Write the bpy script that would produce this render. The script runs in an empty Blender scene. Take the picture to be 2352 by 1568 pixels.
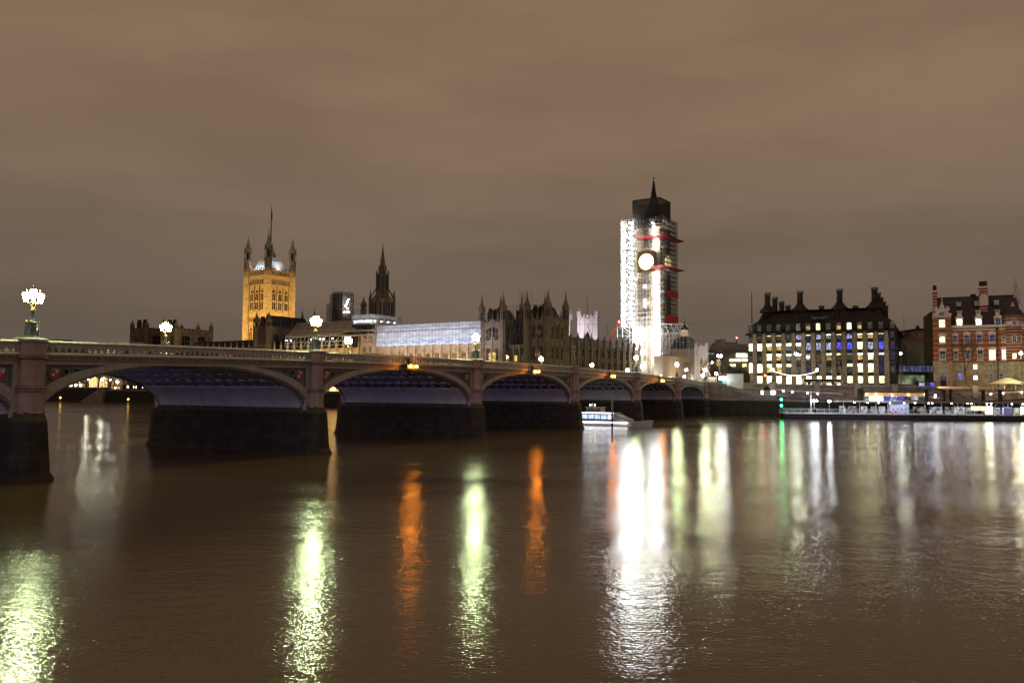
import bpy, math, random
from mathutils import Vector, Matrix
R = math.radians
sin, cos, pi = math.sin, math.cos, math.pi
random.seed(7)
sc = bpy.context.scene
COL = sc.collection
# ------------------------------------------------------------------ camera
F, PIT, ROLL, H = 1931.98, 0.0581, 0.0072, 7.516      # focal length in 2352-wide pixels, tilt, roll, eye height over the river
cam = bpy.data.cameras.new("camera"); cam.sensor_width = 36.0; cam.lens = F / 2352 * 36
cam.clip_start = 0.5; cam.clip_end = 6000
co = bpy.data.objects.new("camera", cam); COL.objects.link(co)
co.matrix_world = Matrix.Translation((0, 0, H)) @ Matrix.Rotation(pi / 2 + PIT, 4, 'X') @ Matrix.Rotation(ROLL, 4, 'Z')
sc.camera = co
# ------------------------------------------------------------------ night sky
w = bpy.data.worlds.new("World"); sc.world = w; w.use_nodes = True
nt = w.node_tree; nt.nodes.clear()
def N(tree, t, **kw):
    n = tree.nodes.new(t)
    for k, v in kw.items(): setattr(n, k, v)
    return n
def build_world():
    L = nt.links.new
    out = N(nt, 'ShaderNodeOutputWorld'); bg = N(nt, 'ShaderNodeBackground')
    tc = N(nt, 'ShaderNodeTexCoord'); sep = N(nt, 'ShaderNodeSeparateXYZ'); L(tc.outputs['Generated'], sep.inputs[0])
    rp = N(nt, 'ShaderNodeValToRGB'); L(sep.outputs['Z'], rp.inputs[0])
    e = rp.color_ramp.elements
    e[0].position = 0.0; e[0].color = (.136, .102, .079, 1)
    e[1].position = 1.0; e[1].color = (.145, .098, .06, 1)
    for p, c in ((.06, (.138, .103, .079, 1)), (.16, (.178, .128, .090, 1)), (.30, (.238, .158, .101, 1)), (.46, (.235, .154, .094, 1))):
        q = e.new(p); q.color = c
    mp = N(nt, 'ShaderNodeMapping'); mp.inputs['Scale'].default_value = (2.2, 2.2, 9.0); mp.inputs['Rotation'].default_value = (0.10, 0.12, 0)
    L(tc.outputs['Generated'], mp.inputs[0])
    nz = N(nt, 'ShaderNodeTexNoise'); nz.inputs['Scale'].default_value = 1.6; nz.inputs['Detail'].default_value = 5; nz.inputs['Roughness'].default_value = .5
    L(mp.outputs[0], nz.inputs[0])
    mr = N(nt, 'ShaderNodeMapRange'); mr.inputs[1].default_value = .3; mr.inputs[2].default_value = .72; mr.inputs[3].default_value = .86; mr.inputs[4].default_value = 1.11
    L(nz.outputs[0], mr.inputs[0])
    mul = N(nt, 'ShaderNodeVectorMath', operation='SCALE'); L(rp.outputs[0], mul.inputs[0]); L(mr.outputs[0], mul.inputs['Scale'])
    # city glow added to the unseen sky behind the camera to light the bridge front
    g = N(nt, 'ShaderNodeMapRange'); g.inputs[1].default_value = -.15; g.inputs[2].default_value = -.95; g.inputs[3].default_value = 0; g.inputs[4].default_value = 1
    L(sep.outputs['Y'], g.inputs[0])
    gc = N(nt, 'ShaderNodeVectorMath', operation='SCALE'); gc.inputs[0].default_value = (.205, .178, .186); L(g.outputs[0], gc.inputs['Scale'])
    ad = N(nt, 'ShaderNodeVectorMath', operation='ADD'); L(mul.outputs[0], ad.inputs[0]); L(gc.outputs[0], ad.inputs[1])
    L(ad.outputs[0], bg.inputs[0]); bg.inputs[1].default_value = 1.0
    L(bg.outputs[0], out.inputs[0])
build_world()
sc.view_settings.view_transform = 'Standard'; sc.view_settings.look = 'None'
sc.view_settings.exposure = 0.0; sc.view_settings.gamma = 1.0
sc.cycles.use_denoising = True; sc.cycles.filter_width = 1.5
sc.cycles.sample_clamp_indirect = 6.0
sc.cycles.max_bounces = 6; sc.cycles.diffuse_bounces = 2; sc.cycles.glossy_bounces = 3; sc.cycles.transparent_max_bounces = 24
sc.cycles.transmission_bounces = 2
sc.cycles.caustics_reflective = False; sc.cycles.caustics_refractive = False
# ------------------------------------------------------------------ pixel helpers (measuring the photograph, 2352 px wide)
def ray(x, y):
    dx, dy = x - 1176, 784 - y
    c, s = cos(ROLL), sin(ROLL)
    x0, y0 = c * dx - s * dy, s * dx + c * dy
    u = y0 / F
    return x0 / F, cos(PIT) - sin(PIT) * u, sin(PIT) + cos(PIT) * u
def pt(x, y, Y):
    a, b, c = ray(x, y); k = Y / b
    return Vector((a * k, Y, H + c * k))
class Frame:                              # origin, heading of local x; local y points away from the river
    def __init__(s, ox, oy, ang): s.ox, s.oy, s.a = ox, oy, ang
    def on(s, x, y, ly=0.0):              # where the sight line through a pixel meets the vertical plane local y = ly
        a, b, c = ray(x, y); ca, sa = cos(s.a), sin(s.a)
        ly0 = -sa * (-s.ox) + ca * (-s.oy); d = -sa * a + ca * b
        k = (ly - ly0) / d
        X, Y = a * k - s.ox, b * k - s.oy
        return ca * X + sa * Y, H + c * k
    def w(s, lx, ly, z=0): return Vector((s.ox + cos(s.a) * lx - sin(s.a) * ly, s.oy + sin(s.a) * lx + cos(s.a) * ly, z))
# ------------------------------------------------------------------ materials
MATS = {}
def mat(name, col, rough=.8, var=.25, scale=1.5, bump=0.0, metal=0.0, col2=None, stretch=(1, 1, 1), spec=.3):
    if name in MATS: return MATS[name]
    m = bpy.data.materials.new(name); m.use_nodes = True; t = m.node_tree; b = t.nodes['Principled BSDF']; L = t.links.new
    b.inputs['Roughness'].default_value = rough; b.inputs['Metallic'].default_value = metal
    b.inputs['Specular IOR Level'].default_value = spec
    tc = N(t, 'ShaderNodeTexCoord'); mp = N(t, 'ShaderNodeMapping'); mp.inputs['Scale'].default_value = stretch; L(tc.outputs['Object'], mp.inputs[0])
    nz = N(t, 'ShaderNodeTexNoise'); nz.inputs['Scale'].default_value = scale; nz.inputs['Detail'].default_value = 6; nz.inputs['Roughness'].default_value = .65
    L(mp.outputs[0], nz.inputs[0])
    mx = N(t, 'ShaderNodeMix', data_type='RGBA'); c2 = col2 or tuple(c * (1 - var * 1.6) for c in col)
    mr = N(t, 'ShaderNodeMapRange'); mr.inputs[1].default_value = .32; mr.inputs[2].default_value = .68; L(nz.outputs[0], mr.inputs[0])
    L(mr.outputs[0], mx.inputs[0]); mx.inputs[6].default_value = (*c2, 1); mx.inputs[7].default_value = (*[min(1, c * (1 + (var if not col2 else 0))) for c in col], 1)
    L(mx.outputs[2], b.inputs['Base Color'])
    if bump:
        bp = N(t, 'ShaderNodeBump'); bp.inputs['Strength'].default_value = .6; bp.inputs['Distance'].default_value = bump
        L(nz.outputs[0], bp.inputs['Height']); L(bp.outputs[0], b.inputs['Normal'])
    MATS[name] = m; return m
def emit(name, col, s):
    if name in MATS: return MATS[name]
    m = bpy.data.materials.new(name); m.use_nodes = True; t = m.node_tree; t.nodes.clear()
    o = N(t, 'ShaderNodeOutputMaterial'); e = N(t, 'ShaderNodeEmission'); e.inputs[0].default_value = (*col, 1); e.inputs[1].default_value = s
    t.links.new(e.outputs[0], o.inputs[0]); MATS[name] = m; return m
def room(name, col, s, scale=1.1, lo=.35):               # a lit room behind glass: uneven light
    if name in MATS: return MATS[name]
    m = bpy.data.materials.new(name); m.use_nodes = True; t = m.node_tree; t.nodes.clear(); L = t.links.new
    o = N(t, 'ShaderNodeOutputMaterial'); e = N(t, 'ShaderNodeEmission'); e.inputs[0].default_value = (*col, 1)
    g = N(t, 'ShaderNodeBsdfGlossy'); g.inputs['Roughness'].default_value = .08; g.inputs[0].default_value = (.06, .06, .06, 1)
    a = N(t, 'ShaderNodeAddShader')
    tc = N(t, 'ShaderNodeTexCoord'); nz = N(t, 'ShaderNodeTexNoise'); nz.inputs['Scale'].default_value = scale; nz.inputs['Detail'].default_value = 3
    L(tc.outputs['Object'], nz.inputs[0]); mr = N(t, 'ShaderNodeMapRange'); mr.inputs[1].default_value = .36; mr.inputs[2].default_value = .64
    mr.inputs[3].default_value = s * lo; mr.inputs[4].default_value = s * 1.25; L(nz.outputs[0], mr.inputs[0]); L(mr.outputs[0], e.inputs[1])
    L(e.outputs[0], a.inputs[0]); L(g.outputs[0], a.inputs[1]); L(a.outputs[0], o.inputs[0]); MATS[name] = m; return m
def sheet(name, col, alpha):                               # debris netting / plastic sheeting: lets some of what is behind through
    if name in MATS: return MATS[name]
    m = bpy.data.materials.new(name); m.use_nodes = True; t = m.node_tree; t.nodes.clear(); L = t.links.new
    o = N(t, 'ShaderNodeOutputMaterial'); d = N(t, 'ShaderNodeBsdfDiffuse'); tl = N(t, 'ShaderNodeBsdfTranslucent'); tr = N(t, 'ShaderNodeBsdfTransparent')
    tc = N(t, 'ShaderNodeTexCoord'); mp = N(t, 'ShaderNodeMapping'); mp.inputs['Scale'].default_value = (.5, .5, .9); L(tc.outputs['Object'], mp.inputs[0])
    nz = N(t, 'ShaderNodeTexNoise'); nz.inputs['Scale'].default_value = .9; nz.inputs['Detail'].default_value = 5; L(mp.outputs[0], nz.inputs[0])
    rp = N(t, 'ShaderNodeValToRGB'); rp.color_ramp.elements[0].position = .3; rp.color_ramp.elements[1].position = .7
    rp.color_ramp.elements[0].color = (*[c * .66 for c in col], 1); rp.color_ramp.elements[1].color = (*col, 1); L(nz.outputs[0], rp.inputs[0])
    L(rp.outputs[0], d.inputs[0]); L(rp.outputs[0], tl.inputs[0])
    a = N(t, 'ShaderNodeMixShader'); a.inputs[0].default_value = .4; L(d.outputs[0], a.inputs[1]); L(tl.outputs[0], a.inputs[2])
    b = N(t, 'ShaderNodeMixShader'); b.inputs[0].default_value = alpha; L(tr.outputs[0], b.inputs[1]); L(a.outputs[0], b.inputs[2])
    L(b.outputs[0], o.inputs[0]); MATS[name] = m; return m
def masonry(name, c1, c2, mortar, bw, bh, rough=.85, axis='xz'):
    if name in MATS: return MATS[name]
    m = bpy.data.materials.new(name); m.use_nodes = True; t = m.node_tree; b = t.nodes['Principled BSDF']; L = t.links.new
    b.inputs['Roughness'].default_value = rough; b.inputs['Specular IOR Level'].default_value = .25
    tc = N(t, 'ShaderNodeTexCoord'); s = N(t, 'ShaderNodeSeparateXYZ'); L(tc.outputs['Object'], s.inputs[0])
    ad = N(t, 'ShaderNodeMath', operation='ADD'); L(s.outputs['X'], ad.inputs[0]); L(s.outputs['Y'], ad.inputs[1])
    c = N(t, 'ShaderNodeCombineXYZ'); L(ad.outputs[0], c.inputs[0]); L(s.outputs['Z'], c.inputs[1])
    br = N(t, 'ShaderNodeTexBrick'); br.inputs['Scale'].default_value = 1; br.inputs['Brick Width'].default_value = bw; br.inputs['Row Height'].default_value = bh
    br.inputs['Mortar Size'].default_value = .035 * bh; br.inputs[1].default_value = (*c1, 1); br.inputs[2].default_value = (*c2, 1); br.inputs[3].default_value = (*mortar, 1)
    L(c.outputs[0], br.inputs[0])
    nz = N(t, 'ShaderNodeTexNoise'); nz.inputs['Scale'].default_value = .7; nz.inputs['Detail'].default_value = 6; L(tc.outputs['Object'], nz.inputs[0])
    mr = N(t, 'ShaderNodeMapRange'); mr.inputs[1].default_value = .3; mr.inputs[2].default_value = .7; mr.inputs[3].default_value = .6; mr.inputs[4].default_value = 1.2; L(nz.outputs[0], mr.inputs[0])
    sm = N(t, 'ShaderNodeVectorMath', operation='SCALE'); L(br.outputs[0], sm.inputs[0]); L(mr.outputs[0], sm.inputs['Scale']); L(sm.outputs[0], b.inputs['Base Color'])
    MATS[name] = m; return m
M_wet = masonry('weedy_stone', (.052, .042, .034), (.030, .027, .020), (.012, .012, .009), 1.5, .55, .6)
# ------------------------------------------------------------------ mesh builder
class MB:
    def __init__(s): s.v, s.f, s.m, s.sm = [], [], [], []
    def face(s, pts, mi=0, sm=False):
        i = len(s.v); s.v += [tuple(p) for p in pts]; s.f.append(tuple(range(i, i + len(pts)))); s.m.append(mi); s.sm.append(sm); return s
    def mesh(s, vs, fs, mi=0, sm=False):
        i = len(s.v); s.v += [tuple(p) for p in vs]
        for f in fs: s.f.append(tuple(i + k for k in f)); s.m.append(mi); s.sm.append(sm)
        return s
    def box(s, x0, x1, y0, y1, z0, z1, mi=0):
        v = [(x, y, z) for z in (z0, z1) for y in (y0, y1) for x in (x0, x1)]
        return s.mesh(v, [(0, 2, 3, 1), (4, 5, 7, 6), (0, 1, 5, 4), (2, 6, 7, 3), (0, 4, 6, 2), (1, 3, 7, 5)], mi)
    def loft(s, rings, mi=0, sm=False, cap=True):          # rings: lists of equal length, closed loops
        n = len(rings[0]); i = len(s.v)
        for r in rings: s.v += [tuple(p) for p in r]
        for k in range(len(rings) - 1):
            for j in range(n):
                a, b = i + k * n + j, i + k * n + (j + 1) % n
                s.f.append((a, b, b + n, a + n)); s.m.append(mi); s.sm.append(sm)
        if cap:
            s.f.append(tuple(reversed(range(i, i + n)))); s.m.append(mi); s.sm.append(False)
            e = i + (len(rings) - 1) * n; s.f.append(tuple(range(e, e + n))); s.m.append(mi); s.sm.append(False)
        return s
    def lathe(s, prof, cx=0, cy=0, z0=0, n=8, mi=0, sm=False, ph=None):
        ph = pi / n if ph is None else ph
        return s.loft([[(cx + r * cos(ph + 2 * pi * k / n), cy + r * sin(ph + 2 * pi * k / n), z0 + z) for k in range(n)] for r, z in prof], mi, sm)
    def tube(s, a, b, r0, r1=None, n=5, mi=0, sm=True, cap=False):
        a, b = Vector(a), Vector(b); r1 = r0 if r1 is None else r1; d = (b - a)
        if d.length < 1e-6: return s
        d.normalize(); u = d.cross(Vector((0, 0, 1)) if abs(d.z) < .9 else Vector((1, 0, 0))).normalized(); q = d.cross(u)
        return s.loft([[p + (u * cos(2 * pi * k / n) + q * sin(2 * pi * k / n)) * r for k in range(n)] for p, r in ((a, r0), (b, r1))], mi, sm, cap)
    def path(s, pts, rs, n=6, mi=0):
        for i in range(len(pts) - 1):
            s.tube(pts[i], pts[i + 1], rs[i], rs[i + 1], n, mi)
        return s
    def bar(s, a, b, w, mi=0): return s.tube(a, b, w * .7, None, 4, mi, False, True)
    def prism(s, poly, y0, y1, mi=0):                      # (x, z) outline given depth along y
        n = len(poly)
        s.face([(x, y0, z) for x, z in poly], mi); s.face([(x, y1, z) for x, z in reversed(poly)], mi)
        for k in range(n):
            (xa, za), (xb, zb) = poly[k], poly[(k + 1) % n]
            s.face([(xb, y0, zb), (xa, y0, za), (xa, y1, za), (xb, y1, zb)], mi)
        return s
    def ball(s, c, r, n=10, m=6, mi=0, sz=1.0):
        return s.loft([[(c[0] + r * sin(pi * j / m) * cos(2 * pi * k / n), c[1] + r * sin(pi * j / m) * sin(2 * pi * k / n), c[2] - r * sz * cos(pi * j / m)) for k in range(n)]
                       for j in [.02] + list(range(1, m)) + [m - .02]], mi, True)
    def xz(s, dx, dz=0, dy=0): s.v = [(x + dx, y + dy, z + dz) for x, y, z in s.v]; return s
    def build(s, name, mats, parent=None):
        me = bpy.data.meshes.new(name); me.from_pydata(s.v, [], s.f)
        for m in (mats if isinstance(mats, (list, tuple)) else [mats]): me.materials.append(m)
        me.polygons.foreach_set('material_index', s.m); me.polygons.foreach_set('use_smooth', s.sm); me.update()
        o = bpy.data.objects.new(name, me); COL.objects.link(o)
        if parent is not None: o.parent = parent
        return o
def tag(o, label=None, cat=None, group=None, kind=None):
    if label: o['label'] = label
    if cat: o['category'] = cat
    if group: o['group'] = group
    if kind: o['kind'] = kind
    return o
def thing(name, label, cat, loc=(0, 0, 0), rz=0, group=None):
    o = bpy.data.objects.new(name, None); COL.objects.link(o); o.location = loc; o.rotation_euler = (0, 0, rz); o.empty_display_size = .5
    return tag(o, label, cat, group)
def kids(o): return [c for c in bpy.data.objects if c.parent == o]
def copy_tree(o, parent=None):
    c = o.copy(); COL.objects.link(c); c.parent = parent
    for ch in kids(o): copy_tree(ch, c)
    return c
def light(name, kind, loc, target, energy, col, size=1, size_y=None, spot=60, blend=.5, parent=None):
    l = bpy.data.lights.new(name, kind); l.energy = energy; l.color = col
    if kind == 'AREA':
        l.size = size
        if size_y: l.shape = 'RECTANGLE'; l.size_y = size_y
    else: l.shadow_soft_size = size
    if kind == 'SPOT': l.spot_size = R(spot); l.spot_blend = blend
    o = bpy.data.objects.new(name, l); COL.objects.link(o); o.location = loc
    if target is not None: o.rotation_euler = (Vector(target) - Vector(loc)).to_track_quat('-Z', 'Y').to_euler()
    return o
# ------------------------------------------------------------------ shared materials
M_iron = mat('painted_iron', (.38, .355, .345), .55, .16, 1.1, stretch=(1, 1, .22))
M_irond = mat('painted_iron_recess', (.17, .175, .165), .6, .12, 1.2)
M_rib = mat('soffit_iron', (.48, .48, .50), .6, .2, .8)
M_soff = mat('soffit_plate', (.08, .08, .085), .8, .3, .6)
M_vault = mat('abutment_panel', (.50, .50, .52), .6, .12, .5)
M_gran = mat('pink_granite', (.40, .30, .29), .6, .22, .9, col2=(.27, .195, .19))
M_grand = mat('pink_granite_band', (.24, .165, .16), .6, .25, 1.2)
M_moss = mat('mossy_cap', (.10, .085, .05), .7, .4, 1.5, col2=(.04, .055, .015))
M_gold = mat('gilding', (.75, .55, .2), .35, .1, 2, metal=.7)
M_green = mat('lamp_green', (.16, .22, .21), .4, .15, 2)
M_black = mat('black_metal', (.02, .02, .022), .5, .2, 2)
M_dark = mat('dark_glass', (.012, .012, .015), .12, .2, 1, spec=.5)
M_stone = mat('palace_stone', (.40, .31, .20), .85, .18, .5, col2=(.22, .165, .10))
M_pst = mat('dark_palace_stone', (.225, .165, .11), .85, .25, .6, col2=(.10, .072, .048))
M_stoned = mat('sooty_stone', (.17, .125, .09), .85, .3, .5, col2=(.085, .062, .046))
M_lead = mat('lead_roof', (.036, .032, .031), .9, .3, .6, spec=.12)
M_tube = mat('scaffold_tube', (.55, .56, .58), .4, .15, 1, metal=.3)
M_board = mat('scaffold_board', (.25, .21, .17), .8, .3, 1)
E_globe = emit('lantern_glow', (.80, 1.0, .50), 420)
E_warm = emit('lamp_warm', (1, .85, .6), 60)
E_white = emit('lamp_white', (.95, 1, .97), 130)
E_orange = emit('lamp_orange', (1, .28, .015), 200)
E_red = emit('lamp_red', (1, .03, .02), 60)
E_green = emit('lamp_green_light', (.02, 1, .25), 36)
E_tail = emit('tail_glow', (1, .06, .03), 14)
E_head = emit('head_glow', (1, .85, .6), 30)
# ------------------------------------------------------------------ river
def build_river():
    m = bpy.data.materials.new('river_water'); m.use_nodes = True; t = m.node_tree; b = t.nodes['Principled BSDF']; L = t.links.new
    b.inputs['Base Color'].default_value = (.128, .083, .030, 1); b.inputs['IOR'].default_value = 1.33
    b.inputs['Specular IOR Level'].default_value = .5
    tc = N(t, 'ShaderNodeTexCoord')
    def nz(sc_, det, ro=.5, st=(.7, 1.0, 1), rot=0):
        mp = N(t, 'ShaderNodeMapping'); L(tc.outputs['Object'], mp.inputs[0]); mp.inputs['Scale'].default_value = st; mp.inputs['Rotation'].default_value = (0, 0, rot)
        n = N(t, 'ShaderNodeTexNoise'); n.inputs['Scale'].default_value = sc_; n.inputs['Detail'].default_value = det; n.inputs['Roughness'].default_value = ro; L(mp.outputs[0], n.inputs[0]); return n
    # patches of calmer and rougher water drawn out along the current
    pr = N(t, 'ShaderNodeMapRange'); pr.inputs[1].default_value = .35; pr.inputs[2].default_value = .65; pr.inputs[3].default_value = .085; pr.inputs[4].default_value = .165
    L(nz(.05, 4, .55, (.35, 1.6, 1), .35).outputs[0], pr.inputs[0]); L(pr.outputs[0], b.inputs['Roughness'])
    pa = N(t, 'ShaderNodeMapRange'); pa.inputs[1].default_value = .3; pa.inputs[2].default_value = .7; pa.inputs[3].default_value = .4; pa.inputs[4].default_value = 1.35
    L(nz(.07, 3, .5, (.4, 1.5, 1), .2).outputs[0], pa.inputs[0])
    b1 = N(t, 'ShaderNodeBump'); b1.inputs['Distance'].default_value = .019; L(pa.outputs[0], b1.inputs['Strength'])
    b2 = N(t, 'ShaderNodeBump'); b2.inputs['Distance'].default_value = .022; b2.inputs['Strength'].default_value = 1
    b3 = N(t, 'ShaderNodeBump'); b3.inputs['Distance'].default_value = .13; b3.inputs['Strength'].default_value = 1
    L(nz(6.5, 2, .55).outputs[0], b1.inputs['Height']); L(nz(1.3, 2, .5, (.6, 1, 1), .3).outputs[0], b2.inputs['Height']); L(nz(.06, 2).outputs[0], b3.inputs['Height'])
    L(b3.outputs[0], b2.inputs['Normal']); L(b2.outputs[0], b1.inputs['Normal']); L(b1.outputs[0], b.inputs['Normal'])
    o = MB().face([(-1500, -200, 0), (1500, -200, 0), (1500, 1500, 0), (-1500, 1500, 0)]).build('water', m)
    tag(o, kind='structure')
build_river()
# ------------------------------------------------------------------ bridge
BA = .4752
BF = Frame(-39.23, 68.53, pi / 2 - BA)
PIERS = [-33.0, 0, 34.8, 73.1, 112.9, 151.2, 186.0, 216.8]
BW = 25.3
def zp(t): return 12.38 - (t - 95) ** 2 * 1.15e-4
ZS = 5.35
def quatrefoil(mb, cx, cz, r, y, mi):
    for k in range(4):
        a = pi / 2 * k; ox, oz = cx + cos(a) * r * .5, cz + sin(a) * r * .5
        mb.face([(ox + r * .45 * cos(q * pi / 5), y, oz + r * .45 * sin(q * pi / 5)) for q in range(10)], mi)
    mb.face([(cx - r * .4, y - .004, cz - r * .4), (cx + r * .4, y - .004, cz - r * .4), (cx + r * .4, y - .004, cz + r * .4), (cx - r * .4, y - .004, cz + r * .4)], mi)
def ring(mb, cx, cz, r, wd, y0, y1, mi=0, n=20):
    rr = [(r - wd, y1), (r - wd, y0), (r, y0), (r, y1)]
    for k in range(n):
        a, b = 2 * pi * k / n, 2 * pi * (k + 1) / n
        for (ra, ya), (rb, yb) in zip(rr, rr[1:]):
            mb.face([(cx + ra * cos(a), ya, cz + ra * sin(a)), (cx + ra * cos(b), ya, cz + ra * sin(b)), (cx + rb * cos(b), yb, cz + rb * sin(b)), (cx + rb * cos(a), yb, cz + rb * sin(a))], mi)
M_shr = mat('shield_red', (.50, .07, .05), .45, .1, 2); M_shb = mat('shield_blue_white', (.55, .56, .72), .45, .1, 2)
M_dent = mat('dentil_ochre', (.30, .15, .06), .6, .2, 2)
def shield_mesh(cx, cz, s, y):
    mb = MB()
    o = [(-.5, .55), (-.2, .48), (0, .55), (.2, .48), (.5, .55), (.44, .1), (.46, -.25), (.22, -.5), (0, -.68), (-.22, -.5), (-.46, -.25), (-.44, .1)]
    mb.prism([(cx + x * s, cz + z * s) for x, z in o], y - .12, y, 0)
    mb.box(cx - .40 * s, cx - .03 * s, y - .14, y - .12, cz - .28 * s, cz + .02 * s, 1); mb.box(cx + .03 * s, cx + .40 * s, y - .14, y - .12, cz + .08 * s, cz + .40 * s, 1)
    mb.box(cx - .44 * s, cx + .44 * s, y - .145, y - .12, cz + .44 * s, cz + .50 * s, 1)
    return mb
def build_bridge():
    br = thing('road_bridge', 'long grey iron arch bridge with pink granite piers crossing the river', 'bridge', (BF.ox, BF.oy, 0), BF.a)
    T0, T1 = PIERS[0] - 8, PIERS[-1] + 1
    ts = [T0 + (T1 - T0) * k / 60 for k in range(61)]
    d = MB()
    d.loft([[(t, .35, zp(t) - 1.75), (t, BW - .35, zp(t) - 1.75), (t, BW - .35, zp(t) - 1.15), (t, .35, zp(t) - 1.15)] for t in ts])
    d.build('deck', mat('asphalt', (.05, .05, .05), .8, .2, 2), br)
    for i in range(len(PIERS) - 1):
        p0, p1 = PIERS[i], PIERS[i + 1]; c = (p0 + p1) / 2; a = (p1 - p0) / 2 - 1.32; zc = zp(c) - 2.05; b = zc - ZS
        th = [pi - pi * k / 40 for k in range(41)]
        I = [(c + a * cos(q), ZS + b * sin(q)) for q in th]
        def off(q, e):
            nx, nz = cos(q) / a, sin(q) / b; l = math.hypot(nx, nz)
            return (c + a * cos(q) + nx / l * e, ZS + b * sin(q) + nz / l * e)
        for side, ys in (('near', 1), ('far', -1)):
            Y = lambda v: v if ys == 1 else BW - v
            mb = MB()
            lay = [(0.0, .55), (.10, .55), (.10, .32), (.24, .26), (.24, .12), (.36, .07), (.36, -.05)]      # (offset from the opening, y) moulded edge
            prof = [(.0, .9), (.0, .34), (.13, .34), (.13, .22), (.26, .22), (.26, .0)]
            for k in range(40):
                for (e0, y0), (e1, y1) in zip(prof, prof[1:]):
                    A0, A1, B0, B1 = off(th[k], e0), off(th[k + 1], e0), off(th[k], e1), off(th[k + 1], e1)
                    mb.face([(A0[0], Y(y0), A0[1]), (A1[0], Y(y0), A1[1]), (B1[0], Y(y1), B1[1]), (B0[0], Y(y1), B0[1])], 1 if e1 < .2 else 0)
                e1 = lambda q: .62 + .55 * abs(cos(q)) ** 2
                A0, A1, B0, B1 = off(th[k], .26), off(th[k + 1], .26), off(th[k], e1(th[k])), off(th[k + 1], e1(th[k + 1]))
                mb.face([(A0[0], Y(0), A0[1]), (A1[0], Y(0), A1[1]), (B1[0], Y(0), B1[1]), (B0[0], Y(0), B0[1])])
                mb.face([(B0[0], Y(0), B0[1]), (B1[0], Y(0), B1[1]), (B1[0], Y(.5), B1[1]), (B0[0], Y(.5), B0[1])])
                if k % 8 == 4:
                    n0, n1 = off(th[k], .28), off(th[k], e1(th[k]) - .01)
                    mb.tube((n0[0], Y(-.002), n0[1]), (n1[0], Y(-.002), n1[1]), .02, None, 4, 1)
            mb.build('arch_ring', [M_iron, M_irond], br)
            # fascia beam between arch and cornice
            mb = MB(); tt = [p0 + 1.0 + (p1 - p0 - 2.0) * k / 10 for k in range(11)]
            mb.loft([[(t, Y(.02), zp(t) - 2.0), (t, Y(.6), zp(t) - 2.0), (t, Y(.6), zp(t) - 1.52), (t, Y(.02), zp(t) - 1.52)] for t in tt])
            for s in (-1, 1):
                x0 = p0 + .98 if s == -1 else p1 - 1.36
                mb.box(x0, x0 + .38, min(Y(.01), Y(.5)), max(Y(.01), Y(.5)), ZS - .3, zp(x0) - 2.0 - .002)
                mb.box(x0 + (.38 if s == -1 else -.12), x0 + (.50 if s == -1 else 0), min(Y(.14), Y(.5)), max(Y(.14), Y(.5)), ZS + 2.3, zp(x0) - 2.0 - .003, 1)
            mb.build('fascia_beam', [M_iron, M_irond], br)
            for s in (-1, 1):
                mb = MB(); px = p0 + 1.4 if s == -1 else p1 - 1.4
                pts = []
                for k in range(0, 19):
                    q = th[k] if s == -1 else pi - th[k]
                    e = off(q, .5 + .4 * abs(cos(q)) ** 2); pts.append(e)
                pts = [e for e in pts if e[1] < zp(e[0]) - 1.98]
                for (xa, za), (xb, zb) in zip(pts, pts[1:]):
                    mb.face([(xa, Y(.32), za), (xb, Y(.32), zb), (xb, Y(.32), zp(xb) - 1.95), (xa, Y(.32), zp(xa) - 1.95)])
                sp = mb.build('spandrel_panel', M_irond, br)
                if ys == 1:
                    hgt = zp(px) - 2.05 - (ZS + b * .32); r = .68 * min(1, hgt / 3.2)
                    cx = px - s * (r + .32); cz = zp(px) - 2.2 - r
                    def roundel(x, z, rr, wd_, q):
                        rm = MB(); ring(rm, x, z, rr, wd_, .12, .34)
                        if q: quatrefoil(rm, x, z, q, .30, 1)
                        return rm.build('roundel', [M_irond, M_black], sp)
                    roundel(cx, cz, r, .13, r * .86)
                    cx2 = cx - s * (r + .62 * r + .12); r2 = r * .62; cz2 = zp(px) - 2.2 - r2 * 1.05
                    roundel(cx2, cz2, r2, .11, r2 * .8)
                    cx3 = cx2 - s * (r2 + .42 * r2 + .16); r3 = r2 * .42
                    roundel(cx3, zp(px) - 2.2 - r3 * 1.1, r3, .08, 0)
                    rm = MB(); rm.face([(cx3 - s * r3, .30, zp(px) - 2.2 - r3 * .6), (cx3 - s * (r3 + 1.4), .30, zp(px) - 2.3 - r3 * .2), (cx3 - s * (r3 + .2), .30, zp(px) - 2.25 - r3 * 1.7)], 0)
                    rm.build('pierced_opening', M_black, sp)
                    roundel(px - s * .62, cz - r - .62, .34, .08, .24)
                    shield_mesh(cx, cz + .03, r * 1.35, .26).build('shield', [M_shr, M_shb], sp)
        # vault: plate, ribs, smooth springing panels
        mb = MB()
        zsm = ZS + 2.35
        qs = math.asin(min(.95, (zsm - ZS) / b))
        for s in (0, 1):
            m1 = MB()
            lo = [k * qs / 8 for k in range(9)]
            P = [(c + (1 if s else -1) * a * cos(q), ZS + b * sin(q)) for q in lo]
            for (xa, za), (xb, zb) in zip(P, P[1:]):
                m1.face([(xa, .6, za), (xb, .6, zb), (xb, BW - .6, zb), (xa, BW - .6, za)], 0, True)
            xe, ze = P[-1]
            m1.box(min(xe, xe + (1 if s else -1) * .1), max(xe, xe + (1 if s else -1) * .1), .6, BW - .6, ze - .05, ze + .12, 0)
            m1.build('springing_panel', M_vault, br)
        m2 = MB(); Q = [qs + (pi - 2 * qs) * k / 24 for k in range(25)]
        O = [off(q, .42) for q in Q]; J = [off(q, .0) for q in Q]
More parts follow.
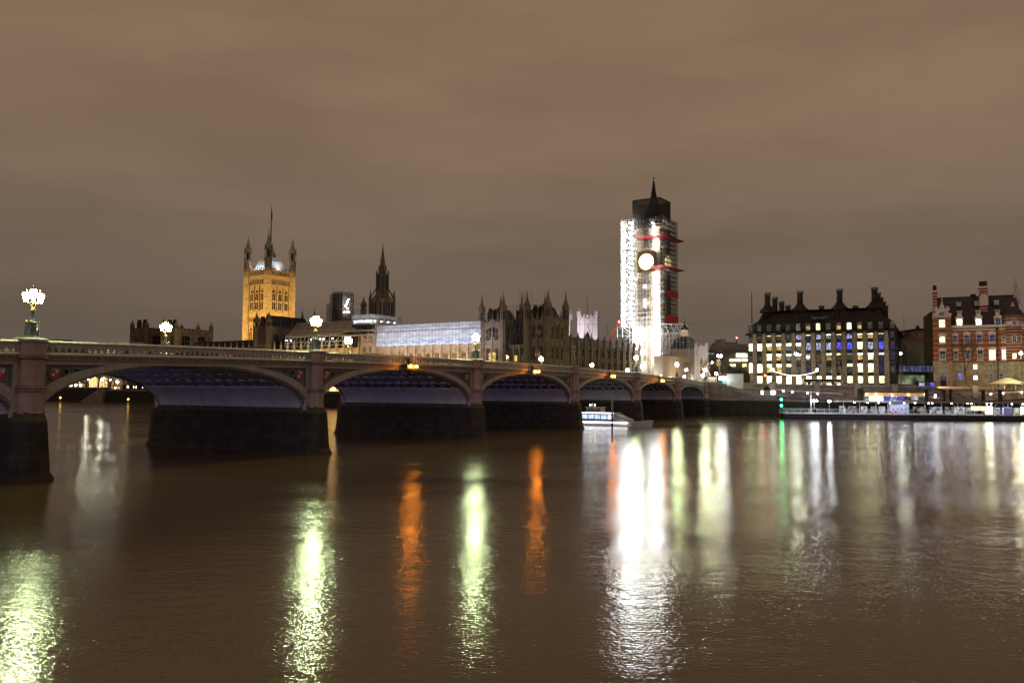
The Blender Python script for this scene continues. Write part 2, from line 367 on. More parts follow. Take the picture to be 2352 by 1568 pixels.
        for (xa, za), (xb, zb) in zip(O, O[1:]):
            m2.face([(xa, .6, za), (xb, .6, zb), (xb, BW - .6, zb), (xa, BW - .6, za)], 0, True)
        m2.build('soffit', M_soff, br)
        m3 = MB()
        for r_ in range(1, 15):
            y = r_ * BW / 15
            for k in range(24):
                m3.face([(J[k][0], y - .11, J[k][1]), (J[k + 1][0], y - .11, J[k + 1][1]), (J[k + 1][0], y + .11, J[k + 1][1]), (J[k][0], y + .11, J[k][1])])
                for yy in (y - .05, y + .05):
                    m3.face([(J[k][0], yy, J[k][1]), (J[k + 1][0], yy, J[k + 1][1]), (O[k + 1][0], yy, O[k + 1][1]), (O[k][0], yy, O[k][1])])
        for k in range(2, 24, 3):
            x, z = off(Q[k], .2); m3.box(x - .06, x + .06, .6, BW - .6, z - .1, z + .16)
        m3.build('rib', M_rib, br)
        # parapets
        for side in (0, 1):
            mb = MB(); x0, x1 = p0 + 1.12, p1 - 1.12; n = max(1, int((x1 - x0) / .62)); wd = (x1 - x0) / n
            yb = -.18 if side == 0 else BW + .18
            A, B = sorted((yb, yb + (.16 if side == 0 else -.16)))
            for k in range(n):
                t = x0 + (k + .5) * wd; z = zp(t) - 1.2; h = wd / 2
                if k % 1 == 0:
                    l = [(t - h, z + .18), (t - h, z + .98), (t, z + .98), (t, z + .74), (t - h * .72, z + .34), (t - h * .72, z + .26), (t - h * .3, z + .26), (t - h * .3, z + .18)]
                    mb.prism(l, A, B); mb.prism([(2 * t - x, zz) for x, zz in reversed(l)], A, B)
                    mb.box(t - h * .3, t + h * .3, A, B, z + .18, z + .27)
                mb.box(t - .11, t + .11, *sorted((yb + (.02 if side == 0 else -.02), yb + (.4 if side == 0 else -.4))), z - .30, z - .14, 1)
            tt = [x0 + (x1 - x0) * k / 10 for k in range(11)]
            sg = 1 if side == 0 else -1
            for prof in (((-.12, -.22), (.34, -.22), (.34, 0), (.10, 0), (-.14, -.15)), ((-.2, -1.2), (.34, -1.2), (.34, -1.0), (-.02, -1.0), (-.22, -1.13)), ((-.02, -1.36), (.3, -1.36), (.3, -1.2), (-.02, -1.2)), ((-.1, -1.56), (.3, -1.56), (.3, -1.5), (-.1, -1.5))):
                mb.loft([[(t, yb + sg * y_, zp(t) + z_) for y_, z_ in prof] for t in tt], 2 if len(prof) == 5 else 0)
            mb.build('parapet', [M_iron, M_dent, mat('lamplit_rail_iron', (.62, .62, .52), .5, .08, 1)], br)  # lamplight on the rails put into a paler copy of the iron paint
    for p in PIERS:
        pm = MB()
        plan = [(-1.36, -.1), (-.75, -1.35), (.75, -1.35), (1.36, -.1), (1.36, BW + .1), (.75, BW + 1.35), (-.75, BW + 1.35), (-1.36, BW + .1)]
        def rg(sx, ex, z): return [(p + x * sx, (y - ex if y < 5 else y + ex), z) for x, y in plan]
        pm.loft([rg(1.6, 1.0, -1.5), rg(1.42, .62, .1), rg(1.24, .32, .7), rg(1.10, .15, 3.0), rg(1.02, .03, 4.5), rg(1.0, 0, 4.75)])
        pm.loft([rg(1.0, 0, 4.75), [(p + x * .93, (-.95 if y < 5 else BW + .95) if abs(y) > 1 and not 1 < y < BW + 1 else y, 5.5) for x, y in plan]], 1)
        for k in range(13):
            for s in (-1, 1): pm.box(p + s * 1.32 - .12, p + s * 1.32 + .12, 1.2 + k * 1.95, 1.55 + k * 1.95, 5.3, 5.62, 2)
        po = pm.build('pier', [M_wet, M_moss, M_vault], br)
        for yc in (0.0, BW):
            sh = MB(); zt = zp(p)
            sh.lathe([(1.22, 0), (1.22, .08), (1.16, .14), (1.16, 1.75)], p, yc, ZS + .02, 8)
            sh.lathe([(1.25, 0), (1.28, .1), (1.2, .22), (1.28, .32), (1.22, .46), (1.12, .6)], p, yc, ZS + 1.75, 8, 1)
            sh.lathe([(1.06, 0), (1.06, zt - 1.6 - ZS - 2.35)], p, yc, ZS + 2.35, 8)
            sh.lathe([(1.1, 0), (1.3, .12), (1.3, .3), (1.2, .42)], p, yc, zt - 1.62, 8, 1)
            sh.lathe([(1.18, 0), (1.18, 1.02)], p, yc, zt - 1.2, 8)
            sh.lathe([(1.36, 0), (1.36, .1), (1.22, .13), (1.22, .17), (1.34, .2), (1.1, .34)], p, yc, zt - .18, 8, 0)
            sh.build('turret_shaft', [M_gran, M_grand], po)
        core = MB(); core.box(p - 1.3, p + 1.3, .7, BW - .7, 5.5, zp(p) - 1.8); core.build('pier_core', M_iron, po)
build_bridge()
# purple lights tucked inside each arch behind the pier noses, shining on the next springing panel
for i in range(len(PIERS) - 1):
    p0, p1 = PIERS[i], PIERS[i + 1]
    e = (700, 900, 1100, 900, 330, 420, 300)[i]
    light('arch_light', 'AREA', BF.w(p0 + 2.4, 4.5, 5.75), BF.w(p1, 9, 6.2), e * .75, (.40, .34, .95), .5, 6)
    light('arch_light', 'AREA', BF.w(p0 + 2.4, 17, 5.75), BF.w(p1, 18, 6.2), e * .55, (.55, .55, .76), .5, 6)
# ------------------------------------------------------------------ bridge lamps
def lantern(parent, x, z, glass, rot=0):
    g = MB(); g.lathe([(.13, .06), (.25, .56), (.28, .66), (.22, .78)], x, 0, z, 8, 0)
    o = g.build('lantern', glass, parent)
    c = MB(); c.lathe([(.17, 0), (.19, .03), (.14, .065)], x, 0, z, 8, 0); c.lathe([(.24, .78), (.15, .88), (.07, .92), (.05, 1.0), (.09, 1.04), (.06, 1.1), (.01, 1.22)], x, 0, z, 8, 0)
    for k in range(8):
        a = pi / 8 + k * pi / 4
        c.tube((x + .135 * cos(a), .135 * sin(a), z + .06), (x + .285 * cos(a), .285 * sin(a), z + .66), .012, None, 4, 0)
    c.build('lantern_cap', M_gold, o)
def make_lamp(label, glass):
    t = thing('street_lamp', label, 'street lamp', group='lamps along the bridge parapets')
    b = MB(); b.lathe([(.62, 0), (.62, .1), (.5, .18), (.48, .5), (.42, .56), (.38, 1.15), (.44, 1.2), (.44, 1.28), (.2, 1.38)], 0, 0, 0, 8)
    for k in range(4):
        a = pi / 4 + k * pi / 2; b.tube((.5 * cos(a), .5 * sin(a), .1), (.44 * cos(a), .44 * sin(a), 1.25), .07, .06, 6, 0); b.ball((.44 * cos(a), .44 * sin(a), 1.36), .1, 8, 5, 1)
    b.build('pedestal', [M_green, M_gold], t)
    c = MB(); c.lathe([(.15, 1.3), (.13, 2.2)], n=10); c.build('column', M_green, t)
    q = MB(); q.lathe([(.14, 2.18), (.25, 2.22), (.25, 2.36), (.16, 2.4), (.13, 2.6), (.2, 2.75)], n=10); q.build('collar', M_gold, t)
    for s in (-1, 1):
        m = MB(); P = [(0, 0, 2.45), (s * .14, 0, 2.72), (s * .34, 0, 2.84), (s * .62, 0, 2.86)]; m.path(P, [.06, .055, .05, .05], 6)
        m.path([(0, 0, 3.15), (s * .1, 0, 2.98), (s * .3, 0, 2.86)], [.05, .04, .03], 6); m.build('arm', M_gold, t)
        lantern(t, s * .62, 2.88, glass)
    m = MB(); m.tube((0, 0, 2.6), (0, 0, 3.2), .07, .05, 8); m.lathe([(.1, 3.14), (.12, 3.18), (.08, 3.2)], n=8); m.build('stem', M_gold, t)
    lantern(t, 0, 3.2, glass)
    return t
lamp0 = make_lamp('', E_globe); lampD = make_lamp('', mat('unlit_lantern_glass', (.25, .27, .2), .2, .1, 2))
near_labels = [(1, 'tall lit triple lantern on the nearest pier at the left end of the bridge', lamp0), (2, 'lit triple lantern in front of the grey sheeted palace roof, on the second pier', None),
               (3, 'lit triple lantern on the pier at the right end of the white sheeting', None), (4, 'unlit triple lantern on the pier right of the gothic pavilion', lampD),
               (5, 'triple lantern on the pier in front of the base of the scaffolded clock tower', None), (6, 'triple lantern on the pier in front of the plain beige hoarding', None),
               (7, 'triple lantern at the far bank where the bridge meets the steps', None)]
far_labels = [(2, 'glaring triple lantern on the far parapet in front of the small south pavilion'), (3, 'lit triple lantern low on the far parapet, in front of the palace river front'),
              (5, 'lit triple lantern on the far parapet, below the red lit pavilion window'), (6, 'glaring lantern on the far parapet before the long north front of the palace'),
              (7, 'small lit lantern on the far parapet at the foot of the steel gantry')]
for i, lb, src in near_labels:
    o = src if src else copy_tree(lamp0)
    p = PIERS[i]; o.location = BF.w(p, -.05, zp(p) + .14); o.rotation_euler.z = BF.a; o['label'] = lb
for i, lb in far_labels:
    o = copy_tree(lamp0); p = PIERS[i]; o.location = BF.w(p, BW, zp(p) + .14); o.rotation_euler.z = BF.a; o['label'] = lb
# ------------------------------------------------------------------ orange navigation lights under the parapet at the arch crowns
def make_nav(label):
    t = thing('navigation_light', label, 'navigation light', group='orange navigation lights at the arch crowns')
    m = MB(); m.box(-.8, .8, -.78, .08, .34, .38); m.box(-1.0, 1.0, -.46, -.42, -.3, .34); m.box(-.05, .05, .0, .3, .36, 1.1); m.build('bracket_and_spill_plate', M_black, t)  # includes a back plate added to keep the orange spill off the fascia
    for s in (-1, 1):
        l = MB(); m_ = l.ball((s * .70, -.75, .08), .19, 10, 6); l.build('lamp', E_orange, t)
    return t
nav = [('pair of orange lights on the arch below the white sheeting', 2), ('pair of orange lights on the arch below the gothic north pavilion', 3),
       ('pair of orange lights on the arch that the boat comes through', 4), ('pair of orange lights below the glaring red lamp on the parapet', 5)]
n0 = None
for lb, i in nav:
    c = (PIERS[i] + PIERS[i + 1]) / 2 + (.0 if i != 2 else -.3)
    o = n0 = make_nav(lb) if n0 is None else copy_tree(n0)
    o['label'] = lb; o.location = BF.w(c, -.6, zp(c) - 1.55); o.rotation_euler.z = BF.a
# ------------------------------------------------------------------ cars on the bridge
def make_car(label, paint):
    t = thing('car', label, 'car', group='cars crossing the bridge')
    b = MB()
    prof = [(-2.1, .3), (-2.15, .75), (-1.95, .95), (-1.35, 1.0), (-1.0, 1.42), (.45, 1.45), (1.05, 1.0), (1.9, .85), (2.12, .65), (2.1, .3)]
    b.prism(prof, -.85, .85); b.build('body', paint, t)
    g = MB()
    for y in (-.86, .855): g.prism([(-1.2, 1.0), (-.92, 1.36), (.4, 1.38), (.9, 1.0)], y, y + .01)
    g.build('side_window', M_dark, t)
    for x in (-1.3, 1.35):
        for y in (-.8, .8):
            wm = MB(); n = 14
            wm.loft([[(x + .33 * cos(2 * pi * k / n), y + e, .33 + .33 * sin(2 * pi * k / n)) for k in range(n)] for e in (-.1, .1)]); wm.build('wheel', M_black, t)
    for y in (-.6, .6):
        l = MB(); l.box(-2.2, -2.1, y - .2, y + .2, .68, .85); l.build('tail_light', E_tail, t)
        l = MB(); l.box(2.08, 2.16, y - .2, y + .2, .6, .74); l.build('headlight', E_head, t)
    return t
cols = [('black', (.02, .02, .022)), ('silver', (.4, .4, .42)), ('dark red', (.2, .02, .02)), ('white', (.6, .6, .6)), ('dark blue', (.03, .05, .12))]
c0 = {}
cars = [(5.5, 0, 'behind the parapet just past the nearest pier', 0), (13, 1, 'behind the parapet above the left half of the nearest arch', 0), (21, 0, 'behind the parapet over the crown of the nearest arch', 0),
        (29, 2, 'behind the parapet short of the second pier', 0), (40, 3, 'behind the parapet just past the second pier', 0), (51, 0, 'behind the parapet over the crown of the second arch', 0),
        (80, 4, 'behind the parapet just past the third pier', 0), (-6, 1, 'behind the parapet left of the nearest pier', 0)]
for t_, ci, where, dirn in cars:
    nm, cc = cols[ci]
    if ci not in c0: c0[ci] = o = make_car('', mat('car_paint_' + nm.replace(' ', '_'), cc, .25, .05, 1, spec=.5))
    else: o = copy_tree(c0[ci])
    o['label'] = '%s car %s' % (nm, where)
    o.location = BF.w(t_, 4.2, zp(t_) - 1.145); o.rotation_euler.z = BF.a
# ------------------------------------------------------------------ ground and embankment walls
PA = R(34.0)                                                # the palace is turned a little against the bridge
PF = Frame(*pt(1258, 895, 300).xy, -PA)                      # near corner of the north pavilion; x runs north along the river, y inland
EF = Frame(59.5, 262.0, -.171)                               # embankment north of the bridge
HF = Frame(*pt(1717, 880, 291).xy, -(pi / 2 - 1.0956))        # street front of the dark office block (set below)
HF.a = -R(27.2)
def zemb(x): return 10.55 - 1.15 * min(1, max(0, x / 90))      # embankment parapet falls away from the bridge
def build_ground():
    P = [PF.w(-330, -11), PF.w(-258, -11), PF.w(-258, 2), PF.w(1, 2), PF.w(11, -11), BF.w(224, BW + 2), EF.w(8, 6), EF.w(140, 6), EF.w(400, 6)]
    far = [EF.w(400, 900), PF.w(-100, 900), PF.w(-900, 600)]
    v = [(p.x, p.y, 8.6) for p in P + far]
    g = MB(); g.face(v, 0)
    tag(g.build('ground', mat('paved_ground', (.10, .09, .08), .85, .25, .4)), kind='structure')
build_ground()
tag(MB().face([PF.w(-258, -11.2, 5.95), PF.w(11, -11.2, 5.95), PF.w(11, 3, 5.95), PF.w(-258, 3, 5.95)]).build('terrace', mat('paved_ground', (.10, .09, .08))), kind='structure')
M_gwall = masonry('granite_wall', (.27, .20, .185), (.20, .15, .14), (.09, .07, .065), 1.7, .62)
M_wwall = masonry('weedy_wall', (.034, .030, .021), (.024, .024, .015), (.012, .012, .009), 1.7, .62)
M_cope = mat('wall_coping', (.36, .30, .27), .8, .2, 1)
def build_embankment():
    # stepped wing wall beside the bridge end
    t = thing('stair_wall', 'purplish granite wall with a stepped coping going down from the bridge end', 'wall', (EF.ox, EF.oy, 0), EF.a)
    top = []
    for x, y in ((1626, 877), (1656, 877.5), (1669, 884), (1680, 886), (1698, 893), (1712, 896), (1731, 904), (1741, 905.5), (1802, 906)):
        lx, z = EF.on(x, y); top.append((lx, z))
    x0, x1 = top[0][0], top[-1][0]
    zl = 5.0
    m = MB(); m.prism([(x0, zl)] + [(x1, zl)] + [(a, b - .35) for a, b in reversed(top)], .0, 1.0); m.build('wall_face', M_gwall, t)
    m = MB()
    for (a, b), (c, d) in zip(top, top[1:]):
        m.prism([(a, b - .36), (c, d - .36), (c, d), (a, b)], -.16, 1.12)
        m.prism([(a, b - .95), (c, d - .95), (c, d - .75), (a, b - .75)], -.1, .0)
    m.build('coping', M_cope, t)
    m = MB(); m.box(x0 - 2, x1 + 2, -.35, 1.0, -1.5, zl - .25); m.box(x0 - 2, x1 + .1, -.42, 1, zl - .25, zl + .02, 1); m.build('wet_footing', [M_wwall, M_moss], t)
    r = MB(); y0 = 1.8
    lx0, z0 = EF.on(1676, 881, y0); lx1, z1 = EF.on(1710, 895, y0)
    for k in range(8):
        f = k / 7; x, z = lx0 + (lx1 - lx0) * f, z0 + (z1 - z0) * f; r.bar((x, y0, z - 1.0), (x, y0, z), .05)
    for q in (0, .5): r.bar((lx0, y0, z0 - q), (lx1, y0, z1 - q), .05)
    r.build('handrail', M_tube, t)
    # high river wall with parapet and piers
    e = thing('embankment_wall', 'long dark granite embankment wall with block piers along its parapet', 'wall', (EF.ox, EF.oy, 0), EF.a)
    X0, X1 = EF.on(1711, 878, 6)[0], 132
    xs = [X0 + (X1 - X0) * k / 24 for k in range(25)]
    m = MB()
    m.loft([[(x, 6, 4.6), (x, 8, 4.6), (x, 7.4, zemb(x) - 1.6), (x, 6.5, zemb(x) - 1.6)] for x in xs])
    m.build('wall_face', M_gwall, e)
    m = MB(); m.loft([[(x, 6.6, zemb(x) - 1.6), (x, 7.3, zemb(x) - 1.6), (x, 7.3, zemb(x) - .3), (x, 6.6, zemb(x) - .3)] for x in xs])
    m.loft([[(x, 6.3, zemb(x) - 1.75), (x, 7.5, zemb(x) - 1.75), (x, 7.5, zemb(x) - 1.5), (x, 6.3, zemb(x) - 1.5)] for x in xs], 1)
    m.loft([[(x, 6.4, zemb(x) - .3), (x, 7.5, zemb(x) - .3), (x, 7.5, zemb(x)), (x, 6.4, zemb(x))] for x in xs], 1)
    m.build('parapet', [M_gwall, M_cope], e)
    m = MB(); m.box(x1 - 0.1, X1, 2.0, 6.2, -1.5, 4.62); m.box(x1, X1, 1.8, 2.6, 4.62, 5.3, 1); m.build('wet_footing', [M_wwall, M_gwall], e)
    for px in (1774, 1877, 1968, 2056, 2240, 2344):
        lx, z = EF.on(px, 878, 6.2); m = MB(); zz = zemb(lx)
        m.box(lx - .75, lx + .75, 5.9, 7.6, zz - 3.2, zz + .25); m.box(lx - .9, lx + .9, 5.75, 7.75, zz + .25, zz + .5); m.build('wall_pier', M_cope, e)
    for px in (2011, 2068):
        lx, z = EF.on(px, 898, 6.0); m = MB()
        m.face([(lx + 2.4 * cos(q * pi / 10), 5.97, 6.6 + 1.3 * sin(q * pi / 10)) for q in range(11)]); m.build('arched_opening', M_black, e)
    # palace river wall
    pw = thing('river_terrace_wall', 'dark palace river wall seen through the arches of the bridge', 'wall', (PF.ox, PF.oy, 0), PF.a)
    m = MB(); m.box(-258, 11, -12, -10, -1.5, 5.9); m.build('wet_face', M_wwall, pw)
    m = MB(); m.box(-258, 11, -12.15, -11.3, 5.9, 6.75); m.build('parapet', M_gwall, pw)
    pw = thing('garden_river_wall', 'low dark mossy river wall below the garden trees beyond the palace', 'wall', (PF.ox, PF.oy, 0), PF.a)
    m = MB(); m.box(-420, -258, -11.8, -10, -1.5, 6.9); m.build('wet_face', M_wwall, pw)
    m = MB(); m.box(-420, -258, -11.9, -11.2, 6.9, 7.7)
    m.prism([(-262, -1.2), (-258.2, 7.5), (-262, 7.5), (-285, -1.2)], -13.6, -11.95); m.build('parapet', M_gwall, pw)
build_embankment()
# ------------------------------------------------------------------ windows
M_frame = mat('window_frame', (.05, .045, .04), .5, .1, 2)
M_wframe = mat('white_window_frame', (.6, .57, .55), .5, .1, 2)
W_white = room('room_white', (1, .97, .52), 10); W_cream = room('room_cream', (1, .90, .40), 3.6); W_amber = room('room_amber', (1, .66, .20), 1.0)
W_dim = room('room_dim', (.75, .68, .50), .10, 1.5, .15); W_grey = room('room_grey', (.8, .82, .75), .36, 1.5, .1); W_blue = room('room_blue', (.10, .12, 1), 1.3, 1.6, .12)
W_bdim = room('room_blue_dim', (.16, .17, .75), .10, 1.2, .3); W_mix = room('room_white_blue', (.62, .70, 1), .9, 2.0, .05); W_red = room('room_red', (1, .12, .10), .12, .9, .0)
W_dark = M_dark
KIND = {'W': (W_white, W_white), 'F': (W_white, W_cream), 'A': (W_white, W_amber), 'C': (W_cream, W_cream), 'G': (W_white, W_grey), 'g': (W_grey, W_dim), 'd': (W_dim, W_dim), 'D': (W_dark, W_dim),
        'B': (W_blue, W_blue), 'b': (W_bdim, W_bdim), 'M': (W_mix, W_mix), 'm': (W_cream, W_bdim), 'Y': (W_cream, W_dim), 'y': (W_dim, W_amber), 'R': (W_red, W_bdim), 'X': (W_grey, W_grey), 'O': (W_amber, W_amber)}
def window(parent, x0, x1, z0, z1, y, kind, nm=4, arch=True, frame=None, split=.6, fd=.18):
    up, lo = KIND[kind]; m = MB(); h = z1 - z0; zs = z0 + h * split; w_ = x1 - x0; r = .13 * w_ if arch else 0
    m.face([(x0, y, z0), (x1, y, z0), (x1, y, zs), (x0, y, zs)], 1)
    top = [(x0, y, zs), (x1, y, zs), (x1, y, z1 - r)]
    if arch: top += [(x0 + w_ * (.5 + .35 * cos(q)), y, z1 - r + r * sin(q)) for q in (.5, 1.2, pi / 2, pi - 1.2, pi - .5)]
    top += [(x0, y, z1 - r)]
    m.face(top, 2)
    f = fd * .5
    m.box(x0 - f, x0 + .02, y - .12, y + .02, z0 - f, z1 + f, 0); m.box(x1 - .02, x1 + f, y - .12, y + .02, z0 - f, z1 + f, 0)
    m.box(x0 + .02, x1 - .02, y - .12, y + .02, z1, z1 + f, 0); m.box(x0 + .02, x1 - .02, y - .12, y + .02, z0 - f, z0, 0)
    m.box(x0 + .02, x1 - .02, y - .10, y - .02, zs - .05, zs + .05, 0)
    for k in range(1, nm):
        x = x0 + w_ * k / nm; m.box(x - .025, x + .025, y - .08, y - .02, z0, zs - .05, 0)
    if nm % 2 == 0 and not arch: m.box(x0 + w_ / 2 - .03, x0 + w_ / 2 + .03, y - .08, y - .02, zs + .05, z1, 0)
    return m.build('window', [frame or M_frame, lo, up], parent)
# ------------------------------------------------------------------ dark office block with chimneys
M_bronze = mat('dark_bronze_roof', (.036, .028, .026), .65, .25, .5, spec=.12)
M_phst = mat('pale_stone_pier', (.27, .20, .155), .8, .15, .8)
M_phdk = mat('bronze_cladding', (.035, .03, .028), .5, .2, .8)
M_collar = mat('chimney_collar', (.10, .09, .085), .5, .2, 2)
def build_office():
    c2 = lambda x, y, ly=0: HF.on(1699.7 + x * .1709, 643.1 + y * .1709, ly)
    t = thing('office_block', 'dark bronze roofed office block with tall round chimneys and rows of lit windows', 'office block', (HF.ox, HF.oy, 0), HF.a)
    piers = [195, 322, 452, 582, 715, 848, 983, 1119, 1258, 1397, 1541, 1680, 1824, 1968]
    px = [c2(p, 860)[0] for p in piers]; bay = (px[-1] - px[0]) / 13
    xl, xr = px[0] - bay * .95, px[-1] + bay * .95
    rows = [(1373, 1285), (1240, 1115), (1080, 975), (945, 850), (805, 722), (685, 600)]
    zr = [(c2(395, a)[1], c2(395, b)[1]) for a, b in rows]
    g0 = 8.6; ze = c2(395, 712)[1]; zrid = c2(1200, 408, 9)[1]; D = 78
    ch = 3.2
    plan = lambda i, z: [(xl + ch + i * .4, i, z), (xr - ch - i * .4, i, z), (xr - i, ch + i * .4, z), (xr - i, D - i, z), (xl + i, D - i, z), (xl + i, ch + i * .4, z)]
    m = MB(); m.loft([plan(.75, g0), plan(.75, ze)]); m.build('wall', M_phdk, t)
    za = c2(395, 588)[1]
    m = MB(); m.loft([plan(-.5, ze), plan(-.1, ze + .45), plan(.6, ze + .5), plan(1.2, za), plan(8.5, zrid), plan(9.3, zrid + .3)])
    m.loft([plan(-.9, ze - .25), plan(-.9, ze)]); m.build('roof', M_bronze, t)
    cx = [c2(x, 410, 9)[0] for x in (370, 808, 1340, 1812)]
    # sloping roof ribs gathering at each chimney
    for c in cx:
        for k, p in enumerate(px):
            if abs(p - c) < bay * 2.3:
                r = MB(); top = Vector((c + (p - c) * .2, 8.3, zrid + .1)); bot = Vector((p, .5, ze + .6))
                r.loft([[(q.x - ww, q.y + .4, q.z - .2), (q.x + ww, q.y + .4, q.z - .2), (q.x + ww, q.y - .45, q.z + .35), (q.x - ww, q.y - .45, q.z + .35)] for q, ww in ((bot, .55), (top, .45))])
                r.build('roof_rib', M_phdk, t)
    xm = c2(1065, 500, 4)[0]
    r = MB(); r.loft([[(xm + s * w_, y, z) for s, w_, y, z in ((-1, 1.6, 2.0, za + 1.2), (1, 1.6, 2.0, za + 1.2), (1, 3.6, 6.3, zrid - 2.2), (-1, 3.6, 6.3, zrid - 2.2))],
                      [(xm + s * w_, y - .35, z + .2) for s, w_, y, z in ((-1, 1.6, 2.0, za + 1.2), (1, 1.6, 2.0, za + 1.2), (1, 3.6, 6.3, zrid - 2.2), (-1, 3.6, 6.3, zrid - 2.2))]])
    r.build('skylight', room('room_skylight', (.6, .55, .45), .06, 1, .3), t)
    def chimney(x, y, zt, bell):
        m = MB(); rr = .98
        if bell: m.lathe([(2.75, 0), (2.75, .7), (2.55, .95), (1.9, 1.55), (1.62, 1.75), (1.62, 2.15), (1.5, 2.3), (rr, 2.75)], x, y, zrid - .1, 16)
        m.lathe([(rr, 0), (rr, zt - zrid - (2.4 if bell else -.4) - .2)], x, y, zrid + (2.4 if bell else -.4), 14, 0, True)
        for k in range(1, 4): m.lathe([(rr + .04, 0), (rr + .04, .07)], x, y, zt - .4 - k * .95, 14, 1)
        m.lathe([(rr, -.2), (1.17, 0), (1.17, .72), (1.0, .76), (1.0, .5)], x, y, zt - .72, 16, 1)
        o = m.build('chimney', [M_bronze, M_collar], t)
        v = MB()
        for k in range(14):
            if k % 3 == 0: continue
            a = 2 * pi * k / 14; v.box(-.11, .11, 1.18, 1.21, -.05, .2)
            n_ = len(v.v) - 8
            for j in range(n_, n_ + 8):
                X, Y_, Z = v.v[j]; v.v[j] = (x + X * cos(a) - Y_ * sin(a), y + X * sin(a) + Y_ * cos(a), zt - .5 + Z)
        v.build('vent_slot', mat('vent_pale', (.45, .42, .40), .6, .1, 2), o)
    tops = [172, 150, 123, 100]
    for c, yy, cp in zip(cx, tops, (370, 808, 1340, 1812)): chimney(c, 9, c2(cp, yy, 9)[1], True)
    zb = c2(370, 172, 9)[1]
    for k in range(1, 5):
        for xx in (cx[0], cx[3]): chimney(xx, 9 + k * 14.6, zb - .1 * k, False)
    for xx, cp in ((cx[1], 1077), (cx[2], 1532)): chimney(xx, 67, c2(cp, 345, 67)[1], False)
    # stone piers with a dark boss at every floor
    for i, p in enumerate(px):
        m = MB(); zt = zr[4][1] + .3; wd = .62
        m.loft([[(p - wd * k, -.05, z), (p + wd * k, -.05, z), (p + wd * k, .74, z), (p - wd * k, .74, z)] for z, k in ((g0, 1.3), (zr[1][0], 1.15), (zt, .82))])
        for zf in [z[0] - .75 for z in zr[1:5]]:
            m.box(p - .75, p + .75, -.16, .74, zf - .42, zf + .42, 0); m.lathe([(.22, 0), (.22, .06)], 0, 0, 0, 8, 1)
            n_ = len(m.v) - 16
            for j in range(n_, n_ + 16):
                X, Y_, Z = m.v[j]; m.v[j] = (p + X, -.165 - Z, zf + Y_)
        m.build('stone_pier', [M_phst, M_black], t)
    tab = ['ddddXyCdyCydd', 'DYYgMmMGYMAAm', 'WAAGGMMMBBFMB', 'DFAGGgDAYgAFm', 'WAAYDbbDDYFFb']
    for r_, row in enumerate(reversed(tab)):
        za_, zb_ = zr[r_ + 1]
        for i, k in enumerate(row):
            x0, x1 = px[i] + bay * .26, px[i + 1] - bay * .26
            if r_ == 4: x0 += .15; x1 -= .15
            window(t, x0, x1, za_, zb_, .68 if r_ < 4 else .35, k, 5, True)
            if r_ == 4:
                m = MB(); m.box(x0 - .35, x1 + .35, .5, 3.2, za_ - .3, zb_ + .35); m.build('attic_bay', M_phdk, t)
    for r_ in range(5):                                     # end bays on the rounded corners
        za_, zb_ = zr[r_ + 1]
        for xx, ks in ((px[0] - bay * .62, 'WDWDd'), (px[-1] + bay * .36, 'DbRRd')):
            window(t, xx, xx + bay * .36, za_, zb_, .68 if r_ < 4 else .35, ks[r_], 2, True)
    # ground floor arcade
    for i, k in enumerate('CCCWWWWWWDDDD'):
        x0, x1 = px[i] + .85, px[i + 1] - .85; z1 = zr[0][1]
        window(t, x0, x1, g0 + .05, z1 + .25, .68, {'C': 'F', 'W': 'W', 'D': 'Y'}[k], 3, True, split=.45)
    for r_ in range(1, 6):
        z = zr[r_][0] - .75 - (0 if r_ < 5 else .3); m = MB(); m.box(xl + ch, xr - ch, .55, .8, z - .55, z + .45); m.build('floor_band', M_phdk, t)
    # right flank windows
    for k in range(6):
        y0 = ch + 2 + k * 7
        for r_ in range(1, 5):
            za_, zb_ = zr[r_]
            m = MB(); m.face([(xr - .70, y0, za_), (xr - .70, y0 + 2.2, za_), (xr - .70, y0 + 2.2, zb_), (xr - .70, y0, zb_)])
            m.build('side_window', [W_bdim, W_red, W_dark][(k + r_) % 3], t)
        m = MB(); m.box(xr - .72, xr - .2, y0 + 3.6, y0 + 4.8, g0, ze); m.build('stone_pier', M_phdk, t)
    return t
build_office()
def flagpole(label, x, y0, y1, Y, r=.12, ball=True):
    a, b = pt(x, y0, Y), pt(x, y1, Y)
    t = thing('flagpole', label, 'flagpole', a)
    m = MB(); m.tube((0, 0, 0), (0, 0, b.z - a.z), r, r * .6, 6); m.build('pole', M_black, t)
    if ball: m = MB(); m.ball((0, 0, b.z - a.z + .1), r * 1.6, 8, 5); m.build('finial', M_gold, t)
flagpole('thin dark flagpole at the left end of the chimneyed office roof', 1727, 742, 672, 296, .2)
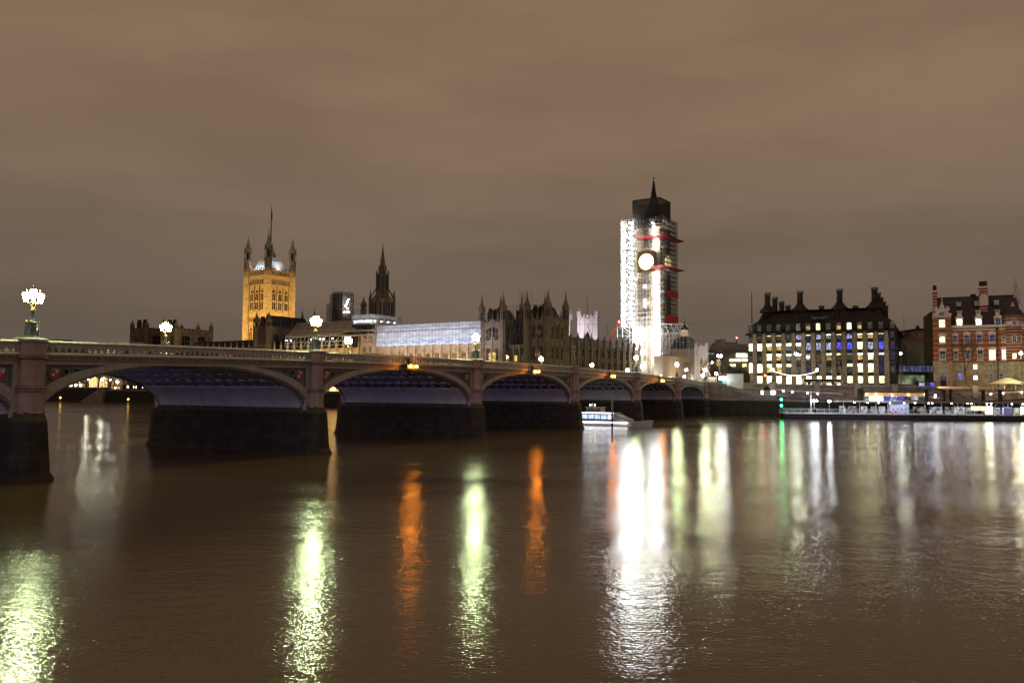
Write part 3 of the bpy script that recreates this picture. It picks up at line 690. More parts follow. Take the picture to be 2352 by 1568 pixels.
# ------------------------------------------------------------------ red brick building with white bands
SF = Frame(*HF.w(*[0, 0]).xy, HF.a)
SF.ox, SF.oy = pt(2143, 880, 266).xy
def banded(name, c1, c2, period, frac):
    if name in MATS: return MATS[name]
    m = bpy.data.materials.new(name); m.use_nodes = True; t = m.node_tree; b = t.nodes['Principled BSDF']; L = t.links.new; b.inputs['Roughness'].default_value = .85
    tc = N(t, 'ShaderNodeTexCoord'); s = N(t, 'ShaderNodeSeparateXYZ'); L(tc.outputs['Object'], s.inputs[0])
    md = N(t, 'ShaderNodeMath', operation='MODULO'); md.inputs[1].default_value = period; L(s.outputs['Z'], md.inputs[0])
    lt = N(t, 'ShaderNodeMath', operation='LESS_THAN'); lt.inputs[1].default_value = period * frac; L(md.outputs[0], lt.inputs[0])
    nz = N(t, 'ShaderNodeTexNoise'); nz.inputs['Scale'].default_value = 1.2; nz.inputs['Detail'].default_value = 6; L(tc.outputs['Object'], nz.inputs[0])
    mr = N(t, 'ShaderNodeMapRange'); mr.inputs[1].default_value = .3; mr.inputs[2].default_value = .7; mr.inputs[3].default_value = .65; mr.inputs[4].default_value = 1.2; L(nz.outputs[0], mr.inputs[0])
    mx = N(t, 'ShaderNodeMix', data_type='RGBA'); mx.inputs[6].default_value = (*c1, 1); mx.inputs[7].default_value = (*c2, 1); L(lt.outputs[0], mx.inputs[0])
    sm = N(t, 'ShaderNodeVectorMath', operation='SCALE'); L(mx.outputs[2], sm.inputs[0]); L(mr.outputs[0], sm.inputs['Scale']); L(sm.outputs[0], b.inputs['Base Color'])
    MATS[name] = m; return m
M_brick = banded('banded_brick', (.30, .085, .035), (.50, .36, .29), 1.55, .13)
M_brick2 = banded('banded_brick_fine', (.30, .075, .04), (.56, .43, .38), .95, .26)
M_portl = masonry('pale_ashlar', (.48, .37, .24), (.42, .32, .21), (.26, .2, .13), 1.5, .5)
M_wht = mat('white_stone', (.66, .52, .48), .7, .12, 1)
M_slate = mat('purple_slate', (.075, .058, .06), .65, .25, .8)
def build_brick():
    c3 = lambda x, y, ly=0: SF.on(2044.2 + x * .1758, 620.2 + y * .1758, ly)
    t = thing('brick_building', 'red brick building with white bands, slate roof, striped chimneys and a stone base', 'building', (SF.ox, SF.oy, 0), SF.a)
    g0 = 8.6; zb = c3(1000, 1208)[1]; ze = c3(1000, 740)[1]; zr = c3(1100, 350, 7)[1]
    x0 = c3(557, 900)[0]; xb = c3(805, 900)[0]; xt = c3(1610, 900)[0]; xe = 31; D = 26
    m = MB(); m.box(xb - .5, xe, .6, D, g0, zb); m.build('stone_base', M_portl, t)
    m = MB(); m.box(xb - .5, xe, .75, D, zb, ze); m.build('brick_wall', M_brick, t)
    m = MB(); m.box(x0, xb, -.3, D, g0, zb); m.box(x0 - .15, xb + .15, -.5, D, zb, zb + .5); m.build('bay_base', M_portl, t)
    zg = c3(680, 605, -.3)[1]
    m = MB(); m.box(x0 + .1, xb - .1, -.15, 12, zb + .5, zg); m.build('brick_bay', M_brick, t)
    m = MB(); m.box(xb, xe, .2, D, ze - .2, ze + .5); m.box(xb + .2, xe, .5, D, ze - 1.1, ze - .7); m.build('cornice', M_wht, t)
    # slate roof
    m = MB(); xr1 = c3(1640, 325, 8)[0]
    m.loft([[(x0 + .3, 1.0, ze + .4), (xr1 + 1.5, 1.0, ze + .4), (xr1 + 1.5, D, ze + .4), (x0 + .3, D, ze + .4)], [(x0 + .9, 8.0, zr), (xr1, 8.0, zr), (xr1, 12, zr), (x0 + .9, 12, zr)]]); m.build('roof', M_slate, t)
    m = MB(); m.box(x0 + .9, xr1, 7.9, 12.1, zr, zr + .3); m.build('ridge', M_lead, t)
    def stack(xa, xb_, yy0, yy1, ztop, zbase, ly, name='chimney'):
        m = MB(); m.box(xa, xb_, ly, ly + 2.2, zbase, ztop - 2.2, 0); m.box(xa - .35, xb_ + .35, ly - .35, ly + 2.5, ztop - 2.2, ztop - 1.6, 1); m.box(xa + .1, xb_ - .1, ly + .1, ly + 2.1, ztop - 1.6, ztop, 2); m.build(name, [M_brick2, M_wht, M_lead], t)
    a, b = c3(555, 300, 4)[0], c3(614, 300, 4)[0]; stack(a, b, 0, 0, c3(580, 200, 4)[1], ze - 1, 4)
    a, b = c3(1163, 300, 4)[0], c3(1277, 300, 4)[0]; zt = c3(1215, 145, 4)[1]; stack(a, b, 0, 0, zt, ze + 5, 4.0)
    za = c3(1225, 460, 3.8)[1]; m = MB(); m.box(a + .1, b + .1, 3.6, 4.6, za, za + 2.2)
    m.prism([((a + b) / 2 + .1 + (b - a) / 2 * cos(q * pi / 8), za + 2.2 + 1.4 * sin(q * pi / 8)) for q in range(9)], 3.6, 4.6); m.build('chimney_gable', M_wht, t)
    a, b = c3(1050, 330, 12)[0], c3(1120, 330, 12)[0]; m = MB(); m.box(a, b, 11, 13, zr - 1, c3(1085, 318, 12)[1]); m.build('chimney', M_lead, t)
    # left bay gable with rounded head
    gx0, gx1 = c3(600, 560, -.2)[0], c3(762, 560, -.2)[0]; gz0 = c3(680, 600, -.2)[1]; gz1 = c3(680, 525, -.2)[1]; gz2 = c3(680, 458, -.2)[1]
    m = MB(); m.box(gx0, gx1, -.3, 6, gz0, gz1, 0); m.box(gx0 - .5, gx1 + .5, -.5, 6, gz1, gz1 + .35, 0)
    cxg = (gx0 + gx1) / 2
    m.prism([(cxg + (gx1 - gx0 + .8) / 2 * cos(q * pi / 12), gz1 + .35 + (gz2 - gz1 - .35) * sin(q * pi / 12)) for q in range(13)], -.35, 6)
    m.lathe([(.35, 0), (.35, 1.2), (.14, 1.5), (.02, 4.0)], cxg, .2, gz1 + 1.2, 8, 0)
    for s in (-1, 1): m.box(cxg + s * .95 - .28, cxg + s * .95 + .28, -.40, -.352, gz1 + .6, gz1 + 2.1, 1)
    for s in (-1, 1): m.ball((cxg + s * (gx1 - gx0) * .62, -.2, gz0 + .5), .5, 8, 6, 0)
    m.box(x0 - .05, xb + .05, -.4, 6, gz0 - .35, gz0, 0)
    m.build('gable', [M_wht, M_lead], t)
    wl, wr = c3(640, 575, -.35)[0], c3(712, 575, -.35)[0]
    window(t, wl, wr, c3(680, 590, -.35)[1], c3(680, 552, -.35)[1], -.33, 'b', 3, False, M_wframe)
    # round corner turret
    R_ = 2.85
    m = MB(); cxt, cyt = c3(1622, 900)[0], 2.4
    m.lathe([(R_, g0 - g0), (R_, zb - g0)], cxt, cyt, g0, 20, 0, True); m.build('turret_base', M_portl, t)
    zt0 = c3(1610, 728, -.5)[1]; zt1 = c3(1610, 590, -.5)[1]; zt2 = c3(1610, 445, 0)[1]
    m = MB(); m.lathe([(R_, 0), (R_, zt0 - zb)], cxt, cyt, zb, 20, 0, True); m.lathe([(R_ + .3, 0), (R_ + .3, .4)], cxt, cyt, zt0, 20, 1); m.lathe([(R_ + .02, .4), (R_ + .02, zt1 - zt0 - 1.7)], cxt, cyt, zt0, 20, 1)
    m.lathe([(R_ + .05, 0), (R_ + .05, 1.7)], cxt, cyt, zt1 - 1.7, 20, 0); m.build('turret', [M_brick2, M_wht], t)
    m = MB(); hh = zt2 - zt1
    m.lathe([(R_ + .35, 0), (R_ + .3, .25), (R_ * .95, hh * .25), (R_ * .78, hh * .5), (R_ * .42, hh * .78), (.5, hh * .88)], cxt, cyt, zt1, 20, 0, True); m.lathe([(.6, 0), (.4, .6), (.02, 1.6)], cxt, cyt, zt1 + hh * .86, 8, 1)
    m.build('turret_roof', [M_slate, M_wht], t)
    x, z = c3(1648, 330, 8); m = MB(); m.box(x - .7, x + 1.0, 7.5, 9.5, zr - 2.5, zr + 1.6); m.lathe([(.5, 0), (.5, 1.6), (.75, 1.7), (.35, 2.4), (.2, 3.8), (.02, 5)], x - .1, 8.4, zr + 1.6, 8); m.build('finial', M_wht, t)
    # windows: crop x centre, y top, y bottom, width, state, arched, local y
    ws = [(680, 655, 745, 76, 'C', 0, -.18), (684, 868, 944, 72, 'C', 1, -.18), (688, 1058, 1158, 70, 'D', 0, -.18), (662, 1262, 1306, 26, 'D', 0, -.33), (728, 1258, 1306, 34, 'D', 0, -.33), (697, 1378, 1424, 104, 'b', 1, -.33),
          (852, 862, 938, 56, 'b', 1, .72), (1003, 850, 938, 64, 'b', 1, .72), (1166, 845, 938, 68, 'b', 1, .72), (1334, 845, 935, 68, 'b', 1, .72), (1485, 862, 930, 40, 'D', 0, .72),
          (860, 1060, 1160, 50, 'D', 0, .72), (1015, 1050, 1160, 62, 'b', 0, .72), (1180, 1045, 1165, 66, 'D', 0, .72), (1337, 1045, 1168, 84, 'C', 0, .72), (1487, 1040, 1162, 50, 'C', 0, .72),
          (918, 1238, 1284, 44, 'b', 0, .57), (1114, 1234, 1292, 50, 'C', 0, .57), (1318, 1232, 1290, 42, 'D', 0, .57), (1497, 1232, 1290, 46, 'D', 0, .57),
          (918, 1358, 1424, 50, 'B', 0, .57), (1118, 1376, 1430, 54, 'C', 1, .57), (1320, 1355, 1424, 50, 'b', 0, .57), (1453, 1355, 1424, 50, 'D', 0, .57), (1550, 1355, 1424, 50, 'b', 0, .57)]
    for cx_, ya, yb, ww, k, ar, ly in ws:
        a, z1 = c3(cx_ - ww / 2, ya, ly); b, z0 = c3(cx_ + ww / 2, yb, ly)
        w_ = window(t, a, b, z0, z1, ly, k, 4, bool(ar), M_wframe, .55, .3)
        if ya > 840 and ya < 1100:
            s = MB(); s.box(a - .35, b + .35, ly - .3, ly + .05, z0 - .5, z0 - .2); s.build('sill', M_wht, w_)
            s = MB()
            if ar or ya > 1000:
                s.prism([((a + b) / 2 + ((b - a) / 2 + .5) * cos(q * pi / 8), z1 + .1 + (1.1 if ar else .9) * sin(q * pi / 8)) for q in range(9)], ly - .15, ly + .02)
            if s.v: s.build('window_head', M_wht, w_)
    for cx_, k in ((1625, 'b'), (1690, 'D')):
        for ya, yb, kk in ((662, 712, k), (862, 930, k), (1090, 1155, 'C')):
            ly = -.5 if cx_ == 1625 else .05
            a, z1 = c3(cx_ - 24, ya, ly); b, z0 = c3(cx_ + 24, yb, ly); window(t, a, b, z0, z1, ly, kk, 2, False, M_wframe, .5, .3)
    for cx_, ya, yb, k, big in ((908, 645, 745, 'F', 1), (1158, 640, 738, 'F', 1), (1412, 635, 724, 'b', 1), (905, 555, 588, 'y', 0), (1152, 548, 580, 'd', 0), (1404, 540, 572, 'y', 0), (897, 440, 464, 'd', 0), (1141, 430, 455, 'd', 0), (1392, 418, 445, 'd', 0)):
        wpx = 34 if big else 17; ly = .35 if big else (2.6 if ya > 500 else 4.6)
        a, z1 = c3(cx_ - wpx, ya, ly); b, z0 = c3(cx_ + wpx, yb, ly); d = thing('x', '', '') if 0 else None
        m = MB(); m.box(a - .3, a - .02, ly - .1, ly + 5, z0 - .2, z1 + .3); m.box(b + .02, b + .3, ly - .1, ly + 5, z0 - .2, z1 + .3); m.box(a - .02, b + .02, ly + .12, ly + 4.6, z0 - .2, z1 + .3)
        m.box(a - .45, b + .45, ly - .3, ly + 5, z1 + .3, z1 + .55)
        if big: m.prism([(a - .5, z1 + .55), (b + .5, z1 + .55), ((a + b) / 2, z1 + 1.9)], ly - .25, ly + 5)
        dm = m.build('dormer', M_wht, t); window(dm, a, b, z0, z1, ly, k, 2, False, M_wframe, .5, .1)
    dp = MB(); a, z1 = c3(1400, 770, .3); dp.box(a - .12, a + .12, .2, .45, g0, z1); dp.box(a - .5, a + .5, .0, .5, z1, z1 + .5); dp.build('drainpipe', M_black, t)
    # entrance
    a, z1 = c3(660, 1462, -.35); b, _ = c3(735, 1462, -.35); m = MB(); m.box(a, b, -.36, -.28, g0, z1 + 1); m.build('door', M_black, t)
    return t
build_brick()
# ------------------------------------------------------------------ palace: pavilions and river front
def gothic_face(m, x0, x1, z0, z1, y, bays, mi=0, wi=1, floors=2, depth=.35, win=True):
    """pilaster strips, string courses and mullioned windows proud of / let into a wall plane at local y"""
    bw = (x1 - x0) / bays; fh = (z1 - z0) / floors
    for k in range(bays + 1):
        x = x0 + k * bw; m.box(x - .22, x + .22, y - depth, y - .002, z0, z1, mi)
    for f in range(floors + 1):
        z = z0 + f * fh; m.box(x0, x1, y - depth * .7, y - .002, z - .18, z + .18, mi)
    if not win: return
    for f in range(floors):
        for k in range(bays):
            xa, xb = x0 + k * bw + bw * .26, x0 + (k + 1) * bw - bw * .26; za, zb = z0 + f * fh + fh * .22, z0 + (f + 1) * fh - fh * .2
            m.face([(xa, y - .03, za), (xb, y - .03, za), (xb, y - .03, zb - .3), ((xa + xb) / 2, y - .03, zb + .25), (xa, y - .03, zb - .3)], wi)
            for j in range(0, 4):
                x = xa + (xb - xa) * j / 3; m.box(x - .06, x + .06, y - .12, y - .032, za, zb - .2, mi)
            m.box(xa, xb, y - .11, y - .034, (za + zb) / 2 - .08, (za + zb) / 2 + .08, mi)
def turn(m, i0, x, y, a):                                     # rotate everything added since vertex i0 about (x, y)
    for j in range(i0, len(m.v)):
        X, Y, Z = m.v[j][0] - x, m.v[j][1] - y, m.v[j][2]; m.v[j] = (x + X * cos(a) - Y * sin(a), y + X * sin(a) + Y * cos(a), Z)
def turret_mb(x, y, z0, zc, zt, r=1.25, mi=0):
    """octagonal turret: shaft to zc, open lantern stage, ogee cap to zt"""
    m = MB(); h = zt - zc
    m.lathe([(r, 0), (r, zc - z0)], x, y, z0, 8, mi)
    for k in range(8):
        a = pi / 8 + k * pi / 4; m.box(x + r * cos(a) - .11, x + r * cos(a) + .11, y + r * sin(a) - .11, y + r * sin(a) + .11, z0, zc + h * .38, mi)
    for f in (.0, .33): m.lathe([(r * 1.0, -.15), (r * 1.2, 0), (r * 1.2, .25), (r, .4)], x, y, zc + h * f, 8, mi)
    m.lathe([(r * .62, 0), (r * .62, h * .36)], x, y, zc + .3, 8, 1)
    m.lathe([(r * .95, 0), (r * 1.02, h * .04), (r * .95, h * .10), (r * .62, h * .24), (r * .36, h * .36), (r * .2, h * .48), (r * .26, h * .50), (r * .1, h * .54), (.07, h * .64)], x, y, zc + h * .36, 8, mi)
    for k in range(8):
        a = pi / 8 + k * pi / 4; m.lathe([(.16, 0), (.13, h * .12), (.02, h * .2)], x + r * 1.05 * cos(a), y + r * 1.05 * sin(a), zc + h * .34, 4, mi)
    return m
def battlements(m, x0, x1, y0, y1, z, mi=0, st=1.5, h=.9):
    n = max(2, int((x1 - x0) / st))
    for k in range(n):
        x = x0 + (x1 - x0) * (k + .25) / n
        m.box(x, x + (x1 - x0) / n * .5, y0, y0 + .35, z, z + h, mi); m.box(x, x + (x1 - x0) / n * .5, y1 - .35, y1, z, z + h, mi)
    n = max(2, int((y1 - y0) / st))
    for k in range(n):
        y = y0 + (y1 - y0) * (k + .25) / n
        m.box(x0, x0 + .35, y, y + (y1 - y0) / n * .5, z, z + h, mi); m.box(x1 - .35, x1, y, y + (y1 - y0) / n * .5, z, z + h, mi)
def pavilion(parent, x0, x1, y0, y1, z0, zt, tt, stone, turrets=None, roofh=6, bays=2, sbays=3, r=1.25, name='pavilion', tz=None, fl=3):
    m = MB(); m.box(x0, x1, y0, y1, z0, zt)
    gothic_face(m, x0 + r, x1 - r, 10, zt - 1.2, y0, bays, 0, 1, fl)
    i = len(m.v); L = y1 - y0; gothic_face(m, x1 + r, x1 + L - r, 10, zt - 1.2, y0, sbays, 0, 1, fl); turn(m, i, x1, y0, pi / 2)
    battlements(m, x0, x1, y0, y1, zt)
    p = m.build(name, [stone, M_dark], parent)
    for k in range(1, 4) if name != 'south_pavilion' else ():
        for xx, yy in ((x0 + (x1 - x0) * k / 4, y0 + .1), (x1 - .1, y0 + (y1 - y0) * k / 4)):
            q = MB(); q.lathe([(.38, -.6), (.38, 1.3), (.5, 1.4), (.3, 1.7), (.1, 2.9), (.16, 3.0), (.02, 3.6 if k != 2 else 4.4)], xx, yy, zt, 6); q.build('pinnacle', stone, p)
    if roofh:
        q = MB(); q.loft([[(x0 + 1, y0 + 1, zt), (x1 - 1, y0 + 1, zt), (x1 - 1, y1 - 1, zt), (x0 + 1, y1 - 1, zt)], [(x0 + 3.2, y0 + 3.2, zt + roofh), (x1 - 3.2, y0 + 3.2, zt + roofh), (x1 - 3.2, y1 - 3.2, zt + roofh), (x0 + 3.2, y1 - 3.2, zt + roofh)]])
        for k in range(9):
            x = x0 + 3.2 + (x1 - x0 - 6.4) * k / 8; q.lathe([(.09, 0), (.02, .9)], x, y0 + 3.2, zt + roofh, 4)
        for x, h_ in ((x0 + (x1 - x0) * .3, 3), (x0 + (x1 - x0) * .7, 3)):      # dormer pinnacles against the roof
            q.box(x - .7, x + .7, y0 + .6, y0 + 2.5, zt, zt + h_); q.prism([(x - .9, zt + h_), (x + .9, zt + h_), (x, zt + h_ + 2.4)], y0 + .55, y0 + 2.5)
        q.build('roof', M_lead, p)
    for k, (tx, ty) in enumerate(((x0, y0), (x1, y0), (x1, y1), (x0, y1))):
        turret_mb(tx, ty, z0, zt + .4, tt if tz is None else tz[k], r).build('turret', [stone, M_black], p)
    return p
def lattice(m, x0, x1, y0, y1, z0, z1, sx, sz, r=.07, diag=True, faces='nwse'):
    """tubular scaffold on the four sides of a box"""
    nz = max(1, round((z1 - z0) / sz)); dz = (z1 - z0) / nz
    sides = []
    if 's' in faces: sides.append(((x0, y0), (x1, y0)))
    if 'e' in faces: sides.append(((x1, y0), (x1, y1)))
    if 'n' in faces: sides.append(((x1, y1), (x0, y1)))
    if 'w' in faces: sides.append(((x0, y1), (x0, y0)))
    for (xa, ya), (xb, yb) in sides:
        L = math.hypot(xb - xa, yb - ya); n = max(1, round(L / sx))
        P = lambda f: (xa + (xb - xa) * f, ya + (yb - ya) * f)
        for k in range(n + 1):
            x, y = P(k / n); m.bar((x, y, z0), (x, y, z1 + random.uniform(0, .9)), r)
        for j in range(nz + 1):
            z = z0 + j * dz; m.bar((xa, ya, z), (xb, yb, z), r * .9)
            if j < nz: m.bar((xa, ya, z + dz * .5), (xb, yb, z + dz * .5), r * .6)
        if diag:
            for j in range(nz):
                for k in range(n):
                    if (j + k) % 3 == 0:
                        xq, yq = P(k / n); xw, yw = P((k + 1) / n); m.bar((xq, yq, z0 + j * dz), (xw, yw, z0 + (j + 1) * dz), r * .7)
def build_palace():
    t = thing('gothic_palace', 'long gothic stone palace with turreted pavilions along the river beyond the bridge', 'palace', (PF.ox, PF.oy, 0), PF.a)
    c6 = lambda x, y, ly=0: PF.on(1068 + x * .2197, 631.6 + y * .2197, ly)
    g0 = 8.6
    zb = c6(760, 460)[1]
    xA, xB = c6(175, 600)[0], c6(400, 600)[0]; xC = c6(648, 600)[0]
    zt = lambda cx, cy, ly=0: c6(cx, cy, ly)[1]
    # north pavilion: two tower blocks and the recessed middle
    p1 = pavilion(t, xC, 0, 0, 12.5, g0, zb, 0, M_pst, tz=(zt(668, 155), zt(868, 140), zt(1017, 168, 12), zt(820, 185, 12)), roofh=5, r=1.15, name='corner_pavilion')
    p2 = pavilion(t, xA, xB, 0, 12.5, g0, zb - .3, 0, M_pst, tz=(zt(195, 188), zt(380, 172), zt(535, 205, 12), zt(380, 200, 12)), roofh=5, r=1.15, name='corner_pavilion')
    m = MB(); m.box(xB, xC, 1.5, 12, g0, zb - 9); gothic_face(m, xB + 1.3, xC - 1.3, 10, zb - 9, 1.5, 3, 0, 1, 2); m.build('middle_range', [M_pst, M_dark], t)
    def lit(x, w_, y0, y1, k, ly=-.16, n=4):
        a, z1 = c6(x - w_ / 2, y0, ly); b, z0 = c6(x + w_ / 2, y1, ly)
        window(t, a, b, z0, z1, ly, k, n, True, M_stoned, .5)
    lit(285, 72, 805, 900, 'O'); lit(442, 32, 840, 905, 'A', 1.3, 2); lit(530, 36, 838, 902, 'O', 1.3, 2); lit(405, 12, 560, 595, 'O', 1.3, 1)
    lit(762, 56, 775, 850, 'o', -.16, 3)
    for xx, ww, ya, yb in ((765, 50, 525, 620), (285, 60, 545, 650), (610, 40, 760, 890), (440, 34, 760, 835)):
        lit(xx, ww, ya, yb, 'D', -.16 if xx not in (610, 440) else 1.3, 3)
    m = MB(); lattice(m, xB - 1.0, xC + 1.0, .6, 3, zb - 9, zb + 5.5, 1.3, 2, .06, True, 's'); lattice(m, xC - 5.5, xC + .4, 3, 8, zb, zb + 10.5, 1.2, 1.8, .05, True, 'sw'); lattice(m, xB - .5, xC, 7, 9, zb - 5, zb + 6, 1.5, 2, .06, True, 's')
    m.build('pavilion_scaffold', mat('dull_scaffold_tube', (.16, .15, .15), .6, .2, 1), t)
    m = MB(); m.box(xB + .4, xC - .4, 8, 12, zb - 9, zb + 4.5); m.build('middle_roof', M_lead, t)
    # long north front with pinnacled buttresses
    L0, L1 = 13.5, 78; zf = PF.on(1360, 768, 0)[1]
    zf = 24.6
    m = MB(); m.box(-9, -.5, L0, L1, g0, zf); m.build('north_range', M_pst, t)
    m = MB(); m.prism([(-9, zf), (-.6, zf), (-4.8, zf + 3.6)], L0, L1); m.build('north_roof', M_lead, t)
    m = MB(); i = 0; gothic_face(m, L0, L1, 10, zf, 0, 12, 0, 1, 3, .3); turn(m, 0, 0, 0, pi / 2); m.xz(-.5, 0, 0)
    m.build('north_windows', [M_pst, M_dark], t)
    for k in range(12):
        y = L0 + 3 + k * 5.4
        m = MB(); m.box(-.52, .35, y - .5, y + .5, g0, zf + .6); m.lathe([(.62, 0), (.62, 2.2), (.8, 2.3), (.8, 2.5), (.5, 2.8), (.15, 4.0), (.22, 4.1), (.03, 4.8)], -.1, y, zf + .6, 8); m.build('buttress', M_pst, t)
    # river front running south: wall, buttresses, windows, pinnacles
    X1, X0 = xA - .2, -214; ztop = 25.2
    m = MB(); m.box(X0, X1, .8, 14, 5.5, ztop); m.build('river_front', M_stone, t)
    m = MB(); m.prism([(0, ztop), (13, ztop), (6.5, ztop + 5.5)], X0, X1); i0 = 0
    m.v = [(y, x + .9, z) for x, y, z in m.v]; m.build('river_roof', M_lead, t)
    nb = int((X1 - X0) / 4.35); bw = (X1 - X0) / nb
    for k in range(nb):
        x = X0 + (k + .5) * bw
        m = MB(); m.box(x - .42, x + .42, -.15, .8, 5.8, ztop + .4); m.box(x - .55, x + .55, -.3, .8, ztop - 3.2, ztop - 2.8); m.box(x - .55, x + .55, -.3, .8, 17, 17.4)
        m.lathe([(.5, 0), (.5, 1.3), (.65, 1.4), (.4, 1.7), (.12, 3.1), (.18, 3.2), (.02, 3.9)], x, .3, ztop + .4, 8); m.build('buttress', M_stone, t)
    for k in range(nb - 1):
        xa, xb = X0 + (k + .5) * bw + .55, X0 + (k + 1.5) * bw - .55
        for za, zb_ in ((11, 16), (17.6, ztop - 3.4)):
            m = MB(); m.face([(xa + .5, .76, za), (xb - .5, .76, za), (xb - .5, .76, zb_), (xa + .5, .76, zb_)], 1)
            for j in range(5):
                x = xa + .5 + (xb - xa - 1) * j / 4; m.box(x - .07, x + .07, .62, .75, za, zb_)
            for z in (za, (za + zb_) / 2, zb_): m.box(xa, xb, .60, .752, z - .1, z + .1)
            m.build('window', [M_stone, M_dark], t)
    m = MB(); m.box(X0, X1, .5, .81, ztop - 1.2, ztop - .2); m.build('parapet_band', M_stone, t)
    # central canopied pavilion block
    a = PF.on(828, 790, -1)[0]; b = PF.on(861, 790, -1)[0]
    m = MB(); m.box(a, b, -1, 13, g0, 35); gothic_face(m, a + .8, b - .8, 10, 35, -1, 2, 0, 1, 3); 
    i = len(m.v); gothic_face(m, b, b + 13, 10, 35, -1, 3, 0, 1, 3); turn(m, i, b, -1, pi / 2); m.build('centre_pavilion', [M_stone, M_dark], t)
    a1, z1 = PF.on(842, 764, -1.3); b1, z0 = PF.on(850, 777, -1.3); window(t, a1, b1, z0, z1, -1.3, 'X', 2, False, M_stoned)
    # dark peers' pavilion with four turrets in front of the great tower
    a, b = PF.on(589, 760, -.5)[0], PF.on(617, 760, -.5)[0]
    def dz(x, y, ly=-.5): return PF.on(x, y, ly)[1]
    pavilion(t, a, b, -.5, 27, g0, dz(617, 752), 0, M_stoned, tz=(dz(594, 714), dz(618, 714), dz(659, 714, 27), dz(633, 715, 27)), roofh=6, r=1.35, name='dark_pavilion', bays=2, sbays=4)
    # south pavilion, two blocks
    for (xa, xb, yt, tops, st, ly) in ((303, 336, 756, (731, 731, 734, 731), M_stoned, -.5), (374, 404, 757, (725, 731, 729, 731), M_stone, -.5)):
        a, b = PF.on(xa, 780, ly)[0], PF.on(xb, 780, ly)[0]
        pavilion(t, a, b, ly, 20, g0, dz(xb, yt), 0, st, tz=[dz(xa if k in (0, 3) else xb, tops[k] + 1, ly) for k in range(4)], roofh=1.2, r=.95, name='south_pavilion', bays=2, sbays=2)
    return t
KIND['o'] = (W_dim, room('room_rust', (1, .32, .12), .45, 1, .3))
build_palace()
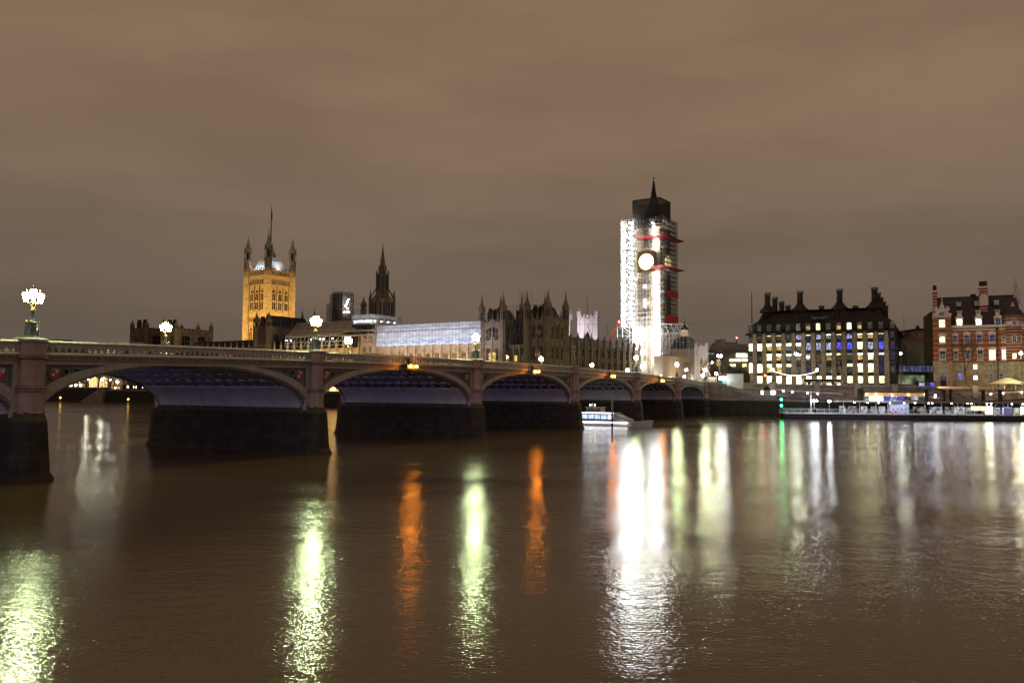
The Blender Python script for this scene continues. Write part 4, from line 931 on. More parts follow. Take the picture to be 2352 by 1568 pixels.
# ------------------------------------------------------------------ great square tower
def build_great_tower():
    D = 530; c3 = lambda x, y: (516.8 + x * .2344, 447.9 + y * .2344)
    cx, cy = c3(415, 1000); o = pt(cx, cy, D)
    G = Frame(o.x, o.y, -PA)
    t = thing('great_tower', 'tall square golden lit stone tower with four corner turrets and a flagpole', 'tower', (G.ox, G.oy, 0), G.a)
    S = 19.8; g0 = 8.6
    Z = lambda y, x=415: pt(*c3(x, y), D + 9).z
    zp_ = Z(742); r = 2.45
    s0, s1 = r * .8, S - r * .8
    m = MB(); m.box(-S, 0, 0, S, g0, zp_)
    for face in (0, 1):
        i = len(m.v)
        A = -S if face == 0 else 0; x0, x1 = A + r, A + S - r
        for y in (800, 890, 1150, 1255):
            z = Z(y); m.box(x0, x1, -.6, -.002, z - .35, z + .35)
        for z0, z1, n in ((Z(880), Z(838), 9), (Z(1238), Z(1205), 9), (Z(790), Z(755), 9)):
            for k in range(n):
                xa = x0 + (x1 - x0) * (k + .28) / n; xb = x0 + (x1 - x0) * (k + .72) / n
                m.face([(xa, -.03, z0), (xb, -.03, z0), (xb, -.03, z1), (xa, -.03, z1)], 1)
            for k in range(n + 1):
                x = x0 + (x1 - x0) * k / n; m.box(x - .16, x + .16, -.35, -.004, z0 - .5, z1 + .5)
        for z0, z1 in ((Z(1128), Z(925)), (g0 + 12, Z(1290))):
            for k in range(3):
                w_ = (x1 - x0) / 3; xa, xb = x0 + w_ * (k + .2), x0 + w_ * (k + .8); zs = z1 - w_ * .62
                m.face([(xa, -.03, z0), (xb, -.03, z0), (xb, -.03, zs), ((xa + xb) / 2 + .7, -.03, zs + 1.6), ((xa + xb) / 2, -.03, zs + 2.2), ((xa + xb) / 2 - .7, -.03, zs + 1.6), (xa, -.03, zs)], 1)
                for j in (0, 1, 2):
                    x = xa + (xb - xa) * j / 2; m.box(x - .17, x + .17, -.3, -.033, z0, zs)
                m.box(xa, xb, -.28, -.034, (z0 + zs) / 2 - .5, (z0 + zs) / 2 + .5); m.box(xa, xb, -.29, -.036, zs - .2, zs + .5)
                m.box(xa - w_ * .2 - .3, xa - w_ * .2 + .3, -.9, -.004, z0 - 1, z1 + 2)
                for sgn in (-1, 1):                              # hood mould
                    m.bar(((xa + xb) / 2 + sgn * (xb - xa) * .5, -.3, zs), ((xa + xb) / 2, -.3, zs + 3.2), .22)
            m.box(x1 - .3, x1 + .3, -.9, -.004, z0 - 1, z1 + 2)
        if face == 1: turn(m, i, 0, 0, pi / 2)
    m.build('shaft', [M_stone, M_dark], t)
    m = MB(); battlements(m, -S + 2, -2, -.2, S - 2, zp_, 0, 1.6, 1.5); m.box(-S + 2, -2, -.2, .3, zp_ - .4, zp_); m.build('parapet', M_stone, t)
    zr = Z(648)
    m = MB(); m.loft([[(-S + 3, 2.2, zp_), (-2.2, 2.2, zp_), (-2.2, S - 3, zp_), (-S + 3, S - 3, zp_)], [(-S + 5, 4.2, zr), (-4.2, 4.2, zr), (-4.2, S - 5, zr), (-S + 5, S - 5, zr)]])
    for k in range(12):
        x = -S + 5 + (S - 9.2) * k / 11; m.lathe([(.14, 0), (.03, 1.2)], x, 4.2, zr, 4); m.lathe([(.14, 0), (.03, 1.2)], -4.2, 4.2 + (S - 9.2) * k / 11, zr, 4)
    m.box(-S / 2 - 3, -S / 2 + 3, S / 2 - 3, S / 2 + 3, zr, zr + 3)
    m.build('iron_roof', mat('pale_iron_roof', (.38, .40, .44), .5, .15, 1), t)
    for x, y, ty in ((0, 0, 372), (-S, 0, 402), (0, S, 403), (-S, S, 432)):
        px = {(0, 0): 415, (-S, 0): 203, (0, S): 650, (-S, S): 445}[(x, y)]
        tm = turret_mb(x, y, g0, Z(640), Z(ty, px), r * .92); tm.lathe([(r, 0), (r, zp_ - g0 + .3)], x, y, g0, 8)
        for z in (Z(1255), Z(1150), Z(890), Z(800), Z(1020)): tm.lathe([(r, -.4), (r * 1.1, -.3), (r * 1.1, .3), (r, .4)], x, y, z, 8, 0)
        tm.lathe([(.3, 0), (.5, .4), (.3, .8)], x, y, Z(ty, px) - .4, 6, 2); tm.build('turret', [M_stone, M_black, M_gold], t)
    m = MB(); m.tube((-S / 2, S / 2, zr), (-S / 2, S / 2, Z(104, 447)), .55, .22, 8); m.ball((-S / 2, S / 2, Z(104, 447) + .3), .6, 8, 6, 1)
    m.build('flagpole', [M_black, M_gold], t)
    m = MB(); zf = Z(150, 447)
    pts = [(-S / 2 + .3 + .25 * k, S / 2 + .25 * sin(k * 1.4), zf - .5 * k) for k in range(5)]
    for a, b in zip(pts, pts[1:]): m.face([a, b, (b[0], b[1], b[2] - 4.4), (a[0], a[1], a[2] - 4.4)])
    m.build('furled_flag', mat('flag_cloth', (.25, .03, .05), .8, .2, 1, col2=(.03, .03, .18)), t)
    # gold floodlights on the lower roofs
    for lx, ly, tx, ty in ((-S / 2, -40, -S / 2, 0), (40, S / 2, 0, S / 2)):
        light('tower_floodlight', 'SPOT', G.w(lx, ly, 40), G.w(tx, ty, 55), 200000, (1, .60, .16), 1.5, spot=62, blend=.3)
    light('roof_floodlight', 'AREA', G.w(-S / 2, .8, zp_ + .6), G.w(-S / 2, 4.5, zp_ + 4), 1500, (.85, .92, 1), 14, .4)
    light('roof_floodlight', 'AREA', G.w(-.8, S / 2, zp_ + .6), G.w(-4.5, S / 2, zp_ + 4), 1500, (.85, .92, 1), .4, 14)
build_great_tower()
# ------------------------------------------------------------------ central spire, small spirelet, scaffolded tower
def build_spire():
    D = 411; o = pt(877, 720, D); z = lambda y: pt(877, y, D).z
    t = thing('octagonal_spire', 'dark stone octagonal lantern tower with a slender pinnacled spire above the sheeted roofs', 'spire', (o.x, o.y, 0), -PA)
    m = MB()
    m.lathe([(6.1, 0), (6.0, z(691) - 18), (6.4, z(690) - 18), (6.4, z(688) - 18), (5.2, z(687) - 18)], 0, 0, 18, 8)
    m.build('drum', M_stone, t)
    m = MB(); m.lathe([(5.2, 0), (3.6, z(678) - z(687)), (3.0, z(675) - z(687))], 0, 0, z(687), 8)
    m.lathe([(2.75, 0), (2.65, z(633) - z(676)), (3.05, z(632) - z(676)), (2.2, z(630) - z(676))], 0, 0, z(676), 8)
    m.lathe([(1.75, 0), (1.6, z(615) - z(631)), (1.9, z(614) - z(631)), (1.3, z(611) - z(631))], 0, 0, z(631), 8); m.build('lantern_stage', M_stoned, t)
    m = MB(); m.lathe([(1.4, 0), (1.05, z(597) - z(612)), (1.3, z(596) - z(612)), (.95, z(594) - z(612)), (.12, z(563) - z(612))], 0, 0, z(612), 8); m.ball((0, 0, z(561)), .3, 8, 5); m.build('spire', M_stoned, t)
    for k in range(8):
        a = pi / 8 + k * pi / 4
        p = MB(); x, y = 6.2 * cos(a), 6.2 * sin(a)
        p.lathe([(.75, 0), (.7, z(687) - 20), (.85, z(686) - 20), (.5, z(681) - 20), (.06, z(667) - 20)], x, y, 20, 6)
        p.bar((x * .92, y * .92, z(682)), (x * .5, y * .5, z(662)), .3); p.build('pinnacle', M_stoned, t)
        p = MB(); x, y = 3.0 * cos(a), 3.0 * sin(a); p.lathe([(.42, 0), (.36, z(630) - z(680)), (.48, z(629) - z(680)), (.05, z(619) - z(680))], x, y, z(680), 5); p.lathe([(.22, 0), (.2, z(613) - z(630)), (.03, z(606) - z(630))], x * .62, y * .62, z(630), 5); p.build('pinnacle', M_stoned, t)
        a += pi / 8
        w_ = MB(); u, v = Vector((cos(a), sin(a), 0)), Vector((-sin(a), cos(a), 0))
        for s in (-1, 1):
            c = u * 5.66 + v * s * .85; w_.face([c - v * .55 + Vector((0, 0, 26)), c + v * .55 + Vector((0, 0, 26)), c + v * .55 + Vector((0, 0, z(697))), c + Vector((0, 0, z(693))), c - v * .55 + Vector((0, 0, z(697)))])
        w_.build('window', M_dark, t)
        w_ = MB(); c = u * 2.62; w_.face([c - v * .5 + Vector((0, 0, z(668))), c + v * .5 + Vector((0, 0, z(668))), c + v * .5 + Vector((0, 0, z(637))), c - v * .5 + Vector((0, 0, z(637)))]); w_.build('window', M_dark, t)
    for k, x in enumerate((-7, 7)):
        pass
    D = 400; o = pt(835, 718, D); t = thing('spirelet', 'small dark pinnacled ventilation turret left of the great stone spire', 'turret', (o.x, o.y, 20), 0)
    turret_mb(0, 0, 0, pt(835, 712, D).z - 20, pt(835, 680, D).z - 20, 1.3).build('turret', [M_stoned, M_black], t)
    for x, yt, yb in ((945.5, 727, 742), (955, 729, 742), (966, 727, 742), (979, 727, 742)):
        pass
build_spire()
M_net = sheet('grey_debris_net', (.20, .19, .19), .62); M_netd = sheet('dark_debris_net', (.10, .10, .11), .55)
M_shw = sheet('white_sheeting', (.72, .74, .80), .93); M_shg = sheet('brown_sheeting', (.27, .235, .21), .96)
M_blu = sheet('blue_sheeting', (.08, .35, .75), .95)
def lampbox(name, mtl, parent, x, y, z, w_=.5, h=.35):
    m = MB(); m.ball((x, y, z), w_ * .5, 8, 6, 0, h / w_); return m.build(name, mtl, parent)
E_work = emit('work_lamp', (.92, .97, 1.0), 34); E_worky = emit('work_lamp_soft', (.97, 1.0, .90), 60)
def build_vent_tower():
    D = 425; o = pt(786, 735, D); F2 = Frame(o.x, o.y, -PA); z = lambda y: pt(786, y, D).z
    xl = F2.on(733, 700)[0]; S = 13
    t = thing('scaffolded_tower', 'squat stone tower wrapped in dark scaffolding with white work lamps on one side', 'tower', (o.x, o.y, 0), -PA)
    m = MB(); m.box(-9.5, -2, 2, 10, 20, z(668)); m.build('tower_core', M_stoned, t)
    m = MB(); lattice(m, -9.0, 0, 0, 12, 28, z(672), 1.8, 2, .07); lattice(m, -11.5, -9, 1, 12, 28, z(693), 1.5, 2, .07); lattice(m, -9, -1, 1, 10, z(672), z(660), 1.3, 1.5, .05)
    m.build('scaffold', M_tube, t)
    m = MB()
    for x0, x1, z1 in ((-9.1, -2.5, z(674)), (-11.6, -9.1, z(695))): m.face([(x0, -.1, 28), (x1, -.1, 28), (x1, -.1, z1), (x0, -.1, z1)])
    m.build('netting', M_netd, t)
    m = MB()
    for k in range(8):
        zz = 30 + k * 2.6; m.box(-9, .2, -.3, 1.0, zz, zz + .12); m.box(-.8, .3, 1.0, 12, zz, zz + .12)
    m.build('platform', M_board, t)
    for i, (x, y) in enumerate(((803, 687), (800, 693), (797, 699), (795, 703), (801, 708), (781, 703), (783, 708), (800, 716), (806, 716), (785, 716), (792, 717))):
        lx, zz = F2.on(x, y, 3); dx = lx
        fx = min(max(lx, -8), 3.0)
        yy = 3.0 if lx <= .3 else 3
        lampbox('work_lamp', E_work, t, fx if fx <= .3 else .35, 2.5 + max(0, lx) * .6, zz, .75, .55)
build_vent_tower()
def build_sheeting():
    # white sheet over the front
    a = PF.on(865, 770, -1.6)[0]; b = PF.on(1104, 765, -1.6)[0]; z0, z1 = 25.0, 33.4
    t = thing('scaffold_sheeting', 'long white scaffold sheeting with a blue strip, lit above the palace river front', 'sheeting', (PF.ox, PF.oy, 0), PF.a)
    m = MB(); n = 60
    for k in range(n):
        xa, xb = a + (b - a) * k / n, a + (b - a) * (k + 1) / n
        f = lambda x, z: (x, -1.6 + .16 * sin(x * 1.1) * cos(z * .9) + .12 * sin(x * .37 + z * 1.7) , z)
        for za, zb in ((z0 + 2.0, z0 + 4.2), (z0 + 4.2, 30.6), (30.75, z1)):
            m.face([f(xa, za), f(xb, za), f(xb, zb), f(xa, zb)], 0)
    m.build('white_sheet', M_shw, t)
    m = MB()
    for k in range(n):
        xa, xb = a + (b - a) * k / n, a + (b - a) * (k + 1) / n
        w1, w2 = .35 * sin(k * .7) + .2 * sin(k * 1.9), .35 * sin((k + 1) * .7) + .2 * sin((k + 1) * 1.9)
        m.face([(xa, -1.75, z0 + 1.2 + w1), (xb, -1.75, z0 + 1.2 + w2), (xb, -1.65, z0 + 2.0), (xa, -1.65, z0 + 2.0)], 0)
    m.build('blue_strip', M_blu, t)
    m = MB()
    for k in range(n):
        xa, xb = a + (b - a) * k / n, a + (b - a) * (k + 1) / n
        m.face([(xa, -1.7, z0 + .3 * sin(k * 1.3) * .4), (xb, -1.7, z0 + .3 * sin((k + 1) * 1.3) * .4), (xb, -1.72, z0 + 1.9), (xa, -1.72, z0 + 1.9)], 0)
    m.build('hem_sheet', M_shw, t)
    m = MB()
    for k in range(33):
        x = a + (b - a) * k / 32; m.bar((x, -1.95, z0 - 2.5), (x, -1.95, z1 + .6), .075)
    for z in (26.9, 28.6, 30.6, 32.2, z1): m.bar((a, -1.95, z), (b, -1.95, z), .055)
    m.bar((a, -2.0, 30.68), (b, -2.0, 30.68), .17)
    for k in range(22):
        x = a + (b - a) * k / 22; m.bar((x, -1.95, z0 - 2.4), (x + 2.2, -.3, z0 - .2), .07); m.bar((x, -1.95, z0 - 2.4), (x + 3, -1.95, z0 - .3), .05)
    m.bar((a, -1.95, z0 - 2.4), (b, -1.95, z0 - 2.4), .08)
    m.build('scaffold', mat('dull_scaffold_tube', (.16, .15, .15), .6, .2, 1), t)
    # brown sloping roof sheets, further left
    a2, b2 = PF.on(660, 760, 0)[0], PF.on(812, 745, 0)[0]
    t = thing('roof_sheeting', 'brown sloping scaffold sheeting over the palace roof left of the spire', 'sheeting', (PF.ox, PF.oy, 0), PF.a)
    m = MB()
    for k in range(16):
        xa, xb = a2 + (b2 - a2) * k / 16, a2 + (b2 - a2) * (k + 1) / 16
        m.face([(xa, -1, 30.3), (xb, -1, 30.3), (xb, 5.5, 37), (xa, 5.5, 37)])
    m.face([(a2, 5.5, 37), (b2, 5.5, 37), (b2, 12, 30), (a2, 12, 30)]); m.face([(a2, -1, 30.3), (a2, 5.5, 37), (a2, 12, 30)])
    m.build('roof_sheet', M_shg, t)
    m = MB()
    for k in range(17):
        x = a2 + (b2 - a2) * k / 16; m.bar((x, -1.1, 30.4), (x + .6, 5.4, 37.15), .05)
        m.bar((x, -1.2, 26), (x, -1.2, 30.4), .07)
        if k < 16: m.bar((x, -1.2, 27), (x + (b2 - a2) / 16, -.9, 29.8), .06); m.bar((x + .5, -1.3, 31), (x + 2.4, -.4, 31.3), .06); m.bar((x + 1, 1.6, 33.2), (x + 3, 2.2, 33.5), .05)
    for z in (26.2, 28, 30.3): m.bar((a2, -1.25, z), (b2, -1.25, z), .08)
    m.bar((a2, 5.5, 37.1), (b2, 5.5, 37.1), .12); m.build('scaffold', M_tube, t)
    for x, y in ((658, 782), (668, 782), (715, 780), (724, 779), (735, 779), (743, 778.5), (763, 777), (793, 776), (804, 775)):
        lx, z = PF.on(x, y, -1.6); lampbox('work_lamp', E_work, t, lx, -1.6, z, .5, .4)
    # boxed canopy over the centre
    cx = PF.on(851, 740, -3)[0]; zt = PF.on(851, 721, -3)[1]; zb = PF.on(851, 743, -3)[1]; xl = PF.on(810, 740, -3)[0]
    t = thing('roof_canopy', 'grey sheeted scaffold box canopy lit from inside at the middle of the palace', 'canopy', (PF.ox, PF.oy, 0), PF.a)
    m = MB(); zm = (zt + zb) / 2; L = 16
    for z0_, z1_, e in ((zm + .2, zt, .4), (zb, zm, 0)):
        m.face([(xl - e, -3 - e, z0_), (cx + e, -3 - e, z0_), (cx + e, -3 - e, z1_), (xl - e, -3 - e, z1_)]); m.face([(cx + e, -3 - e, z0_), (cx + e, L, z0_), (cx + e, L, z1_), (cx + e, -3 - e, z1_)])
    m.face([(xl, -3, zt - .3), (cx, -3, zt - .3), (cx, L, zt - .3), (xl, L, zt - .3)]); m.build('canopy_sheet', sheet('grey_white_sheet', (.45, .46, .47), .85), t)
    m = MB(); m.box(xl - .2, cx + .3, -3.2, L, zb - 1.3, zb - .1); m.build('canopy_floor', M_black, t)
    m = MB(); m.box(xl - 5, cx + 1.5, -3.4, 1, zb - 3.0, zb - 2.4); m.box(xl - 9, cx + 1, -3.2, 0, zb - 4.6, zb - 4.2)
    for k in range(8): m.bar((xl - 8 + k * 2.4, -3, zb - 9), (xl - 8 + k * 2.4, -3, zb - 1.5), .08); m.bar((xl - 8 + k * 2.4, -3, zb - 8), (xl - 6 + k * 2.4, -3, zb - 5), .06)
    m.build('platform', M_board, t)
    for k in range(5): lampbox('work_lamp', E_work, t, xl + 1 + k * (cx - xl - 1.5) / 4, -2.4, zb + 1.1 + .1 * (k % 2), .8, .45)
    for k in range(4): lampbox('work_lamp', E_work, t, cx - .6, k * 4, zb + 1.3, .7, .45)
build_sheeting()
light('sheeting_floodlight', 'AREA', PF.w(-50, -10, 25), PF.w(-50, -1, 31), 8000, (.72, .80, 1.0), 62, 1.0)
light('terrace_floodlight', 'AREA', PF.w(-55, -7, 10.2), PF.w(-55, 0, 19), 15000, (1, .66, .30), 64, .6)
light('terrace_floodlight', 'AREA', PF.w(-140, -7, 10.2), PF.w(-140, 0, 18), 12500, (1, .66, .32), 110, .6)
light('street_glow', 'AREA', PF.w(30, 40, 11), PF.w(0, 45, 20), 420, (1, .78, .48), 1, 70)
light('street_glow', 'AREA', PF.w(-10, -9, 10.5), PF.w(-12, 0, 26), 90, (1, .75, .45), 26, .6)
# ------------------------------------------------------------------ clock tower wrapped in scaffolding
def build_clock_tower():
    o = pt(1522, 860, 357); G = Frame(o.x, o.y, -PA); g0 = 8.6
    z = lambda y, x=1522: G.on(x, y)[1] if x <= 1522 else pt(x, y, 360).z
    zz = lambda y: pt(1500, y, 359).z
    t = thing('clock_tower', 'tall stone clock tower with a glowing round dial, almost hidden in floodlit scaffolding', 'clock tower', (G.ox, G.oy, 0), G.a)
    W, D = 13.3, 16.0                                        # scaffold wraps local x -W..0, y 0..D
    tx0, tx1, ty0, ty1 = -12.4, -1.8, 1.8, 12.4
    ztop, ztier = zz(499), zz(451)
    m = MB(); m.box(tx0, tx1, ty0, ty1, g0, zz(520)); gothic_face(m, tx0, tx1, g0, zz(640), ty0, 5, 0, 1, 9, .3, True); i = len(m.v)
    gothic_face(m, tx1, tx1 + ty1 - ty0, g0, zz(640), ty0, 5, 0, 1, 9, .3, True); turn(m, i, tx1, ty0, pi / 2)
    m.build('stone_shaft', [M_stone, M_stoned], t)
    m = MB(); xc, yc = (tx0 + tx1) / 2, (ty0 + ty1) / 2
    zs = zz(505); zq = lambda y: pt(1493, y, 369).z; zt_ = zq(420)
    m.loft([[(xc + a * s, yc + b * s, h) for a, b in ((-1, -1), (1, -1), (1, 1), (-1, 1))] for s, h in ((4.2, zs), (2.3, zq(486)), (1.25, zq(463)), (.6, zq(438)), (.28, zt_), (.12, zq(410)))]); m.build('spire_roof', M_lead, t)
    m = MB(); m.ball((xc, yc, zq(417)), .45, 8, 5); m.tube((xc, yc, zq(418)), (xc, yc, zq(401)), .14, .07, 5)
    m.box(xc - .8, xc + .8, yc - .08, yc + .08, zq(411.5), zq(410.5)); m.box(xc - .08, xc + .08, yc - .8, yc + .8, zq(411.5), zq(410.5)); m.build('finial', M_gold, t)
    # dial
    lx, zc = G.on(1484.5, 601, .3); r = 3.45
    m = MB()
    for k in range(32):
        a, b = 2 * pi * k / 32, 2 * pi * (k + 1) / 32; m.face([(lx, .28, zc), (lx + r * cos(a), .28, zc + r * sin(a)), (lx + r * cos(b), .28, zc + r * sin(b))])
    dial = m.build('dial', emit('dial_glow', (1, .96, .82), 5.5), t)
    m = MB(); ring(m, lx, zc, r + .35, .36, .12, .4, 0, 32); m.build('dial_rim', M_gold, dial)
    m = MB(); m.bar((lx, .24, zc), (lx + .6, .24, zc + 2.7), .05); m.bar((lx, .22, zc), (lx - 1.3, .22, zc + 1.0), .07); m.build('clock_hand', M_black, dial)
    m = MB(); m.box(lx - 4.3, lx + 4.3, .42, 1.7, zc - 4.4, zc + 4.6)
    for s in (-1, 1): m.box(lx + s * 4.15 - .2, lx + s * 4.15 + .2, .2, .415, zc - 4.3, zc + 4.3)
    m.box(lx - 4.4, lx + 4.4, .15, .418, zc + 4.3, zc + 4.7); m.box(lx - 4.4, lx + 4.4, .15, .418, zc - 4.7, zc - 4.3)
    m.build('dial_surround', mat('gilded_stone', (.42, .30, .10), .5, .3, 2), t)
    # side dial glowing behind netting
    m = MB(); ys, zs2 = 9.5, zz(599)
    for k in range(20):
        a, b = 2 * pi * k / 20, 2 * pi * (k + 1) / 20; m.face([(-1.5, ys, zs2), (-1.5, ys + 3.4 * cos(a), zs2 + 3.4 * sin(a)), (-1.5, ys + 3.4 * cos(b), zs2 + 3.4 * sin(b))])
    m.build('dial', emit('side_dial_glow', (1, .82, .35), 1.3), t)
    # scaffold: main cage, upper tier, hoist tower with lights
    sc_ = thing('tower_scaffold', 'floodlit scaffolding cage with red fans wrapped round the clock tower', 'scaffolding', (G.ox, G.oy, 0), G.a)
    zlow = zz(748)
    m = MB(); lattice(m, -W, 0, 0, D, zlow, zc - 4.8, 1.5, 2.0, .075, True, 'se'); lattice(m, -W, 0, 0, D, zc + 5.4, ztop, 1.5, 2.0, .075, True, 'se')
    lattice(m, -W + 9, 0, 0, D, zc - 4.8, zc + 5.4, 1.5, 2.0, .075, True, 'e')
    for xx in (-3.2, -1.8, 0): 
        for k in range(6): m.bar((xx, 0, zc - 4.8 + k * 2), (xx, 0, zc - 2.8 + k * 2), .07)
    for k in range(7): m.bar((-3.2, 0, zc - 4.8 + k * 1.7), (0, 0, zc - 4.8 + k * 1.7), .06)
    lattice(m, -W + 3.0, 0, 0, D, g0 + 5, zlow, 1.5, 2.0, .075, True, 's')
    m.build('cage', M_tube, sc_)
    m = MB(); x1t = G.on(1514, 500, 2.2)[0]; x0t = G.on(1453, 500, 2.2)[0]
    lattice(m, x0t, x1t, 2.2, D - 2, ztop, ztier, 1.8, 2.2, .05); 
    for z0_, z1_ in ((ztier - .7, ztier), (ztop, ztop + .6)): m.box(x0t, x1t, 2.1, 2.2, z0_, z1_); m.box(x1t, x1t + .1, 2.2, D - 2, z0_, z1_)
    m.build('upper_tier', M_tube, sc_)
    m = MB(); e = .25
    for (xa, ya), (xb, yb) in (((x0t, 2.2 - e), (x1t + e, 2.2 - e)), ((x1t + e, 2.2 - e), (x1t + e, D - 2)), ((x0t, D - 2), (x1t, D - 2)), ((x0t, 2.2), (x0t, D - 2))):
        m.face([(xa, ya, ztop), (xb, yb, ztop), (xb, yb, ztier), (xa, ya, ztier)])
    m.build('upper_net', sheet('cap_net', (.09, .075, .066), .87), sc_)
    m = MB()
    m.face([(-8.5, -.3, zz(566)), (-4.5, -.3, zz(566)), (-4.5, -.3, ztop), (-8.5, -.3, ztop)]); m.face([(-W, -.3, zz(520)), (.3, -.3, zz(520)), (.3, -.3, ztop), (-W, -.3, ztop)])
    m.face([(.3, 4.5, zlow), (.3, D, zlow), (.3, D, zc - 5), (.3, 4.5, zc - 5)]); m.face([(.3, 3.5, zc - 5), (.3, D, zc - 5), (.3, D, zc + 6), (.3, 3.5, zc + 6)]); m.face([(.3, 5, zc + 6), (.3, D, zc + 6), (.3, D, ztop), (.3, 5, ztop)])
    m.face([(-3.4, -.3, zc - 4.6), (.3, -.3, zc - 4.6), (.3, -.3, zc + 5), (-3.4, -.3, zc + 5)])
    m.build('debris_net', M_netd, sc_)
    m = MB(); k = 0; h = zlow
    while h < ztop:
        if abs(h - zc) > 4.6: m.box(-W, 0, .15, 1.6, h, h + .1)
        m.box(-1.5, -.15, 1.6, D, h, h + .1); h += 2.0
    m.build('boarded_lift', M_board, sc_)
    # red protective fans and red wrapped bands
    M_red = mat('red_fan', (.45, .03, .025), .6, .15, 1)
    for yl, yr in ((548, 562), (617, 628)):
        zl = zz(yl); m = MB()
        m.face([(-11.5 if yl < 600 else -4.8, 0, zl), (0, 0, zl), (1.5, -2.2, zl + 1.05), (-11.5 if yl < 600 else -4.8, -2.2, zl + 1.05)] if yl < 600 else [(-4.8, 0, zl), (0, 0, zl), (1.5, -2.2, zl + 1.0), (-4.8, -2.2, zl + 1.0)])
        m.face([(0, 0, zl), (0, D, zl), (3.4, D + 1.5, zl + .7), (1.5, -2.2, zl + 1.05)])
        m.face([(0, D, zl), (-2, D, zl), (-2, D + 3, zl + .6), (3.4, D + 1.5, zl + .7)])
        m.build('red_fan', M_red, sc_)
        m = MB()
        for k in range(8): m.bar((0, k * 2.2, zl - 3), (2.2, k * 2.2, zl + 1.0), .07)
        for k in range(5): m.bar((-11 + k * 2.6, 0, zl - 3), (-11.2 + k * 2.6, -2, zl + 1.3), .06)
        m.build('fan_strut', M_tube, sc_)
    for ya, yb in ((664, 680), (721, 739)):
        m = MB(); m.box(.35, .45, 3.6, D, zz(yb), zz(ya)); m.build('red_band', M_red, sc_)
    # hoist tower
    hx1, hx0 = -W + .3, -W - 6.0
    m = MB(); lattice(m, hx0, hx1, -.8, 3.6, zlow, zz(499), 1.05, 1.0, .07, True, 'swe'); lattice(m, hx0 + 5.4, hx1 + 3.2, -.9, 3.6, g0 + 2, zlow, 1.05, 1.0, .07, True, 'swe')
    m.build('hoist_tower', M_tube, sc_)
    m = MB()
    for k in range(11): m.bar((hx0 - .5 + .0, -.9, zlow + .1), (hx0 - .5, -.9, zlow + .1), .05)
    gx0, gx1 = hx0 - 1.6, hx0 + 4.4                            # raking steel gantry under the hoist
    for xx in (gx0, gx1):
        for yy in (-1.2, 4): m.bar((xx + .8, yy, g0), (xx, yy, zlow), .2)
    nseg = 7
    for k in range(nseg):
        za, zb_ = g0 + (zlow - g0) * k / nseg, g0 + (zlow - g0) * (k + 1) / nseg
        for yy in (-1.2, 4):
            a_, b_ = (gx0 + .5, gx1 + .5) if k % 2 else (gx1 + .5, gx0 + .5)
            m.bar((a_, yy, za), (b_, yy, zb_), .14); m.bar((gx0 + .3, yy, zb_), (gx1 + .3, yy, zb_), .12)
    m.build('steel_gantry', M_tube, sc_)
    # truss and lower cage on the north side
    m = MB(); zt2, zb2 = zz(745), zz(766)
    for yy in (0, ):
        m.bar((-2, -1, zt2), (10.5, -1, zt2 - .4), .16); m.bar((-2, -1, zb2), (10.5, -1, zb2 - .4), .16)
        for k in range(11): m.bar((-2 + k * 1.25, -1, zt2 if k % 2 else zb2), (-.75 + k * 1.25, -1, zb2 if k % 2 else zt2), .11)
    m.bar((10.5, -1, zt2), (10.5, 14, zt2), .16)
    lattice(m, -1.5, 11, 0, 13, g0, zb2, 1.5, 2.0, .075, True, 'se'); m.build('lower_truss', M_tube, sc_)
    # work lamps: hoist tower, corner strip, foot
    n = 0; h = zlow + .8
    while h < zz(503):
        if n % 2 == 0: lampbox('work_lamp', E_wk, sc_, hx0 + 1.4, .6, h, 1.75, 1.5)
        lampbox('work_lamp', E_wk, sc_, hx0 + 4.7, .4, h + .5, 1.2, 1.2); lampbox('work_lamp', E_wk, sc_, hx0 + 3.1, 1.6, h + 1.2, .75, .7); h += 2.2; n += 1
    h = zz(560)
    k = 0
    while h > g0 + 10:
        if not (zc - 4.2 < h < zc + 5.2): lampbox('work_lamp', E_wk, sc_, -3.6, .8, h, 1.5, 1.05); k += 1
        h -= 2.05
    for y_, x_, s_ in ((530, -4.6, 1.2), (520, -3.9, 1.2), (512, -4.4, .9), (541, -4.0, 1.4), (552, -3.4, 1.0)): lampbox('work_lamp', E_wk, sc_, x_, .5, zz(y_), s_, s_ * .8)
    h = zz(752)
    while h > g0 + 4:
        lampbox('work_lamp', E_wk, sc_, -13.0, .3, h, 1.6, 1.3); lampbox('work_lamp', E_wk, sc_, -9.8, .6, h - 1, 1.2, 1.0) if int(h) % 2 else None; h -= 3.1
    for y_ in (700, 655, 690, 610): lampbox('work_lamp', E_wk, sc_, -8.6, 1.0, zz(y_), .55, 1.3)
    light('hoist_light', 'AREA', G.w(-6, -9, 30), G.w(-6, 0, 50), 8500, (.93, .97, 1), 6, 3)
    light('hoist_light', 'AREA', G.w(-6, -9, 12), G.w(-6, 0, 28), 1500, (.97, .98, .94), 8, 3)
    light('side_light', 'AREA', G.w(12, 4, 12), G.w(0, 8, 30), 1500, (1, .75, .5), 6, 3)
    # hoarding at the foot
    x0h, _ = G.on(1502, 850, -5); x1h, _ = G.on(1524, 850, -5); z1 = G.on(1524, 817, -5)[1]
    hd = thing('site_hoarding', 'plain beige box hoarding round the foot of the scaffolded clock tower', 'hoarding', (G.ox, G.oy, 0), G.a)
    m = MB(); Lh = 21; m.box(x0h, x1h, -5, Lh, g0, z1); m.build('panel', mat('beige_hoarding', (.60, .50, .40), .6, .06, .4), hd)
